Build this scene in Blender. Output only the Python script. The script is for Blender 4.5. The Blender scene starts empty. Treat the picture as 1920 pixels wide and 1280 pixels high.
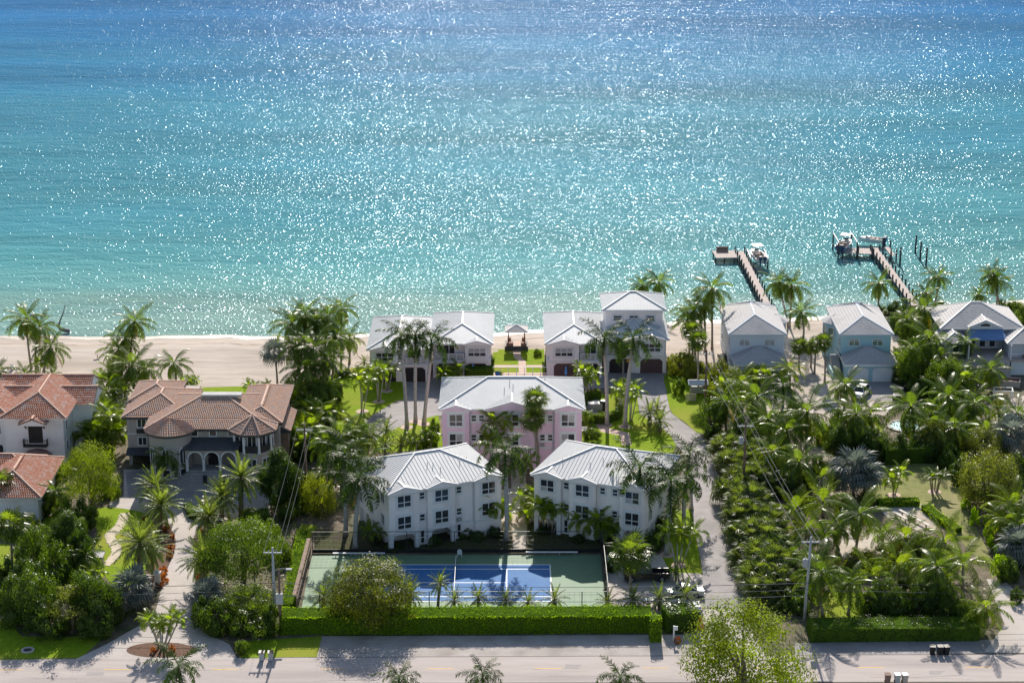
import bpy, math, random
from mathutils import Vector, Matrix
from mathutils.geometry import tessellate_polygon

sc = bpy.context.scene
col = sc.collection
rad = math.radians
RND = random.Random(11)

# ------------------------------------------------------------------ camera
FPX, CAM_H, PITCH = 3900.0, 106.5, rad(17.6)
cam_d = bpy.data.cameras.new('camera')
cam_d.sensor_width = 36.0
cam_d.lens = FPX / 1920 * 36
cam_d.clip_start = 1.0
cam_d.clip_end = 20000
cam = bpy.data.objects.new('camera', cam_d)
cam.location = (0, 0, CAM_H)
cam.rotation_euler = (rad(90) - PITCH, 0, 0)
col.objects.link(cam)
sc.camera = cam

# ------------------------------------------------------------------ sky, sun, exposure
SUN_EL, SUN_AZ = rad(32), rad(1.5)
world = bpy.data.worlds.new('World')
sc.world = world
world.use_nodes = True
wn = world.node_tree
sky = wn.nodes.new('ShaderNodeTexSky')
sky.sky_type = 'NISHITA'
sky.sun_disc = False
sky.sun_elevation = SUN_EL
sky.sun_rotation = SUN_AZ
sky.air_density = 1.0
sky.dust_density = 0.8
sky.ozone_density = 0.4
bg = wn.nodes['Background']
wn.links.new(sky.outputs[0], bg.inputs[0])
bg.inputs[1].default_value = 0.1
sun_d = bpy.data.lights.new('sun', 'SUN')
sun_d.energy = 4.9
sun_d.angle = rad(0.53)
sun_d.color = (1.0, 0.93, 0.84)
sun = bpy.data.objects.new('sun', sun_d)
sun.rotation_euler = (-(rad(90) - SUN_EL), 0, -SUN_AZ)
sun.location = (0, 300, 200)
col.objects.link(sun)
sc.view_settings.view_transform = 'Standard'
sc.view_settings.look = 'None'
sc.view_settings.gamma = 1.0
sc.view_settings.use_curve_mapping = False
sc.view_settings.exposure = 0.5
sc.cycles.max_bounces = 6
sc.cycles.diffuse_bounces = 3
sc.cycles.glossy_bounces = 3
sc.cycles.transmission_bounces = 4
sc.cycles.transparent_max_bounces = 4
sc.cycles.use_denoising = True
sc.cycles.caustics_reflective = False
sc.cycles.caustics_refractive = False


# ------------------------------------------------------------------ survey: photo point -> place on the ground
def at(px, py, z=0.0):
    u = (px - 960) / FPX
    v = (640 - py) / FPX
    dy = math.cos(PITCH) + v * math.sin(PITCH)
    dz = -math.sin(PITCH) + v * math.cos(PITCH)
    t = (z - CAM_H) / dz
    return (u * t, dy * t)


def height_at(py, y):
    """height of a point that stands at depth y and is seen on photo line py"""
    v = (640 - py) / FPX
    dy = math.cos(PITCH) + v * math.sin(PITCH)
    dz = -math.sin(PITCH) + v * math.cos(PITCH)
    return CAM_H + dz * y / dy


def x_at(px, py, y):
    v = (640 - py) / FPX
    dy = math.cos(PITCH) + v * math.sin(PITCH)
    return (px - 960) / FPX * y / dy


# ------------------------------------------------------------------ materials
MATS = {}


def new_mat(name):
    m = bpy.data.materials.new(name)
    m.use_nodes = True
    MATS[name] = m
    nt = m.node_tree
    return m, nt, nt.nodes['Principled BSDF']


def nd(nt, t, **kw):
    n = nt.nodes.new(t)
    for k, v in kw.items():
        if hasattr(n, k):
            setattr(n, k, v)
        else:
            n.inputs[k].default_value = v
    return n


def surf(name, c1, c2=None, scale=1.0, rough=0.8, bump=0.0, bscale=None, detail=5, spec=0.3, metallic=0.0, c3=None, s3=0.1, world_space=False, stretch=None):
    """noise-mixed surface of two real colours, an optional third in larger patches"""
    m, nt, p = new_mat(name)
    L = nt.links.new
    if c2 is None:
        c2 = tuple(min(1, x * 1.18) for x in c1)
    if world_space:
        co = nd(nt, 'ShaderNodeNewGeometry').outputs['Position']
    else:
        co = nd(nt, 'ShaderNodeTexCoord').outputs['Object']
    if stretch:
        mp = nd(nt, 'ShaderNodeMapping')
        mp.inputs['Scale'].default_value = stretch
        L(co, mp.inputs[0])
        co = mp.outputs[0]
    n = nd(nt, 'ShaderNodeTexNoise', Scale=scale, Detail=detail, Roughness=0.65)
    L(co, n.inputs['Vector'])
    r = nd(nt, 'ShaderNodeValToRGB')
    r.color_ramp.elements[0].position = 0.36
    r.color_ramp.elements[1].position = 0.64
    r.color_ramp.elements[0].color = (*c1, 1)
    r.color_ramp.elements[1].color = (*c2, 1)
    L(n.outputs[0], r.inputs[0])
    out = r.outputs[0]
    if c3:
        n3 = nd(nt, 'ShaderNodeTexNoise', Scale=s3, Detail=6, Roughness=0.6)
        L(co, n3.inputs['Vector'])
        r3 = nd(nt, 'ShaderNodeValToRGB')
        r3.color_ramp.elements[0].position = 0.48
        r3.color_ramp.elements[1].position = 0.66
        r3.color_ramp.elements[0].color = (0, 0, 0, 1)
        r3.color_ramp.elements[1].color = (1, 1, 1, 1)
        L(n3.outputs[0], r3.inputs[0])
        mx = nd(nt, 'ShaderNodeMix', data_type='RGBA')
        L(r3.outputs[0], mx.inputs[0])
        L(out, mx.inputs[6])
        mx.inputs[7].default_value = (*c3, 1)
        out = mx.outputs[2]
    L(out, p.inputs['Base Color'])
    p.inputs['Roughness'].default_value = rough
    p.inputs['Specular IOR Level'].default_value = spec
    p.inputs['Metallic'].default_value = metallic
    if bump:
        nb = nd(nt, 'ShaderNodeTexNoise', Scale=bscale or scale * 3, Detail=4)
        L(co, nb.inputs['Vector'])
        b = nd(nt, 'ShaderNodeBump', Strength=min(1, bump), Distance=0.1)
        L(nb.outputs[0], b.inputs['Height'])
        L(b.outputs[0], p.inputs['Normal'])
    return m


def leaf(name, c1, c2, trans=0.35, rough=0.42, spec=0.5, tint=(3.5, 3.8, 0.9), scale=1.2):
    """thin leaf: colour varies from plant piece to plant piece, light passes through"""
    c1 = tuple(x * 0.62 for x in c1)
    c2 = tuple(x * 0.9 for x in c2)
    trans = min(0.5, trans * 1.25)
    m, nt, p = new_mat(name)
    L = nt.links.new
    oi = nd(nt, 'ShaderNodeObjectInfo')
    geo = nd(nt, 'ShaderNodeNewGeometry')
    n = nd(nt, 'ShaderNodeTexNoise', Scale=scale, Detail=3)
    L(geo.outputs['Position'], n.inputs['Vector'])
    a = nd(nt, 'ShaderNodeMath', operation='MULTIPLY_ADD')
    L(oi.outputs['Random'], a.inputs[0])
    a.inputs[1].default_value = 0.55
    L(n.outputs[0], a.inputs[2])
    s = nd(nt, 'ShaderNodeMath', operation='SUBTRACT')
    L(a.outputs[0], s.inputs[0])
    s.inputs[1].default_value = 0.28
    mx = nd(nt, 'ShaderNodeMix', data_type='RGBA')
    mx.clamp_factor = True
    L(s.outputs[0], mx.inputs[0])
    mx.inputs[6].default_value = (*c1, 1)
    mx.inputs[7].default_value = (*c2, 1)
    L(mx.outputs[2], p.inputs['Base Color'])
    p.inputs['Roughness'].default_value = rough - 0.08
    p.inputs['Specular IOR Level'].default_value = spec * 0.4
    tr = nd(nt, 'ShaderNodeBsdfTranslucent')
    tm = nd(nt, 'ShaderNodeMix', data_type='RGBA', blend_type='MULTIPLY')
    tm.inputs[0].default_value = 1
    L(mx.outputs[2], tm.inputs[6])
    tm.inputs[7].default_value = (*tint, 1)
    L(tm.outputs[2], tr.inputs[0])
    ms = nd(nt, 'ShaderNodeMixShader')
    ms.inputs[0].default_value = trans
    L(p.outputs[0], ms.inputs[1])
    L(tr.outputs[0], ms.inputs[2])
    L(ms.outputs[0], nt.nodes['Material Output'].inputs[0])
    return m


# ground
surf('soil', (0.115, 0.09, 0.06), (0.20, 0.165, 0.115), 0.8, 0.95, 0.6, 3, c3=(0.05, 0.07, 0.02), s3=0.12, world_space=True)
surf('mulch', (0.10, 0.055, 0.035), (0.17, 0.09, 0.06), 2.5, 0.95, 0.6, 6, world_space=True)
surf('sand', (0.44, 0.375, 0.32), (0.53, 0.46, 0.395), 0.8, 0.95, 0.8, 1.3, c3=(0.375, 0.315, 0.265), s3=0.16, world_space=True, spec=0.1, stretch=(0.22, 1.0, 1.0))
surf('sandy_yard', (0.46, 0.40, 0.345), (0.57, 0.505, 0.44), 0.5, 0.95, 0.4, 3, c3=(0.40, 0.33, 0.26), s3=0.15, world_space=True, spec=0.1)
surf('lawn', (0.16, 0.255, 0.012), (0.245, 0.335, 0.022), 1.6, 0.9, 0.8, 9, c3=(0.285, 0.30, 0.045), s3=0.09, world_space=True, spec=0.03)
surf('dry_lawn', (0.17, 0.19, 0.05), (0.25, 0.25, 0.09), 0.9, 0.9, 0.8, 9, c3=(0.30, 0.27, 0.13), s3=0.12, world_space=True, spec=0.15)
surf('road', (0.42, 0.365, 0.335), (0.475, 0.415, 0.385), 0.9, 0.85, 0.25, 25, c3=(0.355, 0.31, 0.29), s3=0.22, world_space=True, spec=0.2, stretch=(0.15, 1.0, 1.0))
surf('shoulder', (0.40, 0.36, 0.33), (0.49, 0.44, 0.41), 1.2, 0.95, 0.5, 12, c3=(0.34, 0.30, 0.27), s3=0.3, world_space=True, spec=0.1)
surf('asphalt_drive', (0.29, 0.27, 0.265), (0.37, 0.34, 0.335), 0.7, 0.85, 0.3, 20, c3=(0.25, 0.235, 0.23), s3=0.12, world_space=True, spec=0.2)
surf('concrete', (0.44, 0.39, 0.36), (0.52, 0.47, 0.435), 0.6, 0.85, 0.2, 12, c3=(0.41, 0.365, 0.33), s3=0.15, world_space=True, spec=0.2)
surf('path_pink', (0.50, 0.37, 0.31), (0.57, 0.43, 0.36), 0.8, 0.85, 0.2, 12, world_space=True, spec=0.2)
surf('court_green', (0.125, 0.225, 0.13), (0.15, 0.255, 0.15), 0.5, 0.7, c3=(0.155, 0.23, 0.15), s3=0.25, world_space=True)
surf('court_blue', (0.035, 0.15, 0.37), (0.05, 0.175, 0.40), 0.5, 0.8, c3=(0.065, 0.18, 0.37), s3=0.2, world_space=True)
surf('paint_white', (0.74, 0.74, 0.74), (0.82, 0.82, 0.82), 3, 0.6)
surf('paint_yellow', (0.62, 0.36, 0.05), (0.72, 0.44, 0.08), 3, 0.7)
surf('flagstone', (0.52, 0.44, 0.33), (0.63, 0.55, 0.42), 1.5, 0.9, 0.4, 6)
surf('tar', (0.05, 0.05, 0.05), (0.08, 0.075, 0.07), 2, 0.8)
# buildings
surf('pink_wall', (0.81, 0.565, 0.68), (0.84, 0.60, 0.71), 1.2, 0.85, 0.15, 20, c3=(0.74, 0.53, 0.63), s3=0.5, stretch=(1, 1, 0.25))
surf('blush_wall', (0.87, 0.79, 0.78), (0.90, 0.83, 0.815), 1.2, 0.85, 0.15, 20, c3=(0.80, 0.715, 0.705), s3=0.5, stretch=(1, 1, 0.25))
surf('white_wall', (0.86, 0.845, 0.83), (0.89, 0.875, 0.86), 0.35, 0.85, 0.15, 20, c3=(0.66, 0.64, 0.63), s3=0.1)
surf('trim_white', (0.70, 0.69, 0.71), (0.76, 0.75, 0.765), 1, 0.6)
surf('taupe_wall', (0.42, 0.37, 0.33), (0.46, 0.41, 0.37), 1.2, 0.9, 0.15, 20, c3=(0.375, 0.33, 0.29), s3=0.5, stretch=(1, 1, 0.25))
surf('turquoise_wall', (0.40, 0.60, 0.65), (0.43, 0.64, 0.69), 0.35, 0.85, 0.1, 20, c3=(0.37, 0.56, 0.61), s3=0.12)
surf('pale_blue_wall', (0.64, 0.68, 0.73), (0.68, 0.72, 0.77), 0.35, 0.85, 0.1, 20, c3=(0.60, 0.64, 0.69), s3=0.12)
surf('grey_wall', (0.49, 0.50, 0.55), (0.55, 0.555, 0.60), 0.5, 0.85, 0.1, 15, stretch=(1, 1, 6))
surf('maroon_door', (0.10, 0.058, 0.055), (0.125, 0.072, 0.07), 1, 0.6)
surf('door_and_shade_dark', (0.03, 0.026, 0.026), (0.045, 0.04, 0.038), 1, 0.9)  # near-black for dark doors and for shade painted inside openings
surf('metal_roof', (0.49, 0.51, 0.52), (0.54, 0.56, 0.57), 0.5, 0.42, c3=(0.45, 0.47, 0.48), s3=0.18, spec=0.5)
surf('metal_roof_pale', (0.55, 0.555, 0.555), (0.60, 0.605, 0.60), 0.5, 0.42, c3=(0.505, 0.51, 0.51), s3=0.18, spec=0.5)
surf('metal_seam', (0.45, 0.465, 0.475), (0.50, 0.515, 0.525), 1, 0.5, spec=0.5)
surf('roof_cap_white', (0.66, 0.66, 0.65), (0.72, 0.72, 0.71), 1, 0.5)
surf('shingle', (0.44, 0.425, 0.42), (0.51, 0.49, 0.485), 2.0, 0.85, 0.4, 12, c3=(0.38, 0.37, 0.37), s3=0.2)
surf('shingle_pale', (0.50, 0.475, 0.455), (0.57, 0.545, 0.525), 1.6, 0.85, 0.3, 12, c3=(0.46, 0.435, 0.42), s3=0.25)
surf('blue_metal', (0.11, 0.21, 0.40), (0.13, 0.24, 0.44), 0.6, 0.5)
surf('red_tile', (0.41, 0.17, 0.105), (0.55, 0.265, 0.175), 2.6, 0.85, 0.2, 9, c3=(0.50, 0.38, 0.33), s3=1.3, detail=2)
surf('brown_tile', (0.40, 0.235, 0.165), (0.54, 0.35, 0.255), 2.6, 0.85, 0.2, 9, c3=(0.36, 0.30, 0.28), s3=1.4, detail=2)
surf('tile_cap', (0.55, 0.36, 0.27), (0.64, 0.45, 0.35), 2.5, 0.85)
surf('slate_dark', (0.055, 0.058, 0.062), (0.08, 0.082, 0.085), 1.5, 0.7)
surf('dark_metal', (0.03, 0.03, 0.033), (0.05, 0.05, 0.05), 2, 0.5)
surf('stone_step', (0.36, 0.335, 0.33), (0.43, 0.405, 0.395), 0.9, 0.85, 0.2, 10)
surf('brick_low', (0.25, 0.13, 0.11), (0.33, 0.19, 0.155), 4, 0.9, 0.4, 9)
surf('wood_grey', (0.44, 0.37, 0.33), (0.54, 0.46, 0.42), 1.5, 0.85, 0.4, 8, stretch=(1, 6, 1))
surf('wood_brown', (0.20, 0.135, 0.105), (0.29, 0.205, 0.165), 1.5, 0.85, 0.4, 8)
surf('piling_wood', (0.05, 0.05, 0.048), (0.09, 0.085, 0.08), 2, 0.9)
surf('pole_grey', (0.40, 0.41, 0.43), (0.48, 0.49, 0.51), 1.5, 0.7)
surf('pole_brown', (0.16, 0.10, 0.075), (0.23, 0.155, 0.12), 2, 0.9)
surf('wire_grey', (0.20, 0.20, 0.205), (0.26, 0.26, 0.265), 2, 0.95, spec=0.0)
surf('wire_dark', (0.05, 0.05, 0.055), (0.08, 0.08, 0.085), 2, 0.95, spec=0.0)
surf('plastic_black', (0.02, 0.02, 0.022), (0.03, 0.03, 0.03), 3, 0.4)
surf('plastic_blue', (0.10, 0.30, 0.62), (0.13, 0.35, 0.68), 2, 0.6)
surf('canvas_blue', (0.06, 0.16, 0.34), (0.08, 0.19, 0.38), 2, 0.8)
surf('navy', (0.025, 0.045, 0.10), (0.035, 0.06, 0.13), 2, 0.5)
surf('gelcoat', (0.72, 0.70, 0.66), (0.78, 0.76, 0.72), 2, 0.3, spec=0.5)
surf('gelcoat_blue', (0.10, 0.17, 0.33), (0.12, 0.20, 0.37), 2, 0.3, spec=0.5)
surf('cushion_tan', (0.42, 0.30, 0.23), (0.48, 0.36, 0.28), 2, 0.8)
surf('car_black', (0.012, 0.012, 0.013), (0.018, 0.018, 0.018), 1, 0.22, spec=0.6)
surf('car_silver', (0.50, 0.51, 0.53), (0.54, 0.55, 0.57), 1, 0.28, metallic=0.55, spec=0.5)
surf('car_white', (0.72, 0.73, 0.74), (0.76, 0.77, 0.78), 1, 0.25, spec=0.5)
surf('tyre', (0.016, 0.016, 0.016), (0.025, 0.025, 0.025), 4, 0.9)
surf('rim', (0.42, 0.42, 0.43), (0.5, 0.5, 0.51), 4, 0.35, metallic=0.8)
surf('lamp_red', (0.45, 0.02, 0.02), (0.55, 0.03, 0.03), 3, 0.3)
surf('lamp_clear', (0.7, 0.7, 0.72), (0.8, 0.8, 0.8), 3, 0.2)
surf('galvanised', (0.30, 0.31, 0.32), (0.38, 0.39, 0.40), 3, 0.55, metallic=0.2)
surf('trunk_royal', (0.36, 0.335, 0.315), (0.46, 0.43, 0.41), 1.3, 0.9, 0.4, 6, stretch=(1, 1, 2.5))
surf('trunk_coco', (0.24, 0.20, 0.165), (0.36, 0.305, 0.26), 1.2, 0.95, 0.6, 5, stretch=(0.6, 0.6, 4))
surf('trunk_date', (0.17, 0.12, 0.09), (0.30, 0.23, 0.18), 2.5, 0.95, 0.8, 6)
surf('crownshaft', (0.10, 0.16, 0.035), (0.15, 0.22, 0.05), 1, 0.4)
surf('bark', (0.15, 0.115, 0.09), (0.25, 0.20, 0.165), 2, 0.95, 0.6, 6)
surf('driftwood', (0.14, 0.12, 0.13), (0.22, 0.19, 0.20), 2, 0.9, 0.5, 6)
surf('coconut_husk', (0.22, 0.19, 0.05), (0.33, 0.24, 0.07), 3, 0.7)
surf('pool_tile', (0.25, 0.50, 0.56), (0.32, 0.58, 0.63), 1.2, 0.3)
surf('fountain_stone', (0.62, 0.57, 0.48), (0.70, 0.65, 0.56), 2, 0.8)
surf('flower_red', (0.40, 0.05, 0.02), (0.60, 0.14, 0.04), 3, 0.7)
surf('hedge_core', (0.045, 0.085, 0.01), (0.07, 0.12, 0.014), 2, 1.0, spec=0.0)
m, nt, p = new_mat('glass_dark')
n = nd(nt, 'ShaderNodeTexNoise', Scale=0.9, Detail=3)
g = nd(nt, 'ShaderNodeNewGeometry')
nt.links.new(g.outputs['Position'], n.inputs['Vector'])
r = nd(nt, 'ShaderNodeValToRGB')
r.color_ramp.elements[0].color = (0.012, 0.014, 0.016, 1)
r.color_ramp.elements[1].color = (0.06, 0.062, 0.065, 1)
nt.links.new(n.outputs[0], r.inputs[0])
nt.links.new(r.outputs[0], p.inputs['Base Color'])
p.inputs['Roughness'].default_value = 0.08
p.inputs['Specular IOR Level'].default_value = 0.5
surf('curtain_glass', (0.34, 0.33, 0.335), (0.46, 0.44, 0.44), 1.5, 0.15, spec=0.5)
surf('green_glass', (0.14, 0.20, 0.15), (0.26, 0.33, 0.22), 1.5, 0.1, spec=0.5)

# leaves
leaf('coco_leaf', (0.044, 0.088, 0.016), (0.135, 0.180, 0.030), 0.30)
leaf('coco_yellow', (0.085, 0.14, 0.014), (0.175, 0.21, 0.03), 0.34)
leaf('royal_leaf', (0.018, 0.044, 0.009), (0.060, 0.10, 0.016), 0.20, 0.5, 0.35)
leaf('areca_leaf', (0.075, 0.135, 0.014), (0.21, 0.255, 0.026), 0.36)
leaf('date_leaf', (0.10, 0.14, 0.05), (0.20, 0.235, 0.09), 0.26, 0.5)
leaf('fan_leaf', (0.050, 0.088, 0.016), (0.130, 0.165, 0.035), 0.28)
leaf('thatch_leaf', (0.075, 0.108, 0.034), (0.135, 0.165, 0.06), 0.24, 0.55)
leaf('silver_leaf', (0.135, 0.165, 0.155), (0.23, 0.26, 0.24), 0.15, 0.5, tint=(2.0, 2.1, 1.7))
leaf('dead_frond', (0.17, 0.095, 0.04), (0.30, 0.185, 0.075), 0.25, 0.8, 0.1)
leaf('hedge_leaf', (0.16, 0.27, 0.014), (0.32, 0.42, 0.022), 0.32, 0.9, 0.05)
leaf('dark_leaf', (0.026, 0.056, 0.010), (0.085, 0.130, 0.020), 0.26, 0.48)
leaf('mid_leaf', (0.050, 0.095, 0.012), (0.135, 0.180, 0.026), 0.30, 0.48)
leaf('yellow_leaf', (0.10, 0.130, 0.012), (0.19, 0.20, 0.028), 0.34, 0.5)
leaf('grape_leaf', (0.075, 0.12, 0.014), (0.20, 0.17, 0.03), 0.30, 0.5)
leaf('airy_leaf', (0.085, 0.125, 0.014), (0.165, 0.20, 0.028), 0.32, 0.6, 0.2)
leaf('olive_leaf', (0.085, 0.105, 0.026), (0.18, 0.19, 0.055), 0.28, 0.5)
leaf('croton_leaf', (0.22, 0.05, 0.02), (0.40, 0.14, 0.03), 0.30)

# sea: colour follows the depth of the water over sand and weed, glitter comes from the sun on the waves
m, nt, p = new_mat('sea_water')
L = nt.links.new
geo = nd(nt, 'ShaderNodeNewGeometry')
sep = nd(nt, 'ShaderNodeSeparateXYZ')
L(geo.outputs['Position'], sep.inputs[0])
n1 = nd(nt, 'ShaderNodeTexNoise', Scale=1.0, Detail=5, Roughness=0.55)
mp = nd(nt, 'ShaderNodeMapping')
mp.inputs['Scale'].default_value = (0.0035, 0.016, 1)
L(geo.outputs['Position'], mp.inputs[0])
L(mp.outputs[0], n1.inputs['Vector'])
sh = nd(nt, 'ShaderNodeMath', operation='MULTIPLY_ADD')
L(n1.outputs[0], sh.inputs[0])
sh.inputs[1].default_value = 150.0
L(sep.outputs[1], sh.inputs[2])
xs = nd(nt, 'ShaderNodeMath', operation='MULTIPLY_ADD')
L(sep.outputs[0], xs.inputs[0])
xs.inputs[1].default_value = -0.10
L(sh.outputs[0], xs.inputs[2])
mr = nd(nt, 'ShaderNodeMapRange')
mr.inputs['From Min'].default_value = 335 + 75
mr.inputs['From Max'].default_value = 900 + 75
L(xs.outputs[0], mr.inputs[0])
cr = nd(nt, 'ShaderNodeValToRGB')
els = cr.color_ramp.elements
stops = [(0.0, (0.185, 0.31, 0.28)), (0.03, (0.125, 0.28, 0.27)), (0.10, (0.075, 0.250, 0.270)), (0.25, (0.046, 0.210, 0.275)),
         (0.42, (0.028, 0.175, 0.290)), (0.56, (0.014, 0.142, 0.310)), (0.75, (0.008, 0.118, 0.32)), (1.0, (0.006, 0.095, 0.31))]
els[0].position, els[0].color = stops[0][0], (*stops[0][1], 1)
els[1].position, els[1].color = stops[-1][0], (*stops[-1][1], 1)
for s_, c_ in stops[1:-1]:
    e = els.new(s_)
    e.color = (*c_, 1)
L(mr.outputs[0], cr.inputs[0])
wb = nd(nt, 'ShaderNodeTexNoise', Scale=1.0, Detail=6, Roughness=0.6)
wm = nd(nt, 'ShaderNodeMapping')
wm.inputs['Scale'].default_value = (0.006, 0.035, 1)
wm.inputs['Rotation'].default_value = (0, 0, 0.05)
L(geo.outputs['Position'], wm.inputs[0])
L(wm.outputs[0], wb.inputs['Vector'])
wr = nd(nt, 'ShaderNodeMapRange')
wr.inputs['From Min'].default_value = 0.35
wr.inputs['From Max'].default_value = 0.62
wr.inputs['To Min'].default_value = 0.80
wr.inputs['To Max'].default_value = 1.10
L(wb.outputs[0], wr.inputs[0])
wx = nd(nt, 'ShaderNodeVectorMath', operation='SCALE')
L(cr.outputs[0], wx.inputs[0])
L(wr.outputs[0], wx.inputs['Scale'])
L(wx.outputs[0], p.inputs['Base Color'])
# SEA-WAVES
p.inputs['Specular IOR Level'].default_value = 0.0
p.inputs['Roughness'].default_value = 1.0
gl = nd(nt, 'ShaderNodeBsdfGlossy', Roughness=0.11)
gl.inputs['Color'].default_value = (0.72, 0.88, 1.0, 1)
fz = nd(nt, 'ShaderNodeFresnel', IOR=1.33)
fm = nd(nt, 'ShaderNodeMath', operation='MULTIPLY')
L(fz.outputs[0], fm.inputs[0])
fm.inputs[1].default_value = 0.11
mxs = nd(nt, 'ShaderNodeMixShader')
L(fm.outputs[0], mxs.inputs[0])
L(p.outputs[0], mxs.inputs[1])
L(gl.outputs[0], mxs.inputs[2])
L(mxs.outputs[0], nt.nodes['Material Output'].inputs[0])
gm = nd(nt, 'ShaderNodeMapping')
gm.inputs['Scale'].default_value = (0.0028, 0.014, 1)
gm.inputs['Location'].default_value = (3.1, 7.4, 0)
gm.inputs['Rotation'].default_value = (0, 0, 0.06)
L(geo.outputs['Position'], gm.inputs[0])
gn = nd(nt, 'ShaderNodeTexNoise', Scale=1.0, Detail=4, Roughness=0.6)
L(gm.outputs[0], gn.inputs['Vector'])
gr = nd(nt, 'ShaderNodeMapRange')
gr.inputs['From Min'].default_value = 0.32
gr.inputs['From Max'].default_value = 0.55
gr.inputs['To Min'].default_value = 0.72
gr.inputs['To Max'].default_value = 1.0
L(gn.outputs[0], gr.inputs[0])
prev = None
for sx, sy, det, rot, dist in ((0.03, 0.085, 2, 0.20, 0.5), (0.14, 0.34, 1, 0.28, 0.40), (0.45, 0.95, 1, 0.30, 0.13), (1.9, 1.7, 0, 0.32, 0.225)):
    mpp = nd(nt, 'ShaderNodeMapping')
    mpp.inputs['Scale'].default_value = (sx, sy, 1)
    mpp.inputs['Rotation'].default_value = (0, 0, rot)
    L(geo.outputs['Position'], mpp.inputs[0])
    nn = nd(nt, 'ShaderNodeTexNoise', Scale=1.0, Detail=det, Roughness=0.5)
    L(mpp.outputs[0], nn.inputs['Vector'])
    bn = nd(nt, 'ShaderNodeBump', Strength=1.0, Distance=dist)
    if det == 0:  # ripples
        L(gr.outputs[0], bn.inputs['Strength'])
    L(nn.outputs[0], bn.inputs['Height'])
    if prev:
        L(prev.outputs[0], bn.inputs['Normal'])
    prev = bn
L(prev.outputs[0], p.inputs['Normal'])
L(prev.outputs[0], gl.inputs['Normal'])
L(prev.outputs[0], fz.inputs['Normal'])


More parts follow.
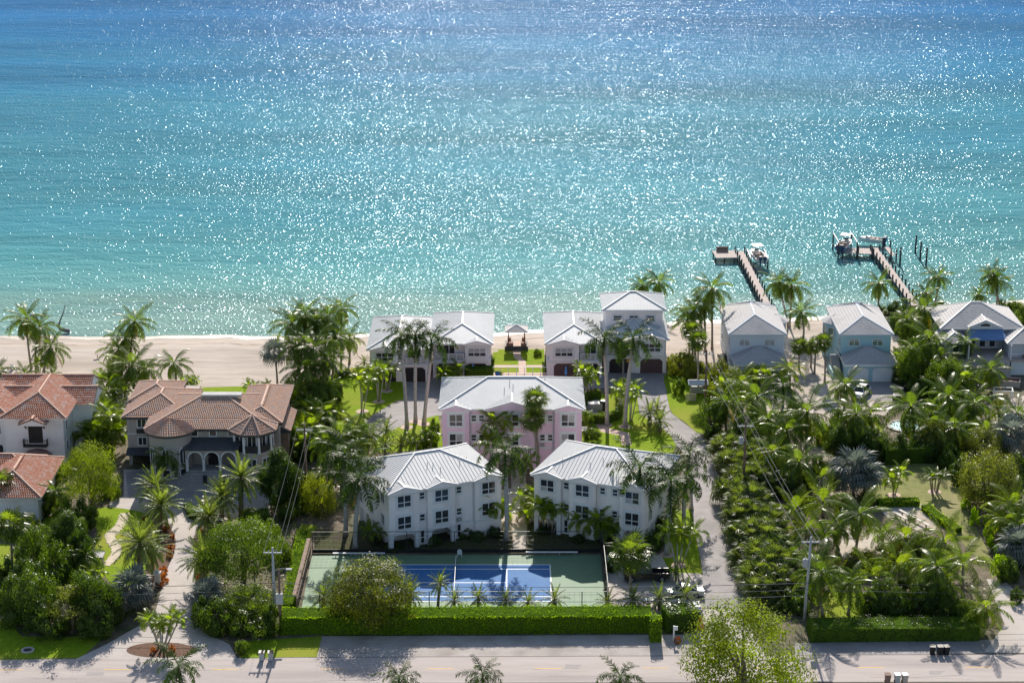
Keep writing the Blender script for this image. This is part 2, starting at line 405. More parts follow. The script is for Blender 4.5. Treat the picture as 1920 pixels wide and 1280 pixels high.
# ------------------------------------------------------------------ mesh kit
class MB:
    def __init__(s):
        s.v = []
        s.f = []
        s.mi = []

    def face(s, pts, mi=0):
        k = len(s.v)
        s.v.extend([tuple(p) for p in pts])
        s.f.append(tuple(range(k, k + len(pts))))
        s.mi.append(mi)
        return s

    def box(s, x0, x1, y0, y1, z0, z1, mi=0):
        k = len(s.v)
        s.v.extend([(x0, y0, z0), (x1, y0, z0), (x1, y1, z0), (x0, y1, z0), (x0, y0, z1), (x1, y0, z1), (x1, y1, z1), (x0, y1, z1)])
        for q in ((0, 3, 2, 1), (4, 5, 6, 7), (0, 1, 5, 4), (1, 2, 6, 5), (2, 3, 7, 6), (3, 0, 4, 7)):
            s.f.append(tuple(k + i for i in q))
            s.mi.append(mi)
        return s

    def beam(s, a, b, w, h=None, mi=0):
        """square bar from a to b"""
        h = h or w
        a, b = Vector(a), Vector(b)
        d = (b - a).normalized()
        up = Vector((0, 0, 1)) if abs(d.z) < 0.95 else Vector((0, 1, 0))
        sd = d.cross(up).normalized() * (w / 2)
        u = sd.cross(d).normalized() * (h / 2)
        k = len(s.v)
        for p in (a, b):
            for q in (-sd - u, sd - u, sd + u, -sd + u):
                s.v.append(tuple(p + q))
        for q in ((0, 1, 2, 3), (7, 6, 5, 4), (0, 4, 5, 1), (1, 5, 6, 2), (2, 6, 7, 3), (3, 7, 4, 0)):
            s.f.append(tuple(k + i for i in q))
            s.mi.append(mi)
        return s

    def tube(s, path, radii, n=7, mi=0, cap=True):
        path = [Vector(p) for p in path]
        if not hasattr(radii, '__len__'):
            radii = [radii] * len(path)
        k0 = len(s.v)
        for i, p in enumerate(path):
            d = (path[min(i + 1, len(path) - 1)] - path[max(i - 1, 0)])
            d.normalize()
            a = d.orthogonal() if abs(d.z) < 0.9 else Vector((1, 0, 0))
            a = (a - d * a.dot(d)).normalized()
            b = d.cross(a)
            for j in range(n):
                t = 2 * math.pi * j / n
                s.v.append(tuple(p + (a * math.cos(t) + b * math.sin(t)) * radii[i]))
        for i in range(len(path) - 1):
            for j in range(n):
                s.f.append((k0 + i * n + j, k0 + i * n + (j + 1) % n, k0 + (i + 1) * n + (j + 1) % n, k0 + (i + 1) * n + j))
                s.mi.append(mi)
        if cap:
            s.f.append(tuple(k0 + j for j in reversed(range(n))))
            s.f.append(tuple(k0 + (len(path) - 1) * n + j for j in range(n)))
            s.mi += [mi, mi]
        return s

    def prism(s, poly, z0, z1, mi=0):
        """upright prism on a (possibly concave) plan polygon"""
        n = len(poly)
        k = len(s.v)
        s.v.extend([(p[0], p[1], z0) for p in poly] + [(p[0], p[1], z1) for p in poly])
        for i in range(n):
            s.f.append((k + i, k + (i + 1) % n, k + n + (i + 1) % n, k + n + i))
            s.mi.append(mi)
        for t in tessellate_polygon([[Vector((p[0], p[1], 0)) for p in poly]]):
            s.f.append((k + n + t[0], k + n + t[1], k + n + t[2]))
            s.mi.append(mi)
        return s

    def lathe(s, prof, n=12, cx=0, cy=0, a0=0.0, a1=2 * math.pi, mi=0):
        k = len(s.v)
        full = abs(a1 - a0 - 2 * math.pi) < 1e-6
        m = n if full else n + 1
        for r_, z_ in prof:
            for j in range(m):
                t = a0 + (a1 - a0) * j / n
                s.v.append((cx + r_ * math.cos(t), cy + r_ * math.sin(t), z_))
        for i in range(len(prof) - 1):
            for j in range(n):
                j2 = (j + 1) % m
                s.f.append((k + i * m + j, k + i * m + j2, k + (i + 1) * m + j2, k + (i + 1) * m + j))
                s.mi.append(mi)
        return s

    def mesh(s, name, mats, smooth=False):
        me = bpy.data.meshes.new(name)
        me.from_pydata(s.v, [], s.f)
        if isinstance(mats, str):
            mats = [mats]
        for q in mats:
            me.materials.append(MATS[q])
        if len(mats) > 1:
            me.polygons.foreach_set('material_index', s.mi)
        if smooth:
            me.polygons.foreach_set('use_smooth', [True] * len(me.polygons))
        me.update()
        return me

    def build(s, name, mats, parent=None, loc=(0, 0, 0), rot=(0, 0, 0), smooth=False):
        return ob(name, s.mesh(name, mats, smooth), parent, loc, rot)


def ob(name, me, parent=None, loc=(0, 0, 0), rot=(0, 0, 0), scale=None):
    o = bpy.data.objects.new(name, me)
    o.location = loc
    o.rotation_euler = rot
    if scale is not None:
        o.scale = scale if hasattr(scale, '__len__') else (scale,) * 3
    if parent is not None:
        o.parent = parent
    col.objects.link(o)
    return o


def tag(o, label=None, cat=None, group=None, kind=None):
    if label:
        o['label'] = label
    if cat:
        o['category'] = cat
    if group:
        o['group'] = group
    if kind:
        o['kind'] = kind
    return o


def thing(name, label, cat, loc=(0, 0, 0), rz=0.0, group=None):
    o = ob(name, None, None, loc, (0, 0, rz))
    o.empty_display_size = 0.2
    return tag(o, label, cat, group)


def spline(pts, closed=True, sub=5):
    """Catmull-Rom through plan points"""
    n = len(pts)
    out = []
    rng = range(n) if closed else range(n - 1)
    for i in rng:
        g = (lambda k: pts[k % n]) if closed else (lambda k: pts[min(max(k, 0), n - 1)])
        p0, p1, p2, p3 = g(i - 1), g(i), g(i + 1), g(i + 2)
        for j in range(sub):
            t = j / sub
            out.append(tuple(0.5 * ((2 * p1[q]) + (-p0[q] + p2[q]) * t + (2 * p0[q] - 5 * p1[q] + 4 * p2[q] - p3[q]) * t * t + (-p0[q] + 3 * p1[q] - 3 * p2[q] + p3[q]) * t ** 3) for q in range(2)))
    if not closed:
        out.append(tuple(pts[-1][:2]))
    return out


def sheet(name, pts, z, mat, curve=False, survey=True, parent=None):
    """flat ground sheet"""
    w = [at(*p) for p in pts] if survey else pts
    if curve:
        w = spline(w)
    b = MB()
    b.v = [(p[0], p[1], z) for p in w]
    for t in tessellate_polygon([[Vector((p[0], p[1], 0)) for p in w]]):
        a, c, d = (Vector(b.v[i]) for i in t)
        if (c - a).cross(d - a).z < 0:
            t = (t[0], t[2], t[1])
        b.f.append(tuple(t))
        b.mi.append(0)
    o = b.build(name, mat, parent)
    if parent is None:
        o['kind'] = 'structure'
    return o
# ================================================================== the setting
surf('shade_dark_soil', (0.05, 0.055, 0.025), (0.085, 0.09, 0.04), 1.5, 0.95, 0.6, 6, c3=(0.07, 0.06, 0.045), s3=0.3, world_space=True, spec=0.05)  # greenish soil darkened so its colour stands in for deep shade
SHORE = [(-600, 332), (-200, 338), (-87, 339.5), (-42, 339.8), (0, 342), (27, 348), (50, 350.5), (70, 356), (92, 361), (200, 380), (600, 420)]


def shore_y(x):
    for (a, ya), (b, yb) in zip(SHORE, SHORE[1:]):
        if x <= b:
            t = (x - a) / (b - a)
            return ya + (yb - ya) * t + 0.5 * math.sin(x * 0.21) + 0.25 * math.sin(x * 0.63 + 1)
    return SHORE[-1][1]


INLAND = [(-600, 296), (-75, 300), (-60, 303), (-50, 307), (-42, 311), (-34, 312), (-25, 322), (-3, 328), (5, 329), (26, 325), (33, 300), (58, 298), (63, 312), (72, 330), (90, 345), (600, 400)]


def interp(tab, x):
    for (a, ya), (b, yb) in zip(tab, tab[1:]):
        if x <= b:
            return ya + (yb - ya) * (x - a) / (b - a)
    return tab[-1][1]


# land: one sheet, sinking under the sea at the shore
xs_ = [-900, -500, -300, -200] + [-150 + 3 * i for i in range(101)] + [200, 300, 500, 900]
b = MB()
rows = []
for x in xs_:
    sy = shore_y(x)
    rows.append([(x, -400, 0), (x, 150, 0), (x, sy - 9, 0), (x, sy - 4, -0.1), (x, sy, -0.33), (x, sy + 25, -1.6), (x, sy + 60, -2.5)])
nr = len(rows[0])
for rr in rows:
    b.v.extend(rr)
for i in range(len(rows) - 1):
    for j in range(nr - 1):
        b.f.append((i * nr + j, (i + 1) * nr + j, (i + 1) * nr + j + 1, i * nr + j + 1))
        b.mi.append(0)
tag(b.build('ground', 'soil'), kind='structure')
# beach
b = MB()
rows = []
for x in xs_:
    sy = shore_y(x)
    y0 = interp(INLAND, x) + 0.8 * math.sin(x * 0.9)
    y1 = sy - 9
    bump = lambda k: 0.05 * math.sin(x * 0.37 + k) + 0.04 * math.sin(x * 1.1 + 2 * k)
    rows.append([(x, y0, 0.02)] + [(x, y0 + (y1 - y0) * k / 5, 0.09 + bump(k)) for k in range(1, 5)] + [(x, y1, 0.12), (x, sy - 6.2, 0.10 + bump(3)), (x, sy - 5.6, 0.02), (x, sy - 3, -0.12), (x, sy, -0.27), (x, sy + 3, -0.5), (x, sy + 25, -1.5)])
nr = len(rows[0])
for rr in rows:
    b.v.extend(rr)
for i in range(len(rows) - 1):
    for j in range(nr - 1):
        b.f.append((i * nr + j, (i + 1) * nr + j, (i + 1) * nr + j + 1, i * nr + j + 1))
        b.mi.append(0)
tag(b.build('beach', 'sand', smooth=True), kind='structure')
# wet sand and weed line along the wash
b = MB()
for k, (o0, o1, mt) in enumerate(((-2.2, -0.1, 0), (-5.9, -5.55, 1))):
    for x0, x1 in zip(xs_, xs_[1:]):
        za = -0.075 if k == 0 else 0.07
        zb = -0.235 if k == 0 else 0.055
        b.face([(x0, shore_y(x0) + o0 + 0.4 * math.sin(x0), za - 0.06 * (k == 0)), (x1, shore_y(x1) + o0 + 0.4 * math.sin(x1), za - 0.06 * (k == 0)), (x1, shore_y(x1) + o1, zb), (x0, shore_y(x0) + o1, zb)], mt)
surf('wet_sand', (0.30, 0.235, 0.18), (0.36, 0.285, 0.22), 0.6, 0.35, world_space=True, spec=0.5)
surf('weed_line', (0.27, 0.20, 0.145), (0.50, 0.40, 0.32), 0.9, 0.95, world_space=True, spec=0.1)
tag(b.build('wash_line', ['wet_sand', 'weed_line']), kind='structure')
# sea
b = MB()
for i in range(len(xs_) - 1):
    x0, x1 = xs_[i], xs_[i + 1]
    b.face([(x0, shore_y(x0) - 4, -0.25), (x1, shore_y(x1) - 4, -0.25), (x1, 470, -0.25), (x0, 470, -0.25)])
b.face([(-900, 470, -0.25), (900, 470, -0.25), (900, 2000, -0.25), (-900, 2000, -0.25)])
b.face([(-4000, 2000, -0.25), (4000, 2000, -0.25), (4000, 9000, -0.25), (-4000, 9000, -0.25)])
b.face([(-4000, 330, -0.25), (-900, 330, -0.25), (-900, 2000, -0.25), (-4000, 2000, -0.25)])
b.face([(900, 420, -0.25), (4000, 420, -0.25), (4000, 2000, -0.25), (900, 2000, -0.25)])
tag(b.build('sea', 'sea_water'), kind='structure')
# foam where the ripples run out
b = MB()
r_ = random.Random(5)
x = -120.0
while x < 110:
    l_ = r_.uniform(2.5, 7)
    for k in range(4):
        xa, xb = x + l_ * k / 4, x + l_ * (k + 1) / 4
        w0 = 0.15 * math.sin(math.pi * k / 4) + 0.01
        w1 = 0.15 * math.sin(math.pi * (k + 1) / 4) + 0.01
        o = 0.35 * math.sin(x)
        b.face([(xa, shore_y(xa) - 0.5 + o, -0.236), (xb, shore_y(xb) - 0.5 + o, -0.236), (xb, shore_y(xb) - 0.5 + o + w1, -0.236), (xa, shore_y(xa) - 0.5 + o + w0, -0.236)])
    x += l_ + r_.uniform(2.0, 9)
surf('foam', (0.55, 0.55, 0.52), (0.70, 0.70, 0.67), 2.5, 0.8, world_space=True)
tag(b.build('shore_foam', 'foam'), kind='structure')

# road
sheet('road', [(-160, 209.0), (160, 210.6), (160, 218.0), (-160, 214.8)], 0.012, 'road', survey=False)
sheet('near_verge', [(-160, 190), (160, 190), (160, 210.0), (-160, 208.4)], 0.006, 'shoulder', survey=False)
for k, pts in enumerate(([(-160, 208.95), (160, 210.55), (160, 210.68), (-160, 209.08)], [(-160, 214.75), (160, 217.95), (160, 218.07), (-160, 214.87)])):
    sheet('road_edge_seam', pts, 0.017, 'tar', survey=False)
for k in range(-8, 9):
    x0 = -21.8 + 12.19 * k
    yy = 213.35 + 0.0062 * x0
    sheet('lane_dash', [(x0, yy - 0.06), (x0 + 3.05, yy - 0.04), (x0 + 3.05, yy + 0.10), (x0, yy + 0.08)], 0.019, 'paint_yellow', survey=False)

# tar-sealed cracks and patches on the road
r_ = random.Random(21)
for k in range(14):
    x0 = r_.uniform(-60, 60)
    yy = 209.6 + 0.0075 * x0 + r_.uniform(0.5, 5.0)
    pts = [(x0, yy)]
    for j in range(r_.choice((3, 5, 7))):
        pts.append((pts[-1][0] + r_.uniform(0.6, 2.2), pts[-1][1] + r_.uniform(-0.25, 0.25)))
    up = [(p[0], p[1] + 0.035) for p in pts]
    sheet('road_crack', pts + up[::-1], 0.0155, 'tar', survey=False)
surf('patch', (0.33, 0.30, 0.285), (0.37, 0.335, 0.32), 1.5, 0.9, 0.3, 20, world_space=True)
for k in range(5):
    x0 = (-48, -14, 6, 31, 47)[k]
    yy = 210.2 + 0.0075 * x0 + r_.uniform(0.6, 4.0)
    sheet('road_patch', [(x0, yy), (x0 + r_.uniform(1, 3), yy + 0.05), (x0 + 2, yy + 0.9), (x0 + 0.1, yy + 1.0)], 0.0147, 'patch', survey=False)
# shoulders and verges
sheet('gravel_shoulder', [(590, 1234), (602, 1192), (900, 1191), (1300, 1189), (1420, 1192), (1420, 1230), (1000, 1230)], 0.008, 'shoulder')
sheet('shoulder_strip', [(1490, 1205), (1900, 1198), (2000, 1222), (1490, 1230)], 0.009, 'asphalt_drive')
sheet('verge_lawn', [(448, 1202), (604, 1192), (594, 1231), (452, 1234)], 0.016, 'lawn')
sheet('corner_lawn', [(-80, 1160), (15, 1163), (40, 1192), (110, 1194), (200, 1190), (150, 1234), (-80, 1238)], 0.016, 'lawn')

# lawns
sheet('beach_lawn', [(358, 728), (466, 725), (470, 765), (350, 765)], 0.13, 'lawn')
sheet('palm_lawn', [(628, 662), (690, 660), (700, 690), (757, 712), (757, 746), (742, 753), (700, 777), (672, 797), (640, 800), (612, 780), (606, 700)], 0.03, 'lawn', True)
sheet('drive_lawn', [(822, 778), (832, 842), (700, 848), (700, 832), (716, 816), (746, 801), (790, 786)], 0.03, 'lawn')
sheet('entry_lawn', [(1122, 738), (1195, 742), (1198, 775), (1230, 796), (1256, 814), (1268, 835), (1262, 850), (1100, 838), (1078, 805), (1120, 790)], 0.03, 'lawn')
sheet('bend_lawn', [(1250, 700), (1320, 690), (1345, 735), (1345, 800), (1312, 812), (1285, 792), (1259, 772), (1250, 735)], 0.03, 'lawn', True)
sheet('palm_strip_lawn', [(1262, 955), (1296, 955), (1311, 1040), (1317, 1075), (1256, 1073), (1240, 1040), (1262, 1000)], 0.03, 'lawn')
sheet('walk_lawn', [(924, 656), (1020, 656), (1022, 704), (924, 704)], 0.14, 'lawn')
sheet('garden_lawn', [(184, 953), (266, 960), (290, 982), (312, 1012), (300, 1075), (264, 1100), (218, 1100), (192, 1072), (178, 1040), (182, 1000)], 0.03, 'lawn', True)
sheet('side_lawn', [(-40, 1015), (20, 1020), (30, 1050), (26, 1080), (-40, 1085)], 0.03, 'lawn')
sheet('corner_garden_lawn', [(84, 972), (108, 962), (108, 985), (85, 1002), (70, 1000)], 0.03, 'lawn')
sheet('vine_strip', [(566, 982), (596, 985), (582, 1008), (556, 1142), (528, 1142), (552, 1010)], 0.03, 'lawn')
sheet('orchard_lawn', [(1640, 872), (1700, 860), (1765, 850), (1792, 880), (1802, 930), (1836, 1000), (1856, 1045), (1832, 1045), (1782, 995), (1735, 955), (1640, 938), (1628, 900)], 0.03, 'dry_lawn', True)
sheet('hedge_lawn', [(1540, 1112), (1640, 1110), (1640, 1160), (1535, 1160)], 0.03, 'lawn')

# drives and paths
sheet('mansion_drive', [(140, 1236), (200, 1207), (258, 1174), (292, 1145), (303, 1102), (312, 1070), (326, 1040), (330, 1012), (319, 986), (300, 962), (262, 962), (203, 957), (207, 938), (232, 930), (232, 880), (330, 880), (500, 890), (530, 930), (500, 962), (440, 972), (400, 977), (368, 987), (363, 1012), (362, 1052), (366, 1100), (360, 1132), (363, 1162), (388, 1187), (430, 1207), (447, 1237)], 0.022, 'concrete')
isl = []
for k in range(28):
    t = 2 * math.pi * k / 28
    isl.append((303 + 66 * math.cos(t) + 0, 1219 + 15 * math.sin(t) * (1 if math.sin(t) < 0 else 0.9)))
sheet('drive_island', isl, 0.045, 'mulch')
sheet('flower_bed', [(286, 972), (318, 985), (329, 1012), (325, 1040), (311, 1070), (302, 1102), (280, 1104), (272, 1070), (296, 1030), (300, 1000)], 0.04, 'mulch')
sheet('left_drive', [(757, 690), (830, 690), (832, 778), (790, 786), (746, 801), (716, 816), (700, 832), (672, 832), (676, 800), (700, 777), (742, 753), (757, 745)], 0.022, 'asphalt_drive')
sheet('complex_drive', [(1080, 680), (1260, 680), (1253, 722), (1249, 735), (1257, 773), (1284, 794), (1312, 815), (1334, 850), (1349, 900), (1363, 950), (1379, 1030), (1391, 1090), (1400, 1150), (1402, 1195), (1305, 1195), (1300, 1120), (1318, 1078), (1312, 1040), (1297, 958), (1300, 868), (1268, 834), (1256, 814), (1230, 796), (1200, 776), (1194, 742), (1190, 728), (1085, 728)], 0.022, 'asphalt_drive')
sheet('parking_apron', [(1137, 1040), (1235, 1040), (1318, 1078), (1305, 1100), (1310, 1170), (1300, 1175), (1137, 1148)], 0.024, 'concrete')
sheet('drive_mouth', [(1318, 1142), (1402, 1142), (1415, 1200), (1440, 1230), (1290, 1230), (1318, 1190)], 0.026, 'concrete')
sheet('sandy_yard', [(1338, 640), (1700, 630), (1705, 750), (1640, 770), (1540, 762), (1500, 790), (1470, 740), (1345, 700)], 0.15, 'sandy_yard')
sheet('forecourt', [(236, 884), (300, 880), (520, 892), (528, 930), (500, 955), (440, 960), (345, 955), (240, 932)], 0.026, 'asphalt_drive')
sheet('garage_apron', [(1590, 716), (1675, 716), (1690, 752), (1600, 752)], 0.165, 'asphalt_drive')
sheet('sandy_path', [(1512, 770), (1555, 765), (1556, 850), (1562, 925), (1538, 940), (1505, 870)], 0.03, 'sandy_yard', True)
sheet('sand_patch', [(1555, 980), (1700, 1000), (1720, 1040), (1600, 1050), (1560, 1020)], 0.025, 'sandy_yard', True)
sheet('bench_court', [(1655, 940), (1745, 950), (1755, 985), (1740, 1000), (1665, 970)], 0.034, 'sandy_yard', True)
sheet('side_drive', [(1850, 1085), (1884, 1088), (1935, 1140), (2000, 1180), (2000, 1225), (1845, 1222), (1884, 1170)], 0.022, 'concrete')
sheet('side_path', [(1850, 760), (1925, 740), (1930, 780), (1905, 830), (1880, 825)], 0.02, 'sandy_yard')
sheet('garden_walk', [(958, 880), (985, 880), (990, 960), (985, 1030), (962, 1030), (960, 960)], 0.024, 'sandy_yard')
sheet('under_house', [(700, 950), (960, 915), (1000, 915), (1245, 950), (1215, 1005), (1040, 985), (1000, 975), (955, 975), (740, 1010)], 0.014, 'sandy_yard')
sheet('painted_shade_ground', [(590, 990), (700, 1000), (740, 1012), (955, 978), (965, 1034), (590, 1036)], 0.012, 'shade_dark_soil')  # dark sheets paint the shade in front of the blush blocks
sheet('painted_shade_ground', [(990, 978), (1040, 988), (1215, 1008), (1225, 1034), (990, 1034)], 0.012, 'shade_dark_soil')
sheet('walk', [(962, 657), (976, 657), (977, 671), (986, 679), (987, 704), (973, 704), (972, 678), (963, 671)], 0.15, 'path_pink')
for pts in ([(925, 685.5), (972, 685.5), (972, 689), (925, 689)], [(987, 685.5), (1020, 685.5), (1020, 689), (987, 689)]):
    sheet('cross_walk', pts, 0.146, 'path_pink')
sheet('pool_deck', [(855, 700), (1075, 700), (1085, 722), (845, 722)], 0.145, 'path_pink')
sheet('bench_walk', [(1112, 790), (1124, 788), (1140, 802), (1180, 812), (1184, 835), (1166, 835), (1162, 816), (1128, 810)], 0.036, 'path_pink')
sheet('hedge_ring_ground', [(1088, 752), (1100, 740), (1150, 742), (1165, 755), (1160, 785), (1130, 795), (1095, 790)], 0.028, 'concrete', True)
for cxp, cyp in ((763, 801), (779, 790), (795, 795), (1137, 797), (1172, 800), (679, 771), (710, 753), (725, 733), (655, 681), (1272, 1060), (1250, 1040), (1676, 928), (1752, 922)):
    c0 = at(cxp, cyp)
    sheet('mulch_ring', [(c0[0] + 0.95 * math.cos(k * 0.5236) * (1 + 0.1 * math.sin(k * 2.1)), c0[1] + 0.95 * math.sin(k * 0.5236)) for k in range(12)], 0.042, 'path_pink', True, survey=False)

# stepping stones, each its own piece of the path
stp = thing('stepping_stone_path', None, None)
del_keys = [k for k in ('label', 'category') if k in stp]
stp['kind'] = 'structure'
line = spline([at(*q) for q in [(234, 962), (231, 975), (221, 990), (206, 1004), (213, 1019), (219, 1030), (213, 1046), (196, 1060)]], False, 6)
r_ = random.Random(3)
for i in range(0, len(line) - 1):
    (xa, ya), (xb, yb) = line[i], line[i + 1]
    ang = math.atan2(yb - ya, xb - xa)
    cx, cy = (xa + xb) / 2, (ya + yb) / 2
    w = r_.uniform(0.62, 0.80)
    ln = math.hypot(xb - xa, yb - ya) * 0.44
    poly = []
    for (u, v) in ((-1, -1), (1, -1), (1.1, 0), (1, 1), (-1, 1), (-1.1, 0.1)):
        u2, v2 = u * ln * r_.uniform(0.9, 1.02), v * w * r_.uniform(0.85, 1.05)
        poly.append((cx + u2 * math.cos(ang) - v2 * math.sin(ang), cy + u2 * math.sin(ang) + v2 * math.cos(ang)))
    MB().prism(poly, 0.03, 0.075).build('stone', 'flagstone', stp)

# tennis court
cw = [at(585, 1041), at(1126, 1040), at(1136, 1143), at(565, 1143)]
court = thing('tennis_court', 'blue and green tennis court behind the long front hedge', 'tennis court')
NX, CY = at(853, 1093)[0], 236.8
sheet('green_surface', cw, 0.05, 'court_green', survey=False, parent=court)
sheet('blue_surface', [(NX - 11.89, CY - 5.49), (NX + 11.89, CY - 5.49), (NX + 11.89, CY + 5.49), (NX - 11.89, CY + 5.49)], 0.054, 'court_blue', survey=False, parent=court)
LW = 0.08


def cline(x0, x1, y0, y1):
    sheet('line', [(x0, y0), (x1, y0), (x1, y1), (x0, y1)], 0.058, 'paint_white', survey=False, parent=court)


for yy in (-5.49, -4.115, 4.115, 5.49):
    cline(NX - 11.89, NX + 11.89, CY + yy - LW, CY + yy + LW)
for xx in (-11.89, 11.89):
    cline(NX + xx - LW, NX + xx + LW, CY - 5.49 + LW, CY - 4.115 - LW)
    cline(NX + xx - LW, NX + xx + LW, CY - 4.115 + LW, CY + 4.115 - LW)
    cline(NX + xx - LW, NX + xx + LW, CY + 4.115 + LW, CY + 5.49 - LW)
for xx in (-6.4, 6.4):
    cline(NX + xx - LW, NX + xx + LW, CY - 4.115 + LW, CY + 4.115 - LW)
cline(NX - 6.4 + LW, NX + 6.4 - LW, CY - LW, CY + LW)
# ================================================================== building kit (local plan: x to the right, -y towards the road)
def hip_faces(x0, x1, y0, y1, z, s, axis='x', g0=False, g1=False):
    """sloped faces (eave edge first), ridge/hip segments and gable triangles of a hip roof"""
    F, S, T = [], [], []
    if axis == 'x':
        h = (y1 - y0) / 2
        ym, zr = (y0 + y1) / 2, z + h * s
        a = (x0 + (0 if g0 else h), ym, zr)
        c = (x1 - (0 if g1 else h), ym, zr)
        A, B, C, D = (x0, y0, z), (x1, y0, z), (x1, y1, z), (x0, y1, z)
        F.append([A, B, c, a])
        F.append([C, D, a, c])
        (T if g0 else F).append([D, A, a])
        (T if g1 else F).append([B, C, c])
        S.append((a, c))
        if not g0:
            S += [(A, a), (D, a)]
        if not g1:
            S += [(B, c), (C, c)]
    else:
        h = (x1 - x0) / 2
        xm, zr = (x0 + x1) / 2, z + h * s
        a = (xm, y0 + (0 if g0 else h), zr)
        c = (xm, y1 - (0 if g1 else h), zr)
        A, B, C, D = (x0, y0, z), (x1, y0, z), (x1, y1, z), (x0, y1, z)
        F.append([D, A, a, c])
        F.append([B, C, c, a])
        (T if g0 else F).append([A, B, a])
        (T if g1 else F).append([C, D, c])
        S.append((a, c))
        if not g0:
            S += [(A, a), (B, a)]
        if not g1:
            S += [(C, c), (D, c)]
    return F, S, T


def frame_of(poly):
    p0, p1 = Vector(poly[0]), Vector(poly[1])
    u = (p1 - p0).normalized()
    n = None
    for q in poly[2:]:
        n = u.cross(Vector(q) - p0)
        if n.length > 1e-6:
            break
    n.normalize()
    if n.z < 0:
        n = -n
    v = n.cross(u)
    uv = [((Vector(q) - p0).dot(u), (Vector(q) - p0).dot(v)) for q in poly]
    return p0, u, v, n, uv


def clip_range(uv, t, axis):
    """span of the convex outline along the other axis at coordinate t"""
    hit = []
    for (a, b_) in zip(uv, uv[1:] + uv[:1]):
        pa, pb = a[axis], b_[axis]
        if (pa - t) * (pb - t) <= 0 and abs(pa - pb) > 1e-9:
            k = (t - pa) / (pb - pa)
            hit.append(a[1 - axis] + (b_[1 - axis] - a[1 - axis]) * k)
    if len(hit) < 2:
        return None
    return min(hit), max(hit)


def seams_on(mb, poly, step=0.5, w=0.035, h=0.04):
    p0, u, v, n, uv = frame_of(poly)
    us = [q[0] for q in uv]
    t = min(us) + step * 0.5
    while t < max(us):
        r = clip_range(uv, t, 0)
        if r and r[1] - r[0] > 0.3:
            a = p0 + u * t + v * (r[0] + 0.02) + n * (h / 2)
            c = p0 + u * t + v * (r[1] - 0.05) + n * (h / 2)
            q = n * (h / 2)
            sd = u * (w / 2)
            mb.face([a - sd - q, a - sd + q, c - sd + q, c - sd - q])
            mb.face([a - sd + q, a + sd + q, c + sd + q, c - sd + q])
            mb.face([a + sd + q, a + sd - q, c + sd - q, c + sd + q])
        t += step


def tiles_on(mb, poly, du=0.30, dv=0.50, rise=0.085, lift=0.065):
    p0, u, v, n, uv = frame_of(poly)
    if v.z < 0:
        v = -v
        uv = [(a, -c) for a, c in uv]
    vmax = max(q[1] for q in uv)
    k = 0
    t = 0.0
    while t < vmax:
        r = clip_range(uv, min(t + dv * 0.5, vmax - 0.02), 1)
        if r:
            cnt = max(1, int((r[1] - r[0]) / du))
            st = r[0] + ((r[1] - r[0]) - cnt * du) / 2
            for i in range(cnt):
                uu = st + (i + 0.5) * du
                jit = RND.uniform(-0.025, 0.025)
                a = p0 + u * uu + v * (t - 0.03 + jit) + n * lift
                c = p0 + u * uu + v * (t + dv) + n * 0.01
                pr = [(-du * 0.46, 0.0), (-du * 0.24, rise), (du * 0.24, rise), (du * 0.46, 0.0)]
                fr = [a + u * q[0] + n * q[1] for q in pr]
                bk = [c + u * q[0] + n * q[1] for q in pr]
                for j in range(3):
                    mb.face([fr[j], fr[j + 1], bk[j + 1], bk[j]])
                lo = [a + u * q - n * (lift - 0.005) for q in (-du * 0.46, du * 0.46)]
                mb.face([lo[0], lo[1], fr[3], fr[2], fr[1], fr[0]])
        t += dv
        k += 1


def courses_on(mb, poly, dv=0.5, lift=0.07):
    p0, u, v, n, uv = frame_of(poly)
    if v.z < 0:
        v = -v
        uv = [(a, -c) for a, c in uv]
    vmax = max(q[1] for q in uv)
    t = 0.0
    while t < vmax - 0.1:
        t2 = min(t + dv, vmax - 0.01)
        r, r2 = clip_range(uv, t + 0.01, 1), clip_range(uv, t2, 1)
        if r and r2:
            a, c = p0 + u * r[0] + v * t + n * lift, p0 + u * r[1] + v * t + n * lift
            d, e = p0 + u * r2[1] + v * t2 + n * 0.012, p0 + u * r2[0] + v * t2 + n * 0.012
            mb.face([a, c, d, e])
            mb.face([a - n * (lift - 0.008), c - n * (lift - 0.008), c, a])
        t += dv


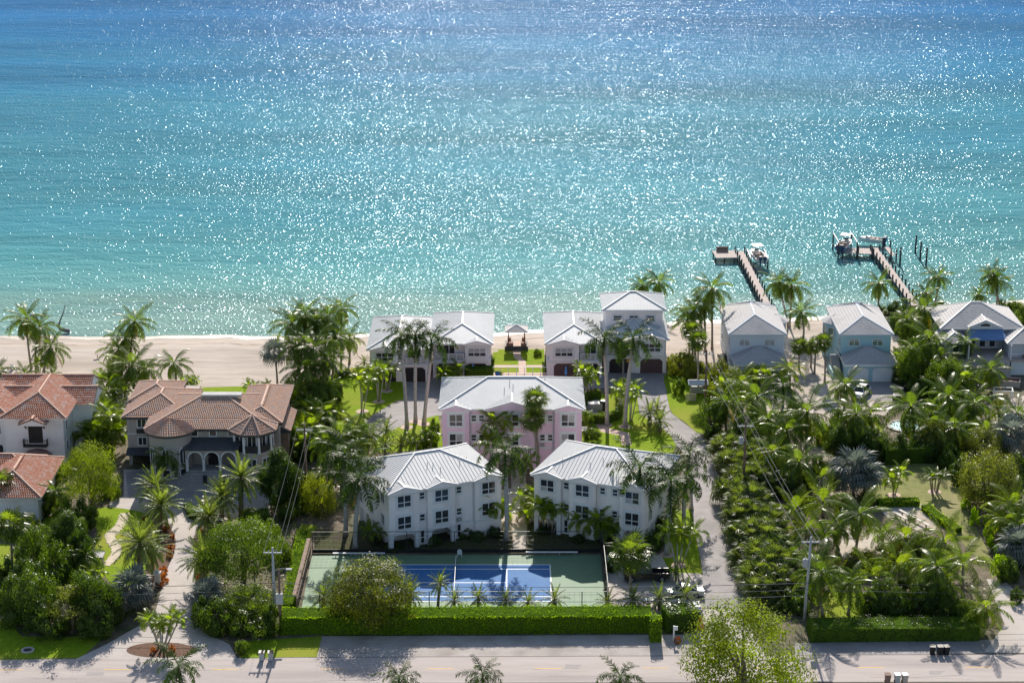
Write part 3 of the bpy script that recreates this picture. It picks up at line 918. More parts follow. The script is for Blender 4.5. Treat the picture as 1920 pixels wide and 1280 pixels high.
def roof(parent, rect, z, s, axis='x', g0=False, g1=False, mat='metal_roof', style='seam', cap='roof_cap_white', fascia='trim_white', seam='metal_seam', step=0.5, gable=None, fd=0.24, capw=0.2, label=None):
    x0, x1, y0, y1 = rect
    F, S, T = hip_faces(x0, x1, y0, y1, z, s, axis, g0, g1)
    b = MB()
    for q in F:
        b.face(q)
    for q in T:
        b.face(q, 1)
    for (p, q) in (((x0, y0), (x1, y0)), ((x1, y0), (x1, y1)), ((x1, y1), (x0, y1)), ((x0, y1), (x0, y0))):
        b.face([(p[0], p[1], z - fd), (q[0], q[1], z - fd), (q[0], q[1], z), (p[0], p[1], z)], 1)
    b.face([(x0, y1, z - fd), (x1, y1, z - fd), (x1, y0, z - fd), (x0, y0, z - fd)], 1)
    o = b.build('roof', [mat, gable or fascia], parent)
    if label:
        o['label'] = label
    sm = MB()
    for q in F:
        if style == 'seam':
            seams_on(sm, q, step)
        elif style == 'tile':
            tiles_on(sm, q)
        elif style == 'shingle':
            courses_on(sm, q)
    if sm.f:
        nm = {'seam': 'standing_seams', 'tile': 'roof_tiles', 'shingle': 'shingle_courses'}[style]
        so = sm.build(nm, {'seam': seam, 'tile': mat, 'shingle': mat}[style], o)
        so['kind'] = 'stuff'
    for (p, q) in S:
        if (Vector(p) - Vector(q)).length > 0.25:
            hgt = 0.10 if style != 'tile' else 0.2
            MB().beam(Vector(p) + Vector((0, 0, hgt * 0.4)), Vector(q) + Vector((0, 0, hgt * 0.4)), capw, hgt).build('ridge_cap', cap, o)
    if g0 or g1:
        for q in T:
            a, c, d = (Vector(k) for k in q)
            MB().beam(a, d, 0.14, 0.2).beam(c, d, 0.14, 0.2).build('verge_board', fascia, o)
    return o


WIN = {}


def window_mesh(w, h, cols, rows, split, arched, fmat):
    """frame (with bars) and panes, centred, facing -y"""
    key = (round(w, 2), round(h, 2), cols, rows, split, arched, fmat)
    if key in WIN:
        return WIN[key]
    fw = 0.13
    fr = MB()
    panes = []
    if not arched:
        fr.box(-w / 2 - fw, -w / 2, -0.07, 0.05, -h / 2 - fw, h / 2 + fw)
        fr.box(w / 2, w / 2 + fw, -0.07, 0.05, -h / 2 - fw, h / 2 + fw)
        fr.box(-w / 2, w / 2, -0.07, 0.05, h / 2, h / 2 + fw)
        fr.box(-w / 2 - 0.05, w / 2 + 0.05, -0.12, 0.05, -h / 2 - fw - 0.02, -h / 2)
        bw = 0.10
        cw_ = (w - bw * (cols - 1)) / cols
        zs = [-h / 2]
        if rows == 2:
            zm = -h / 2 + h * split
            zr = [(-h / 2, zm - bw / 2), (zm + bw / 2, h / 2)]
            fr.box(-w / 2, w / 2, -0.055, 0.04, zm - bw / 2, zm + bw / 2)
        else:
            zr = [(-h / 2, h / 2)]
        for c in range(cols):
            xa = -w / 2 + c * (cw_ + bw)
            if c:
                for (za, zb) in zr:
                    fr.box(xa - bw, xa, -0.06, 0.04, za, zb)
            for (za, zb) in zr:
                panes.append(MB().face([(xa, -0.012, za), (xa + cw_, -0.012, za), (xa + cw_, -0.012, zb), (xa, -0.012, zb)]).mesh('pane', 'glass_dark'))
    else:
        n = 12
        r = w / 2
        zs = h / 2 - r * arched
        arc = [(-r * math.cos(math.pi * k / n), zs + r * arched * math.sin(math.pi * k / n)) for k in range(n + 1)]
        outl = [(-r, -h / 2)] + arc + [(r, -h / 2)]
        R2 = r + fw
        arc2 = [(-R2 * math.cos(math.pi * k / n), zs + (r * arched + fw) * math.sin(math.pi * k / n)) for k in range(n + 1)]
        outl2 = [(-R2, -h / 2 - fw)] + arc2 + [(R2, -h / 2 - fw)]
        m_ = len(outl)
        for i in range(m_):
            j = (i + 1) % m_
            A, B, C, D = outl[i], outl[j], outl2[j], outl2[i]
            fr.face([(A[0], -0.07, A[1]), (B[0], -0.07, B[1]), (C[0], -0.07, C[1]), (D[0], -0.07, D[1])])
            fr.face([(A[0], 0.03, A[1]), (B[0], 0.03, B[1]), (B[0], -0.07, B[1]), (A[0], -0.07, A[1])])
            fr.face([(D[0], -0.07, D[1]), (C[0], -0.07, C[1]), (C[0], 0.03, C[1]), (D[0], 0.03, D[1])])
        if cols == 2:
            fr.box(-0.045, 0.045, -0.055, 0.02, -h / 2, zs + r * arched)
        if rows == 2:
            fr.box(-r, r, -0.05, 0.02, zs - 0.045, zs + 0.045)
        panes.append(MB().face([(q[0], -0.012, q[1]) for q in outl]).mesh('pane', 'glass_dark'))
    WIN[key] = (fr.mesh('window', fmat), panes)
    return WIN[key]


def window(parent, x, y, z, w, h, ang=0.0, cols=2, rows=2, split=0.36, arched=0, fmat='trim_white', glass=None):
    """ang: direction the window looks, 0 = towards the road (-y)"""
    fm, panes = window_mesh(w, h, cols, rows, split, arched, fmat)
    o = ob('window', fm, parent, (x, y, z), (0, 0, ang))
    for k, pm in enumerate(panes):
        g = ob('pane', pm, o)
        gl = glass[k % len(glass)] if glass else None
        if gl:
            g.material_slots[0].link = 'OBJECT'
            g.material_slots[0].material = MATS[gl]
    return o


def arch_panel(mb, x0, x1, y0, y1, z0, zs, ztop, openings, rise=1.0):
    """wall from x0 to x1 (y0 front, y1 back) with arched openings (cx, r) from z0 up, springing at zs"""
    e = x0
    for (cx, r) in openings:
        mb.box(e, cx - r, y0, y1, z0, ztop)
        n = 10
        prev = None
        for k in range(n + 1):
            t = math.pi * k / n
            p = (cx - r * math.cos(t), zs + r * rise * math.sin(t))
            if prev:
                for yy in (y0, y1):
                    mb.face([(prev[0], yy, prev[1]), (p[0], yy, p[1]), (p[0], yy, ztop), (prev[0], yy, ztop)])
                mb.face([(prev[0], y0, prev[1]), (p[0], y0, p[1]), (p[0], y1, p[1]), (prev[0], y1, prev[1])])
            prev = p
        mb.box(cx - r, cx + r, y0, y1, ztop - 0.02, ztop)
        e = cx + r
    mb.box(e, x1, y0, y1, z0, ztop)


def chamfer_face(parent, x0, x1, y, z0, z1, mat_in='door_and_shade_dark', name='garage_shade_face', depth=1.5):
    """dark open bay at ground level with cut upper corners, lined as a recess frame"""
    c = 0.45
    pts = [(x0, z0), (x1, z0), (x1, z1 - c), (x1 - c, z1), (x0 + c, z1), (x0, z1 - c)]
    b = MB()
    b.face([(p[0], y, p[1]) for p in pts])
    return b.build(name, mat_in, parent)


# ---------------------------------------------------------------- three-bay holiday blocks
def resort_block(label, loc, rz, W, D, eave, bays, recess, z_low, wall, win_rows, roofm, glass_seq, open_bays=()):
    t = thing('apartment_building', label, 'building', (loc[0], loc[1], 0), rz)
    hw, hd = W / 2, D / 2
    rc = 0.55
    b = MB()
    b.box(-hw, hw, -hd + rc, hd, z_low, eave - 0.02)
    b.build('wall', wall, t)
    ph = 0
    for i, (a, c) in enumerate(bays):
        bb = MB()
        bb.box(a, c, -hd, -hd + rc - 0.003, z_low, eave - 0.05)
        pk = (c - a) / 2 * 0.30
        bb.face([(a, -hd, eave - 0.05), (c, -hd, eave - 0.05), ((a + c) / 2, -hd, eave + pk - 0.16)])
        bb.build('bay', wall, t)
        # window surround and floor bands
        for k, zz in enumerate(win_rows):
            gl = glass_seq[(i + k) % len(glass_seq)]
            MB().box((a + c) / 2 - 1.22, (a + c) / 2 + 1.22, -hd - 0.03, -hd + 0.01, zz - 1.2, zz + 1.2).build('window_surround', 'trim_white', t)
            window(t, (a + c) / 2, -hd - 0.035, zz, 1.75, 1.6, 0, 2, 2, 0.36, glass=gl)
        for zz in (win_rows[0] - 1.48, eave - 0.42):
            MB().box(a - 0.03, c + 0.03, -hd - 0.05, -hd + 0.02, zz - 0.16, zz + 0.16).build('floor_band', 'trim_white', t)
        # bay gable roof running back into the main slope
        pkz = eave + pk
        roof(t, (a - 0.32, c + 0.32, -hd - 0.45, -hd + 3.2 + (c - a) * 0.32), eave - 0.02, 0.30, 'y', True, True, roofm, 'seam', gable=wall, fd=0.14, step=0.45)
    for (xa, xc, wx) in recess:
        for zz in win_rows:
            for x in wx:
                MB().box(x - 0.55, x + 0.55, -hd + rc - 0.035, -hd + rc + 0.01, zz - 0.62, zz + 0.62).build('window_surround', 'trim_white', t)
                window(t, x, -hd + rc - 0.04, zz + 0.1, 0.62, 0.82, 0, 1, 2, 0.45)
        MB().box(xa, xc, -hd + rc - 0.04, -hd + rc + 0.01, win_rows[0] - 1.64, win_rows[0] - 1.32).build('floor_band', 'trim_white', t)
    # side windows
    for sgn, ang in ((-1, -math.pi / 2), (1, math.pi / 2)):
        for zz in win_rows:
            for yy in (-hd + 2.2, -hd + 6.5, hd - 2.0):
                window(t, sgn * (hw + 0.035), yy, zz, 1.1, 1.3, ang, 2, 1, 0.4)
    roof(t, (-hw - 0.55, hw + 0.55, -hd - 0.1, hd + 0.5), eave, 0.36, 'x', False, False, roofm, 'seam')
    # vents on the roof
    r_ = random.Random(int(abs(loc[0] * 10)))
    for k in range(5):
        x, y = r_.uniform(-hw * 0.7, hw * 0.7), r_.uniform(-hd * 0.6, hd * 0.2)
        dd = min(hd + 0.3 - abs(y), hw + 0.5 - abs(x))
        MB().tube([(x, y, eave + dd * 0.36 - 0.05), (x, y, eave + dd * 0.36 + 0.3)], 0.045, 6).build('vent_pipe', 'galvanised', t)
    for x in (bays[0][1] + 0.12, bays[-1][0] - 0.12):
        MB().tube([(x, -hd + rc - 0.07, z_low + 0.1), (x, -hd + rc - 0.07, eave - 0.3)], 0.05, 6).build('downpipe', 'trim_white', t)
    for (xa, xc, wx) in recess[-1:]:
        MB().box(wx[0] - 0.3, wx[0] + 0.3, -hd + rc - 0.32, -hd + rc - 0.045, win_rows[0] - 1.2, win_rows[0] - 0.75).build('wall_air_conditioner', 'galvanised', t)
    if z_low > 0.5:
        # ground level: columns under the bays, a closed core further back
        MB().box(-hw + 0.5, hw - 0.5, -hd + 3.2, hd - 0.3, 0, z_low + 0.01).build('ground_core', 'blush_wall', t)
        for i, (a, c) in enumerate(bays):
            if i in open_bays:
                for x in (a + 0.28, c - 0.28):
                    MB().box(x - 0.27, x + 0.27, -hd + 0.02, -hd + 0.56, 0, z_low - 0.02).build('column', 'trim_white', t)
                    s_ = 1 if x < (a + c) / 2 else -1
                    MB().beam((x, -hd + 0.29, z_low - 0.75), (x + s_ * 0.75, -hd + 0.29, z_low - 0.05), 0.22).build('column_brace', 'trim_white', t)
            else:
                bb = MB().box(a, c, -hd + 0.01, -hd + 3.3, 0, z_low - 0.004)
                bb.build('ground_room', wall, t)
        for (xa, xc, wx) in recess:
            MB().box(xa, xc, -hd + rc + 0.01, -hd + 3.3, 0, z_low - 0.004).build('ground_room', wall, t)
            for x in wx:
                window(t, x, -hd + rc - 0.03, 1.15, 0.45, 1.7, 0, 1, 2, 0.45)
        for x in (-hw + 0.3, hw - 0.3):
            for yy in (-hd + 4.5, 0.5, hd - 1.0):
                MB().box(x - 0.25, x + 0.25, yy - 0.25, yy + 0.25, 0, z_low - 0.02).build('column', 'trim_white', t)
    return t


G0, G1 = None, 'curtain_glass'
resort_block('three-bay pink apartment block with pale metal roof in the centre', (0.0, 282.6), 0, 19.6, 13.2, 9.0,
             [(-9.8, -6.0), (-3.7, 3.7), (6.0, 9.8)], [(-6.0, -3.7, (-5.4, -4.3)), (3.7, 6.0, (4.3, 5.4))], 0.0, 'pink_wall', (4.45, 7.35), 'metal_roof', [(G0, G0, G0, G1), (G0, G0, G0, G0), (G1, G1, G0, G0)])
for x in (-1.9, 1.9):
    pass
fl = resort_block('blush three-bay apartment block with seamed white roof left of the garden walk', (-11.05, 255.3), rad(23.6), 15.6, 12.6, 8.0,
                  [(-7.8, -3.7), (-2.5, 1.3), (4.1, 7.8)], [(-3.7, -2.5, (-3.1,)), (1.3, 4.1, (2.0,))], 2.2, 'blush_wall', (3.75, 6.75), 'metal_roof_pale', [(G0, G0, G0, G0), (G0, G0, G0, G0)], open_bays=(0, 1))
fr = resort_block('blush three-bay apartment block with seamed white roof right of the garden walk', (12.35, 256.6), rad(-21.6), 15.2, 13.0, 8.0,
                  [(-7.6, -3.9), (-2.7, 0.9), (4.2, 7.6)], [(-3.9, -2.7, (-3.3,)), (0.9, 4.2, (1.7, 3.4))], 2.2, 'blush_wall', (3.75, 6.75), 'metal_roof_pale', [(G0, G0, G0, G0), (G1, G0, G0, G0)], open_bays=(0, 2))


# ---------------------------------------------------------------- beach duplexes with garages below
def beach_block(name_label, units, loc):
    """units: dicts with x0,x1,y0,y1,eave,bay(x0,x1),bal(x0,x1)"""
    t = thing('beach_house', name_label, 'building', (loc[0], loc[1], 0))
    for u in units:
        x0, x1, y0, y1, ev = u['r'] + (u['eave'],)
        fl_ = u.get('floor', 2.7)
        wall = 'blush_wall'
        MB().box(x0, x1, y0 + 1.6, y1, fl_, ev - 0.02).build('wall', wall, t)
        MB().box(x0 + 0.02, x1 - 0.02, y0 + 0.3, y1 - 0.02, 0, fl_ - 0.004).build('ground_wall', wall, t)
        MB().box(x0, x1, y0 - 0.02, y0 + 1.6, fl_ + 0.004, fl_ + 0.35).build('balcony_floor', 'trim_white', t)
        bx = u['bay']
        MB().box(bx[0], bx[1], y0 - 0.1, y0 + 1.6 - 0.003, fl_ + 0.36, ev - 0.06).face([(bx[0], y0 - 0.1, ev - 0.06), (bx[1], y0 - 0.1, ev - 0.06), ((bx[0] + bx[1]) / 2, y0 - 0.1, ev + 0.45)]).build('bay', 'white_wall' if u.get('pale') else 'blush_wall', t)
        xm = (bx[0] + bx[1]) / 2
        MB().box(xm - 1.75, xm + 1.75, y0 - 0.135, y0 - 0.09, fl_ + 0.75, ev - 0.55).build('window_surround', 'trim_white', t)
        window(t, xm, y0 - 0.14, (fl_ + ev) / 2 + 0.15, 2.7, 1.25, 0, 3, 2, 0.45, glass=u.get('glass'))
        roof(t, (bx[0] - 0.3, bx[1] + 0.3, y0 - 0.6, y0 + 3.0), ev - 0.05, 0.28, 'y', True, True, 'metal_roof', 'seam', gable=wall, fd=0.14, step=0.45)
        ba = u.get('bal')
        if ba:
            for x in [ba[0] + (ba[1] - ba[0]) * k / 4 for k in range(5)]:
                MB().box(x - 0.05, x + 0.05, y0 + 0.0, y0 + 0.1, fl_ + 0.35, fl_ + 1.35).build('railing_post', 'trim_white', t)
            MB().box(ba[0], ba[1], y0, y0 + 0.1, fl_ + 1.35, fl_ + 1.45).build('handrail', 'trim_white', t)
            MB().box(ba[0], ba[1], y0 + 0.035, y0 + 0.06, fl_ + 0.45, fl_ + 1.33).build('railing_panel', 'curtain_glass', t)
            window(t, (ba[0] + ba[1]) / 2, y0 + 1.56, fl_ + 1.5, 1.7, 2.1, 0, 2, 1)
        for (ga, gb, gm) in u.get('gar', ()):
            o = chamfer_face(t, ga, gb, y0 + 0.292, 0.02, fl_ - 0.3, gm, 'garage_door' if gm != 'door_and_shade_dark' else 'garage_shade_face')  # flat face: maroon is a door, near-black is painted shade
        if u.get('roof', True):
            roof(t, (x0 - 0.45, x1 + 0.45, y0 - 0.3, y1 + 0.45), ev, 0.355, 'y', False, False, 'metal_roof', 'seam', step=0.55)
    return t


t = beach_block('twin-roofed beach house left of the gazebo walk', [
    dict(r=(-9.8, -0.4, -9.2, 7.6), eave=5.6, bay=(-9.4, -5.2), bal=(-4.9, -0.6), gar=((-4.4, -0.9, 'door_and_shade_dark'), (-9.0, -5.6, 'door_and_shade_dark')), pale=True),
    dict(r=(0.2, 9.5, -7.2, 9.0), eave=5.9, bay=(5.4, 9.2), bal=(0.4, 5.2), gar=((0.8, 4.6, 'door_and_shade_dark'), (5.6, 9.0, 'door_and_shade_dark')), pale=True, glass=(G0, G1))], (-12.9, 323.4))
t = beach_block('pink beach house with an upper storey right of the gazebo walk', [
    dict(r=(-9.7, -0.9, -7.4, 9.0), eave=5.9, bay=(-9.4, -4.6), bal=(-4.3, -1.1), gar=((-8.6, -4.9, 'maroon_door'), (-4.2, -1.3, 'door_and_shade_dark')), glass=(G0, G1)),
    dict(r=(-0.4, 9.6, -5.0, 9.0), eave=5.9, bay=(5.2, 9.2), bal=(0.0, 5.0), gar=((5.4, 9.0, 'maroon_door'), (0.4, 4.0, 'door_and_shade_dark')))], (15.3, 323.6))
# upper storey
MB().box(-0.1, 9.2, 0.4, 8.6, 5.9, 9.3).build('upper_wall', 'blush_wall', t)
for x in (1.9, 4.5, 7.2):
    MB().box(x - 0.95, x + 0.95, 0.345, 0.395, 7.15, 8.45).build('window_surround', 'trim_white', t)
    window(t, x, 0.335, 7.75, 1.3, 0.75, 0, 1, 2, 0.5)
roof(t, (-0.7, 9.8, -0.3, 9.2), 9.3, 0.37, 'x', False, False, 'metal_roof', 'seam', step=0.55)

# ---------------------------------------------------------------- gazebo at the end of the walk
gx, gy = 0.75, 331.2
t = thing('beach_gazebo', 'small hip-roofed gazebo on a brick base where the walk meets the sand', 'gazebo', (gx, gy, 0.1))
MB().box(-1.95, 1.95, -0.9, 2.3, 0, 0.75).build('base', 'slate_dark', t)
MB().box(-1.7, -0.55, -0.7, 0.2, 0.754, 1.25).build('low_wall', 'brick_low', t)
MB().box(0.75, 1.7, -0.7, 0.2, 0.754, 1.25).build('low_wall', 'brick_low', t)
MB().box(-1.5, -0.9, 1.4, 2.0, 0.754, 1.5).build('pier', 'brick_low', t)
MB().box(0.9, 1.5, 1.4, 2.0, 0.754, 1.5).build('pier', 'brick_low', t)
MB().box(-0.5, 0.7, -0.85, 2.2, 0.754, 0.8).build('floor', 'path_pink', t)
for x in (-1.35, 1.35):
    for y in (-0.45, 1.7):
        MB().box(x - 0.09, x + 0.09, y - 0.09, y + 0.09, 0.757, 3.3).build('post', 'pole_brown', t)
roof(t, (-1.9, 1.9, -1.1, 2.4), 3.3, 0.42, 'x', False, False, 'shingle_pale', 'shingle', cap='trim_white', fd=0.12, capw=0.14)


# ---------------------------------------------------------------- two stilt houses with shingle roofs
def shore_house(label, loc, wall, W, D, ev, stair=False, glass=('curtain_glass',), gw=8.0, side=-1):
    t = thing('shore_house', label, 'house', (loc[0], loc[1], 0.12))
    hw, hd = W / 2, D / 2
    MB().box(-hw, hw, -hd, hd, 0, ev - 0.02).build('wall', wall, t)
    # half octagon bay on the left flank
    bay = [(-hw + 0.05, -0.5), (-hw - 1.1, 0.6), (-hw - 1.5, 2.2), (-hw - 1.1, 3.8), (-hw + 0.05, 4.9)]
    if side > 0:
        bay = [(-p[0], p[1]) for p in reversed(bay)]
    MB().prism(bay, 0.02, ev - 0.6).build('side_bay', wall, t)
    for (p, q) in zip(bay, bay[1:]):
        mx, my = (p[0] + q[0]) / 2, (p[1] + q[1]) / 2
        a_ = math.atan2(q[1] - p[1], q[0] - p[0]) + math.pi
        window(t, mx + 0.03 * math.sin(a_), my - 0.03 * math.cos(a_), ev - 2.0, 1.0, 1.35, a_, 1, 1, glass=('green_glass',))
    b = MB()
    for (p, q) in zip(bay, bay[1:]):
        b.face([(p[0] * 1.09, p[1], ev - 0.62), (q[0] * 1.09, q[1], ev - 0.62), (side * (hw - 0.4), 2.2, ev + 0.5)])
    b.build('bay_roof', 'shingle', t)
    roof(t, (-hw - 0.4, hw + 0.4, -hd - 0.4, hd + 0.4), ev, 0.40, 'y', False, False, 'shingle', 'shingle', cap='pale_blue_wall', fascia='pale_blue_wall', fd=0.26, capw=0.22)
    roof(t, (-hw * 0.75, hw * 0.9, hd - 7.0, hd + 0.7), ev + 0.25, 0.42, 'x', False, False, 'shingle', 'shingle', cap='pale_blue_wall', fascia='pale_blue_wall', fd=0.2, capw=0.2)
    for x in (-hw * 0.47, hw * 0.47):
        MB().box(x - 0.9, x + 0.9, -hd - 0.03, -hd + 0.01, ev - 2.25, ev - 0.75).build('window_surround', wall, t)
        window(t, x, -hd - 0.035, ev - 1.45, 1.55, 1.05, 0, 2, 2, 0.5, arched=0.32, glass=glass)
    for yy in (-hd + 1.2, hd - 3.0):
        for zz in (ev - 1.6, ev - 4.3):
            window(t, -hw - 0.035, yy, zz, 0.7, 1.0, -math.pi / 2, 1, 2)
            window(t, hw + 0.035, yy, zz, 0.7, 1.0, math.pi / 2, 1, 2)
    # garage in front, under its own hip roof
    gx0 = -gw / 2 + 0.2
    MB().box(gx0, gx0 + gw, -hd - 4.6, -hd - 0.004, 0, 2.95).build('garage_wall', wall, t)
    roof(t, (gx0 - 0.35, gx0 + gw + 0.35, -hd - 5.0, -hd + 3.2), 3.0, 0.42, 'x', False, False, 'shingle', 'shingle', cap='shingle_pale', fascia='white_wall', fd=0.3, capw=0.14)
    for k in (0, 1):
        xa = gx0 + 0.35 + k * (gw / 2 - 0.05)
        w_ = gw / 2 - 0.7
        n = 8
        pts = [(xa, 0.02), (xa + w_, 0.02)] + [(xa + w_ / 2 + w_ / 2 * math.cos(math.pi * j / n), 1.95 + 0.42 * math.sin(math.pi * j / n)) for j in range(n + 1)]
        d = MB().face([(q[0], -hd - 4.62, q[1]) for q in pts]).build('garage_door', 'white_wall', t)
        for j in range(1, 4):
            MB().box(xa + 0.05, xa + w_ - 0.05, -hd - 4.635, -hd - 4.62, 0.55 * j - 0.02, 0.55 * j + 0.02).build('door_groove', 'trim_white', d)
    if stair:
        for k in range(14):
            MB().box(-hw - 1.5, -hw - 0.15, -hd - 3.4 + k * 0.32, -hd - 3.4 + (k + 1) * 0.32 - 0.01, 0, 0.2 * (k + 1)).build('step', 'shingle_pale', t)
        MB().box(-hw - 1.75, -hw - 1.52, -hd - 3.5, -hd + 1.2, 0, 1.2).build('stair_wall', wall, t)
        MB().box(-hw - 0.12, -hw - 0.02, -hd - 0.9, -hd + 0.4, 2.2, 3.2).build('meter_shade_panel', 'door_and_shade_dark', t)  # panel proud of the wall, its dark colour painting a recess's shade
    return t


shore_house('pale blue house with grey shingle roof beside the left pier', (39.4, 326.3), 'pale_blue_wall', 8.6, 15.2, 6.6, glass=('curtain_glass',), side=1)
shore_house('turquoise house with grey shingle roof and twin arched garage doors', (56.9, 326.0), 'turquoise_wall', 8.0, 14.6, 6.6, stair=True, glass=('green_glass',))

# ---------------------------------------------------------------- pale grey house at the right edge
t = thing('grey_house', 'pale grey house with a blue porch roof at the right edge', 'house', (76.3, 327.5, 0.1))
MB().box(-6.0, 6.2, -4.0, 6.5, 0, 6.2).build('wall', 'grey_wall', t)
roof(t, (-6.8, 7.0, -4.9, 7.2), 6.25, 0.45, 'x', False, False, 'shingle_pale', 'shingle', cap='roof_cap_white', fd=0.2, capw=0.2)
MB().box(-2.0, 3.0, -4.6, -4.003, 3.0, 6.6).face([(-2.0, -4.6, 6.6), (3.0, -4.6, 6.6), (0.5, -4.6, 7.7)]).build('porch_gable', 'grey_wall', t)
roof(t, (-2.3, 3.3, -5.1, 1.5), 6.5, 0.42, 'y', True, False, 'shingle_pale', 'shingle', cap='roof_cap_white', gable='grey_wall', fd=0.14)
window(t, 0.5, -5.16, 6.95, 1.7, 0.5, 0, 1, 1, arched=0.5)
MB().face([(-2.4, -4.62, 6.3), (3.4, -4.62, 6.3), (3.7, -7.2, 5.1), (-2.7, -7.2, 5.1)]).face([(-2.7, -7.2, 5.1), (3.7, -7.2, 5.1), (3.7, -7.2, 4.9), (-2.7, -7.2, 4.9)]).build('porch_roof', 'blue_metal', t)
for x in (-1.3, 0.3, 1.9):
    window(t, x, -4.64, 4.0, 0.9, 1.7, 0, 1, 1)
for x0, x1 in ((-6.8, -2.9), (3.7, 9.6)):
    MB().box(x0, x1, -8.6, -3.9, 2.6, 5.0).build('wing_wall', 'grey_wall', t)
    roof(t, (x0 - 0.5, x1 + 0.5, -9.1, -2.5), 5.05, 0.45, 'y', False, False, 'shingle_pale', 'shingle', cap='roof_cap_white', fd=0.16)
    window(t, (x0 + x1) / 2, -8.64, 3.9, 0.85, 1.3, 0, 1, 1)
    MB().box((x0 + x1) / 2 - 0.7, (x0 + x1) / 2 + 0.7, -9.5, -8.9, 2.66, 3.1).build('bench', 'wood_brown', t)
    for x in (x0 + 0.1, x1 - 0.1):
        MB().box(x - 0.1, x + 0.1, -9.9, -9.7, 0, 5.0).build('porch_post', 'trim_white', t)
    MB().box(x0, x1, -9.85, -9.75, 3.5, 3.6).build('porch_rail', 'trim_white', t)
MB().box(-7.0, 9.8, -10.2, -4.1, 2.3, 2.58).build('porch_deck', 'wood_grey', t)
MB().box(-6.9, 9.7, -9.9, -4.2, 0, 2.296).build('under_porch_wall', 'pale_blue_wall', t)
for k in range(6):
    MB().box(-2.6, 3.5, -10.25 - 0.34 * (k + 1), -10.25 - 0.34 * k - 0.01, 0, 2.3 - 0.36 * (k + 1) + 0.1).build('step', 'wood_grey', t)

# ---------------------------------------------------------------- taupe mansion
t = thing('mansion', 'taupe mansion with brown barrel-tile roof, arched porch and wide curved steps', 'mansion', (-43.0, 274.5, 0))
TW = 'taupe_wall'
EV = 7.4
# left wing: two storeys over a garage opening
MB().box(-11.6, -3.0, 3.0, 16.5, 2.5, EV - 0.02).build('wall', TW, t)
MB().box(-11.5, -3.1, 6.2, 16.4, 0, 2.495).build('garage_wall', 'door_and_shade_dark', t)  # set-back wall, its near-black colour painting the garage's shade
for x in (-11.3, -7.4):
    MB().box(x - 0.25, x + 0.25, 3.05, 3.6, 0, 2.49).build('garage_pier', TW, t)
MB().face([(-11.7, 2.9, 2.7), (-4.5, 2.9, 2.7), (-4.5, 1.3, 2.2), (-11.7, 1.3, 2.2)]).face([(-11.7, 1.3, 2.2), (-4.5, 1.3, 2.2), (-4.5, 1.3, 2.05), (-11.7, 1.3, 2.05)]).build('canopy_roof', 'slate_dark', t)
for x in (-9.5, -6.2):
    window(t, x, 2.965, 6.35, 1.1, 1.1, 0, 2, 1)
    window(t, x, 2.965, 3.65, 1.1, 1.1, 0, 2, 1)
    MB().tube([(x - 0.6, 2.55, 5.55), (x + 0.6, 2.55, 5.55)], 0.05, 5).box(x - 0.7, x + 0.7, 2.5, 2.99, 4.95, 5.0).box(x - 0.7, x + 0.7, 2.48, 2.53, 5.0, 5.6).build('juliet_balcony', 'dark_metal', t)
MB().box(-11.62, -3.0, 2.94, 2.99, 4.72, 4.86).build('string_course', 'trim_white', t)
for yy in (5, 9, 13):
    window(t, -11.635, yy, 6.2, 1.0, 1.1, -math.pi / 2, 2, 1)
    window(t, -11.635, yy, 3.6, 1.0, 1.1, -math.pi / 2, 2, 1)
# centre block with arcade porch
MB().box(-5.0, 8.0, -1.9, 12.0, 0, EV - 0.02).build('wall', TW, t)
PY = -4.3
ar = MB()
ARC = (-0.95, 1.35, 3.65)
arch_panel(ar, -2.35, 5.0, PY, PY + 0.45, 2.0, 3.75, 5.2, [(a_, 0.95) for a_ in ARC])
ar.build('arcade', TW, t)
for cx in ARC:
    b = MB()
    n = 12
    for k in range(n):
        t0, t1 = math.pi * k / n, math.pi * (k + 1) / n
        P = lambda r, tt: (cx - r * math.cos(tt), PY - 0.06, 3.75 + r * math.sin(tt))
        q = lambda r, tt: (cx - r * math.cos(tt), PY, 3.75 + r * math.sin(tt))
        b.face([P(0.93, t0), P(0.93, t1), P(1.12, t1), P(1.12, t0)])
        b.face([P(1.12, t0), P(1.12, t1), q(1.12, t1), q(1.12, t0)])
    b.build('arch_trim', 'trim_white', t)
for x in (-2.1, 0.2, 2.5, 4.8):
    MB().lathe([(0.26, 2.02), (0.2, 2.2), (0.18, 3.45), (0.28, 3.7), (0.28, 3.8)], 10, x, PY - 0.12).build('porch_column', 'trim_white', t)
MB().box(-2.35, 5.0, PY + 0.01, -1.91, 1.7, 2.0).build('porch_floor', 'stone_step', t)
MB().box(-2.35, 5.0, PY + 0.02, -1.91, 0, 1.69).build('porch_base', TW, t)
MB().face([(-2.6, -1.92, 6.05), (5.2, -1.92, 6.05), (5.2, PY - 0.4, 5.25), (-2.6, PY - 0.4, 5.25)]).face([(-2.6, PY - 0.4, 5.25), (5.2, PY - 0.4, 5.25), (5.2, PY - 0.4, 5.05), (-2.6, PY - 0.4, 5.05)]).build('porch_roof', 'slate_dark', t)
door_o = MB().box(0.5, 2.2, -1.96, -1.904, 2.01, 4.5).build('door', 'door_and_shade_dark', t)
MB().box(0.62, 0.69, -2.0, -1.96, 3.0, 3.4).build('handle', 'galvanised', door_o)
for x in (-1.3, 1.3, 3.9):
    window(t, x, -1.935, 6.62, 0.85, 0.7, 0, 1, 1)
for x in (-0.95, 3.65):
    MB().lathe([(0.0, 4.3), (0.12, 4.25), (0.14, 3.9), (0.0, 3.7)], 6, x, -2.06).build('wall_lantern', 'dark_metal', t)
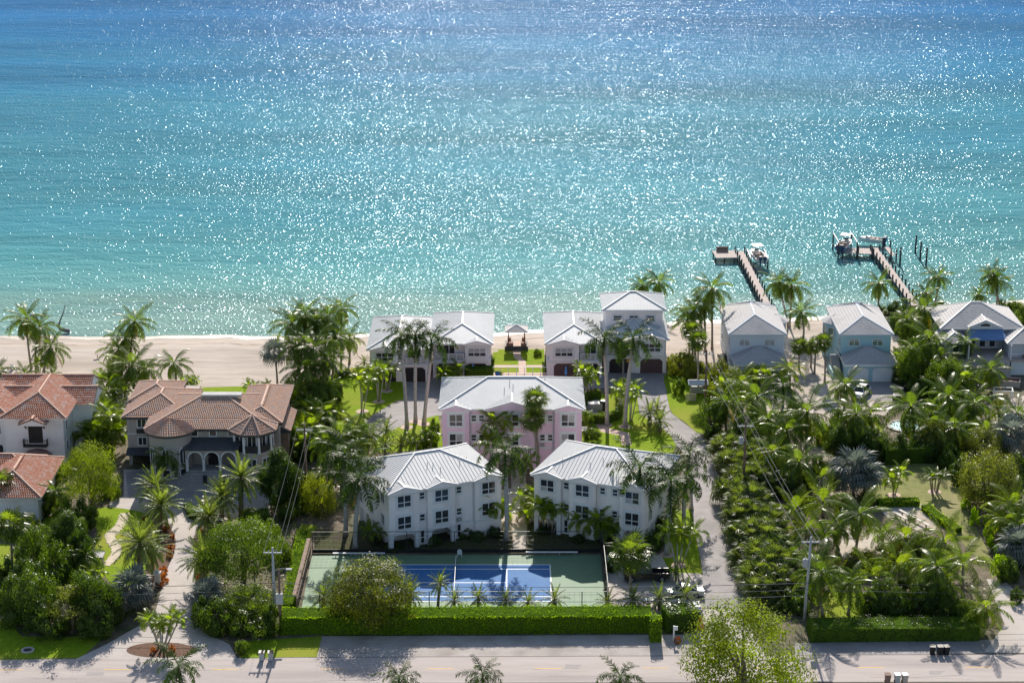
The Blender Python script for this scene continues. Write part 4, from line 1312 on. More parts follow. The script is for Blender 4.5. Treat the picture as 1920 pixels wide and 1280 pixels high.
# curved steps fanning down to the forecourt
for k in range(10):
    r0 = 0.7 + 0.36 * k
    zt = 2.0 - 0.19 * (k + 1)
    n = 16
    poly = []
    for j in range(n + 1):
        a = math.pi * (1.0 + j / n)
        poly.append((1.35 + (r0 + 3.0) * math.cos(a), PY + 0.0 + r0 * math.sin(a)))
    MB().prism(poly, 0, zt).build('step', 'stone_step', t)
for x in (0.6, 3.2):
    MB().lathe([(0.0, 0.9), (0.3, 0.95), (0.25, 1.4), (0.34, 1.95), (0.26, 2.1), (0.0, 2.1)], 10, x, PY - 2.2).build('urn', 'dark_metal', t)
# round tower
TX, TY, TR = -4.6, -1.9, 3.0
MB().lathe([(TR, 0), (TR, EV - 0.02)], 28, TX, TY, math.pi * 0.9, math.pi * 2.1).build('tower_wall', TW, t, smooth=True)
for ang in (-50, -6, 40):
    a = rad(ang)
    px_, py_ = TX + (TR + 0.03) * math.sin(a), TY - (TR + 0.03) * math.cos(a)
    window(t, px_, py_, 4.2, 0.95, 2.1, a, 2, 1, arched=1.0)
    window(t, px_, py_, 1.7, 1.0, 1.1, a, 1, 1)
b = MB()
b.lathe([(TR + 0.6, EV - 0.02), (0.05, EV + 1.35)], 28, TX, TY)
b.lathe([(TR + 0.6, EV - 0.02), (TR + 0.6, EV - 0.3), (TR - 0.2, EV - 0.3)], 28, TX, TY, mi=1)
o = b.build('tower_roof', ['brown_tile', 'slate_dark'], t)
b = MB()
sl_ = 1.37 / (TR + 0.6)
for k in range(7):
    r0, r1 = TR + 0.65 - 0.52 * k, TR + 0.65 - 0.52 * (k + 1)
    z0, z1 = EV + (TR + 0.6 - r0) * sl_, EV + (TR + 0.6 - r1) * sl_
    n = max(10, int(2 * math.pi * r0 / 0.36))
    for j in range(n):
        a0, a1 = 2 * math.pi * (j + 0.08) / n, 2 * math.pi * (j + 0.92) / n
        am = (a0 + a1) / 2
        P = lambda r, a, z: (TX + r * math.cos(a), TY + r * math.sin(a), z)
        f0, f1, f2 = P(r0, a0, z0 + 0.06), P(r0, am, z0 + 0.2), P(r0, a1, z0 + 0.06)
        g0_, g1_, g2_ = P(r1, a0, z1 + 0.02), P(r1, am, z1 + 0.1), P(r1, a1, z1 + 0.02)
        b.face([f0, f1, g1_, g0_])
        b.face([f1, f2, g2_, g1_])
        b.face([P(r0, a0, z0), P(r0, a1, z0), f2, f1, f0])
so = b.build('roof_tiles', 'brown_tile', o)
so['kind'] = 'stuff'
# octagonal corner tower with open loggia
ox, oy, orr = 6.9, -1.7, 2.9
octp = lambda r, z, off=22.5: [(ox + r * math.cos(rad(off + 45 * k)), oy + r * math.sin(rad(off + 45 * k)), z) for k in range(8)]
MB().prism([p[:2] for p in octp(orr, 0)], 0, 4.5).build('tower_wall', TW, t)
MB().prism([p[:2] for p in octp(orr - 0.9, 0)], 4.5, EV - 0.1).build('loggia_wall', TW, t)
for k in range(8):
    p = octp(orr - 0.15, 0)[k]
    MB().lathe([(0.24, 4.5), (0.18, 4.75), (0.17, 6.9), (0.27, 7.15), (0.27, EV - 0.1)], 8, p[0], p[1]).build('loggia_column', 'trim_white', t)
    q0, q1 = octp(orr - 0.1, 0)[k], octp(orr - 0.1, 0)[(k + 1) % 8]
    MB().beam((q0[0], q0[1], 5.5), (q1[0], q1[1], 5.5), 0.07, 0.07).build('loggia_rail', 'dark_metal', t)
    MB().beam((q0[0], q0[1], 5.0), (q1[0], q1[1], 5.0), 0.03, 0.9).build('loggia_balustrade', 'dark_metal', t)
    mx, my = (q0[0] + q1[0]) / 2, (q0[1] + q1[1]) / 2
    a_ = math.atan2(my - oy, mx - ox) + math.pi / 2
    if math.sin(a_ - math.pi / 2) < 0.3:
        rr = orr * math.cos(rad(22.5)) + 0.035
        window(t, ox + rr * math.cos(a_ - math.pi / 2), oy + rr * math.sin(a_ - math.pi / 2), 3.1, 1.2, 1.05, a_, 2, 1)
        rr = (orr - 0.9) * math.cos(rad(22.5)) + 0.035
        window(t, ox + rr * math.cos(a_ - math.pi / 2), oy + rr * math.sin(a_ - math.pi / 2), 5.8, 1.1, 1.9, a_, 2, 1, arched=0.3)
b = MB()
R8, top = octp(orr + 0.7, EV), (ox, oy, EV + 1.75)
for k in range(8):
    b.face([R8[k], R8[(k + 1) % 8], top])
    lo = [(p[0], p[1], EV - 0.28) for p in (R8[k], R8[(k + 1) % 8])]
    b.face([lo[0], lo[1], R8[(k + 1) % 8], R8[k]], 1)
    li = [(p[0], p[1], EV - 0.28) for p in (octp(orr - 1, 0)[k], octp(orr - 1, 0)[(k + 1) % 8])]
    b.face([li[0], li[1], lo[1], lo[0]], 1)
o = b.build('tower_roof', ['brown_tile', 'slate_dark'], t)
b = MB()
for k in range(8):
    tiles_on(b, [R8[k], R8[(k + 1) % 8], top], dv=0.55)
    MB().beam(Vector(R8[k]) + Vector((0, 0, .12)), Vector(top) + Vector((0, 0, .12)), 0.2, 0.2).build('ridge_cap', 'tile_cap', o)
so = b.build('roof_tiles', 'brown_tile', o)
so['kind'] = 'stuff'
# right wing and its low lean-to
MB().box(5.0, 10.2, 0.6, 15.5, 0, EV - 0.02).build('wall', TW, t)
MB().box(10.21, 11.2, 3.0, 11.5, 0, 5.2).build('lean_to_wall', 'wood_brown', t)
b = MB()
lt = [(11.6, 2.6, 5.2), (11.6, 11.8, 5.2), (10.22, 11.8, 5.9), (10.22, 2.6, 5.9)]
b.face(lt).face([(11.6, 2.6, 5.2), (10.22, 2.6, 5.9), (10.22, 2.6, 5.0), (11.6, 2.6, 5.0)], 1)
o = b.build('lean_to_roof', ['brown_tile', 'slate_dark'], t)
b = MB()
tiles_on(b, lt)
b.build('roof_tiles', 'brown_tile', o)['kind'] = 'stuff'
BT = dict(mat='brown_tile', style='tile', cap='tile_cap', fascia='slate_dark', fd=0.3, capw=0.24)
roof(t, (-12.2, -2.4, 2.4, 14.5), EV, 0.38, 'y', **BT)
roof(t, (-12.2, -5.2, 8.5, 17.1), EV + 0.35, 0.38, 'y', **BT)
roof(t, (-8.2, 9.6, -2.5, 12.4), EV, 0.34, 'x', **BT)
MB().box(-1.0, 4.6, 4.3, 5.7, EV + 2.35, EV + 2.72).build('roof_deck', 'shingle', t)
roof(t, (4.2, 10.8, 0.0, 16.1), EV + 0.02, 0.40, 'y', **BT)

# ---------------------------------------------------------------- white house with red tiles, left edge
t = thing('red_tile_house', 'white house with red barrel-tile gables and a black balcony at the left edge', 'house', (-70.0, 285.5, 0))
RT = dict(mat='red_tile', style='tile', cap='tile_cap', fascia='wood_brown', fd=0.18, capw=0.22, gable='white_wall')
MB().box(-2.2, 6.2, -7.3, 9.5, 0, 6.98).build('wall', 'white_wall', t)
MB().box(-12, -2.2, -6.2, 6.5, 0, 6.98).build('wall', 'white_wall', t)
MB().box(6.2, 8.9, -0.6, 5.2, 0, 6.6).build('wing_wall', 'white_wall', t)
roof(t, (-2.8, 6.9, -8.0, 10.0), 7.0, 0.46, 'y', False, False, **RT)
roof(t, (-9.5, -1.5, -7.0, 7.0), 7.0, 0.46, 'y', False, False, **RT)
roof(t, (-12.0, 9.4, -1.2, 5.8), 6.7, 0.46, 'x', True, True, **RT)
roof(t, (-5.5, 8.0, 3.0, 10.2), 7.0, 0.46, 'x', True, True, **RT)
roof(t, (0.2, 4.2, -8.9, -5.5), 6.4, 0.4, 'y', True, True, **RT)
MB().box(-10.5, -4.5, 5.5, 9.0, 7.0, 7.3).build('flat_roof', 'slate_dark', t)
door_o = MB().box(1.2, 3.2, -7.36, -7.303, 3.1, 5.6).build('balcony_door', 'door_and_shade_dark', t)
for x in (0.9, 3.5):
    MB().beam((x, -7.3, 5.3), (x, -8.3, 6.2), 0.16).build('bracket', 'dark_metal', t)
MB().box(0.5, 3.9, -8.2, -7.31, 2.75, 2.9).build('balcony_floor', 'dark_metal', t)
for k in range(12):
    x = 0.55 + 3.3 * k / 11
    MB().box(x - 0.02, x + 0.02, -8.18, -8.14, 2.9, 3.75).build('baluster', 'dark_metal', t)
MB().box(0.5, 3.9, -8.2, -8.12, 3.75, 3.82).box(0.5, 0.57, -8.12, -7.35, 2.9, 3.82).box(3.83, 3.9, -8.12, -7.35, 2.9, 3.82).build('balcony_rail', 'dark_metal', t)
for x, z in ((-3.4, 4.9), (-5.0, 4.9), (-7.5, 4.9), (-3.2, 1.7), (-5.2, 1.7), (-7.5, 1.7)):
    window(t, x, -6.235, z, 0.75, 1.5, 0, 1, 1, arched=1.0, fmat='white_wall')
for yy, z in ((-5.5, 5.2), (-3.5, 2.2), (-5.8, 2.2)):
    window(t, 6.235, yy, z, 0.8, 1.4, math.pi / 2, 1, 1)
b = MB()
b.lathe([(2.6, 0.4), (2.4, 1.3), (1.6, 2.0), (0.6, 2.35), (0.0, 2.4)], 20, 2.4, -8.3)
b.build('porch_dome', 'brick_low', t, smooth=True)

t = thing('garage_house', 'low white garage with red tile hip roof at the left edge', 'garage', (-67.5, 262.4, 0))
MB().box(-6.5, 4.8, -6.6, 6.8, 0, 3.98).build('wall', 'white_wall', t)
roof(t, (-3.8, 5.5, -7.4, 7.6), 4.0, 0.44, 'y', **RT)
roof(t, (-12.0, 3.0, 0.4, 8.2), 4.0, 0.44, 'x', **RT)
for yy in (-4, 0, 4):
    window(t, 4.835, yy, 2.0, 1.0, 1.2, math.pi / 2, 2, 1)
MB().box(-2.5, 1.6, -6.66, -6.603, 0.05, 2.5).build('garage_door', 'trim_white', t)
# ================================================================== plants
def frond_mesh(key, seed, L, droop, nl, ll, lw, hang, fwd, mat, plume=0.0, start=0.16):
    r = random.Random(seed)
    b = MB()
    N = 10
    pts, tan = [], []
    p = Vector((0, 0, 0))
    for i in range(N + 1):
        s = i / N
        a = -droop * s ** 1.4
        d = Vector((math.cos(a), 0, math.sin(a)))
        pts.append(p.copy())
        tan.append(d)
        p = p + d * (L / N)

    def on(s):
        f = min(s * N, N - 1e-6)
        i = int(f)
        return pts[i].lerp(pts[i + 1], f - i), tan[i].lerp(tan[min(i + 1, N)], f - i).normalized()
    for i in range(0, N, 2):
        w0, w1 = 0.07 * (1 - i / N) + 0.015, 0.07 * (1 - (i + 2) / N) + 0.012
        w0, w1 = w0 * L / 4, w1 * L / 4
        a, c = pts[i], pts[i + 2]
        b.face([a + Vector((0, -w0, 0)), a + Vector((0, w0, 0)), c + Vector((0, w1, 0)), c + Vector((0, -w1, 0))], 0)
    for k in range(nl):
        s = start + (1 - start) * (k + 0.5) / nl
        for sg in (-1, 1):
            q, T = on(min(1, s + r.uniform(-0.012, 0.012)))
            Nn = Vector((0, 1, 0)).cross(T) * -1
            h = hang * r.uniform(0.7, 1.3)
            if plume:
                h += r.choice((-1, 0, 1)) * plume
            f = fwd * r.uniform(0.8, 1.2) + 0.5 * s
            d = (T * f + Vector((0, sg, 0)) - Nn * h).normalized()
            d2 = (d + Vector((0, 0, -0.55 - 0.3 * hang))).normalized()
            ln = ll * (math.sin(math.pi * (0.14 + 0.80 * s))) ** 0.6 * r.uniform(0.85, 1.1)
            w = T * (lw / 2)
            m_ = q + d * ln * 0.55
            e = m_ + d2 * ln * 0.5
            b.face([q - w, q + w, m_ + w, m_ - w])
            b.face([m_ - w, m_ + w, e])
    return b.mesh(key, mat)


def fan_mesh(key, seed, R, pet, seg, mat, spread=300, droop=0.35):
    r = random.Random(seed)
    b = MB()
    b.face([(0, -0.03, 0), (0, 0.03, 0), (pet, 0.02, -0.03), (pet, -0.02, -0.03)])
    for k in range(seg):
        a = rad(-spread / 2 + spread * (k + 0.5) / seg)
        da = rad(spread / seg) * 0.46
        rr = R * (1.0 - 0.22 * abs(a) / rad(spread / 2)) * r.uniform(0.9, 1.08)
        P = lambda q, aa, z: (pet + q * math.cos(aa), q * math.sin(aa), z)
        zt = -droop * R * r.uniform(0.6, 1.4)
        zm = 0.10 * R * r.uniform(-0.5, 1)
        b.face([P(0, a, -0.03), P(rr * 0.55, a - da, zm), P(rr * 0.55, a + da, zm)])
        b.face([P(rr * 0.55, a - da, zm), P(rr, a, zt), P(rr * 0.55, a + da, zm)])
    return b.mesh(key, mat)


FR = {}


def frond_set(kind):
    """young, middle and old leaves of a kind (shared meshes)"""
    if kind in FR:
        return FR[kind]
    S = {}
    if kind in ('coco', 'coco_yellow', 'dead'):
        mt = {'coco': 'coco_leaf', 'coco_yellow': 'coco_yellow', 'dead': 'dead_frond'}[kind]
        for g, (dr, hg) in enumerate(((0.75, 0.25), (1.35, 0.6), (1.9, 0.95))):
            S[g] = [frond_mesh('frond', 10 * g + i, 4.1, dr * (0.9 + 0.15 * i), 26, 1.0, 0.085, hg, 0.6, mt) for i in range(3)]
    elif kind == 'royal':
        for g, (dr, hg) in enumerate(((1.2, 0.25), (1.75, 0.5), (2.0, 0.75))):
            S[g] = [frond_mesh('frond', 40 + 10 * g + i, 4.3, dr * (0.9 + 0.12 * i), 30, 0.95, 0.09, hg, 0.4, 'royal_leaf', plume=0.6) for i in range(3)]
    elif kind == 'date':
        for g, (dr, hg) in enumerate(((0.35, -0.35), (0.7, -0.2), (1.0, 0.0))):
            S[g] = [frond_mesh('frond', 80 + 10 * g + i, 3.6, dr, 28, 0.62, 0.10, hg, 1.1, 'date_leaf', plume=0.3, start=0.1) for i in range(3)]
    elif kind == 'areca':
        for g, (dr, hg) in enumerate(((0.8, -0.2), (1.5, 0.1), (2.1, 0.4))):
            S[g] = [frond_mesh('frond', 120 + 10 * g + i, 2.3, dr, 17, 0.72, 0.095, hg, 0.6, 'areca_leaf') for i in range(3)]
    elif kind in ('fan', 'thatch', 'silver'):
        mt = {'fan': 'fan_leaf', 'thatch': 'thatch_leaf', 'silver': 'silver_leaf'}[kind]
        for g in range(3):
            S[g] = [fan_mesh('fan_leaf', 160 + 10 * g + i, 1.0, 0.85, 18, mt, 290, 0.15 + 0.28 * g) for i in range(3)]
    FR[kind] = S
    return S


def crown(parent, kind, top, scale, n, e_hi, e_lo, seed, name='frond', az0=0, wind=0.0):
    S = frond_set(kind)
    r = random.Random(seed)
    for i in range(n):
        k = (i + 0.5) / n
        az = az0 + i * 2.39996 + r.uniform(-0.25, 0.25)
        el = e_hi + (e_lo - e_hi) * k ** 0.85 + r.uniform(-7, 7)
        g = 0 if k < 0.3 else (1 if k < 0.72 else 2)
        me = r.choice(S[g])
        s = scale * r.uniform(0.86, 1.1) * (0.75 if k < 0.08 else 1)
        az += wind * math.sin(az)
        ob(name, me, parent, top, (rad(r.uniform(-14, 14)), -rad(el), az), s)


TRUNKS = 0
PLANTS = []      # (object, cluster, noun, category, photo x)


def trunk_path(dx, dy, z, bend, seed):
    r = random.Random(seed)
    bx, by = r.uniform(-1, 1) * bend, r.uniform(-1, 1) * bend
    out = []
    for i in range(9):
        s = i / 8
        out.append((dx * s ** 1.3 + bx * math.sin(math.pi * s), dy * s + by * math.sin(math.pi * s), z * s))
    return out


SEED = [100]
KINDS = {
    'coco': ('coconut_palm', 'coconut palm', 'coco_leaf'),
    'ycoco': ('coconut_palm', 'yellow-green coconut palm', 'coco_yellow'),
    'royal': ('royal_palm', 'grey-trunked palm', 'royal_leaf'),
    'date': ('date_palm', 'stiff-fronded date palm', 'date_leaf'),
    'pygmy': ('dwarf_date_palm', 'dwarf palm', 'date_leaf'),
    'areca': ('areca_palm', 'areca palm clump', 'areca_leaf'),
    'xmas': ('multi_stem_palm', 'slim-stemmed palm clump', 'areca_leaf'),
    'fan': ('fan_palm', 'round-leaved fan palm', 'fan_leaf'),
    'thatch': ('thatch_palm', 'bushy thatch palm', 'thatch_leaf'),
    'silver': ('silver_palm', 'silvery fan palm', 'silver_leaf'),
    'young': ('young_coconut_palm', 'young coconut palm', 'coco_leaf'),
    'yyoung': ('young_coconut_palm', 'young yellow-green palm', 'coco_yellow'),
}


def palm(cluster, kind, cx, cy, bx=None, by=None, s=1.0):
    """cx,cy: where the photo shows the heart of the crown; bx,by: its foot; or bx None and by = height in metres"""
    SEED[0] += 7
    sd = SEED[0]
    r = random.Random(sd)
    name, noun, _ = KINDS[kind]
    if bx is None:
        h = by
        X, Y = at(cx, cy, h)
        base = (X + r.uniform(-0.05, 0.05) * h, Y + r.uniform(-0.03, 0.03) * h)
        top = Vector((X - base[0], Y - base[1], h))
    else:
        base = at(bx, by)
        h = height_at(cy, base[1])
        top = Vector((x_at(cx, cy, base[1]) - base[0], 0, h))
    z0 = 0.0
    t = ob(name, None, None, (base[0], base[1], z0), (0, 0, 0))
    t.empty_display_size = 0.2
    t['group'] = noun + 's ' + CL[cluster]
    PLANTS.append((t, cluster, noun, 'palm tree', cx, cy))
    if kind in ('coco', 'ycoco'):
        MB().tube(trunk_path(top.x, top.y, h, 0.35, sd), [0.27, 0.20, 0.18, 0.17, 0.165, 0.16, 0.155, 0.15, 0.16], 7).build('trunk', 'trunk_coco', t, smooth=True)
        crown(t, 'coco_yellow' if kind == 'ycoco' else 'coco', top, s, 26, 70, -48, sd, wind=0.15)
        if r.random() < 0.7:
            crown(t, 'dead', top - Vector((0, 0, 0.15)), s * 0.85, 3, -40, -70, sd + 1, 'dead_frond')
        for k in range(r.choice((0, 3, 4))):
            a = k * 1.7
            ob('coconut', COCO, t, top + Vector((0.32 * math.cos(a), 0.32 * math.sin(a), -0.32)))
    elif kind in ('young', 'yyoung'):
        MB().tube([(0, 0, 0), (top.x * 0.5, 0, h * 0.5), top], [0.28, 0.22, 0.15], 7).build('trunk', 'trunk_coco', t, smooth=True)
        crown(t, 'coco_yellow' if kind == 'yyoung' else 'coco', top, s, 13, 76, 8, sd)
    elif kind == 'royal':
        k = s
        MB().tube(trunk_path(top.x, top.y, h - 1.3 * k, 0.12, sd), [0.36 * k, 0.25 * k, 0.235 * k, 0.24 * k, 0.25 * k, 0.245 * k, 0.225 * k, 0.20 * k, 0.17 * k], 9).build('trunk', 'trunk_royal', t, smooth=True)
        MB().tube([top - Vector((0, 0, 1.35 * k)), top - Vector((0, 0, 0.7 * k)), top], [0.19 * k, 0.17 * k, 0.1 * k], 8).build('crownshaft', 'crownshaft', t, smooth=True)
        crown(t, 'royal', top - Vector((0, 0, 0.1)), s, 16, 68, -30, sd)
        if r.random() < 0.3:
            crown(t, 'dead', top - Vector((0, 0, 1.2)), s * 0.7, 1, -75, -78, sd + 1, 'dead_frond')
    elif kind in ('date', 'pygmy'):
        k = s if kind == 'date' else s * 0.42
        MB().tube([(0, 0, 0), (top.x * 0.4, top.y * .4, h * 0.5), top], [0.36 * k, 0.32 * k, 0.38 * k], 9).build('trunk', 'trunk_date', t)
        crown(t, 'date', top, k, 54 if kind == 'date' else 30, 84, -42, sd)
    elif kind in ('areca', 'xmas'):
        ns = r.choice((3, 4)) if kind == 'areca' else 3
        for q in range(ns):
            a = q * 2 * math.pi / ns + r.uniform(-0.4, 0.4)
            w = (0.9 if kind == 'areca' else 1.05) * s
            tp = top + Vector((w * math.cos(a), w * math.sin(a), r.uniform(-0.9, 0.25) * s))
            tp.z = max(tp.z, 0.5)
            MB().tube([(0.18 * math.cos(a), 0.18 * math.sin(a), 0), tp * 0.5 + Vector((0.1, 0, 0)), tp], [0.10, 0.08, 0.07], 6).build('stem', 'trunk_royal', t, smooth=True)
            crown(t, 'areca', tp, s * r.uniform(0.85, 1.05), 12, 78, 0 if kind == 'areca' else -12, sd + q, az0=q)
    elif kind in ('fan', 'silver', 'thatch'):
        k = {'fan': 1.0, 'silver': 1.25, 'thatch': 1.3}[kind] * s
        MB().tube(trunk_path(top.x, top.y, h, 0.15, sd), [0.22, 0.17, 0.155, 0.15, 0.145, 0.14, 0.14, 0.15, 0.17], 7).build('trunk', 'trunk_coco', t, smooth=True)
        if kind == 'thatch':
            for q in range(6):
                a = q * 1.047 + r.uniform(0, 0.6)
                w_ = 0.0 if q == 0 else 1.15 * k
                tp = top + Vector((w_ * math.cos(a), w_ * math.sin(a), (0.35 if q == 0 else r.uniform(-0.7, 0.5))))
                tp.z = max(0.4, tp.z)
                if q:
                    MB().tube([(0.2 * math.cos(a), 0.2 * math.sin(a), 0), tp], [0.1, 0.08], 6).build('trunk', 'trunk_coco', t)
                crown(t, 'thatch', tp, k * 0.85, 20, 84, -15, sd + q, 'fan_leaf', q)
        else:
            crown(t, kind, top, k * 1.12, 26, 80, -38, sd, 'fan_leaf')
            if kind == 'fan':
                crown(t, 'fan', top - Vector((0, 0, 0.35)), k * 0.8, 8, -55, -75, sd + 3, 'fan_leaf')
    return t


COCO = MB().lathe([(0.0, -0.15), (0.11, -0.1), (0.15, 0), (0.11, 0.1), (0.0, 0.15)], 6).mesh('coconut', 'coconut_husk', True)

CL = {
    'A': 'on the beach behind the red-roofed house',
    'B': 'between red-roofed house and mansion',
    'C': 'on the sand just behind the mansion roof',
    'D': 'in the grove right of the mansion roof',
    'E': 'on the lawn by the twin-roofed house',
    'F': 'beside the left drive',
    'G': 'in the thicket right of the mansion',
    'H': 'before the left blush block',
    'I': 'against the pink apartment block',
    'J': 'in front of the right blush block',
    'K': 'beside the right blush block',
    'L': 'in front of the pink beach house',
    'M': 'left of the pale blue house',
    'N': 'left of the turquoise house',
    'O': 'along the water at the right',
    'Q': 'right of the turquoise house',
    'R': 'in the jungle right of the bend',
    'S': 'around the sandy yard',
    'T': 'along the right drive',
    'U': 'in the garden left of the dry lawn',
    'V': 'behind the right roadside hedge',
    'W': 'around the dry lawn',
    'X': 'around the mansion forecourt and drive',
    'Y': 'in the garden at the left edge',
    'Z': 'in the oval drive island',
    'a': 'between court and front hedge',
    'b': 'on the near side of the road',
    'c': 'between the two blush blocks',
    'd': 'below the grey house',
    'e': 'around the tennis court parking',
    'f': 'behind the pink beach house roof',
}
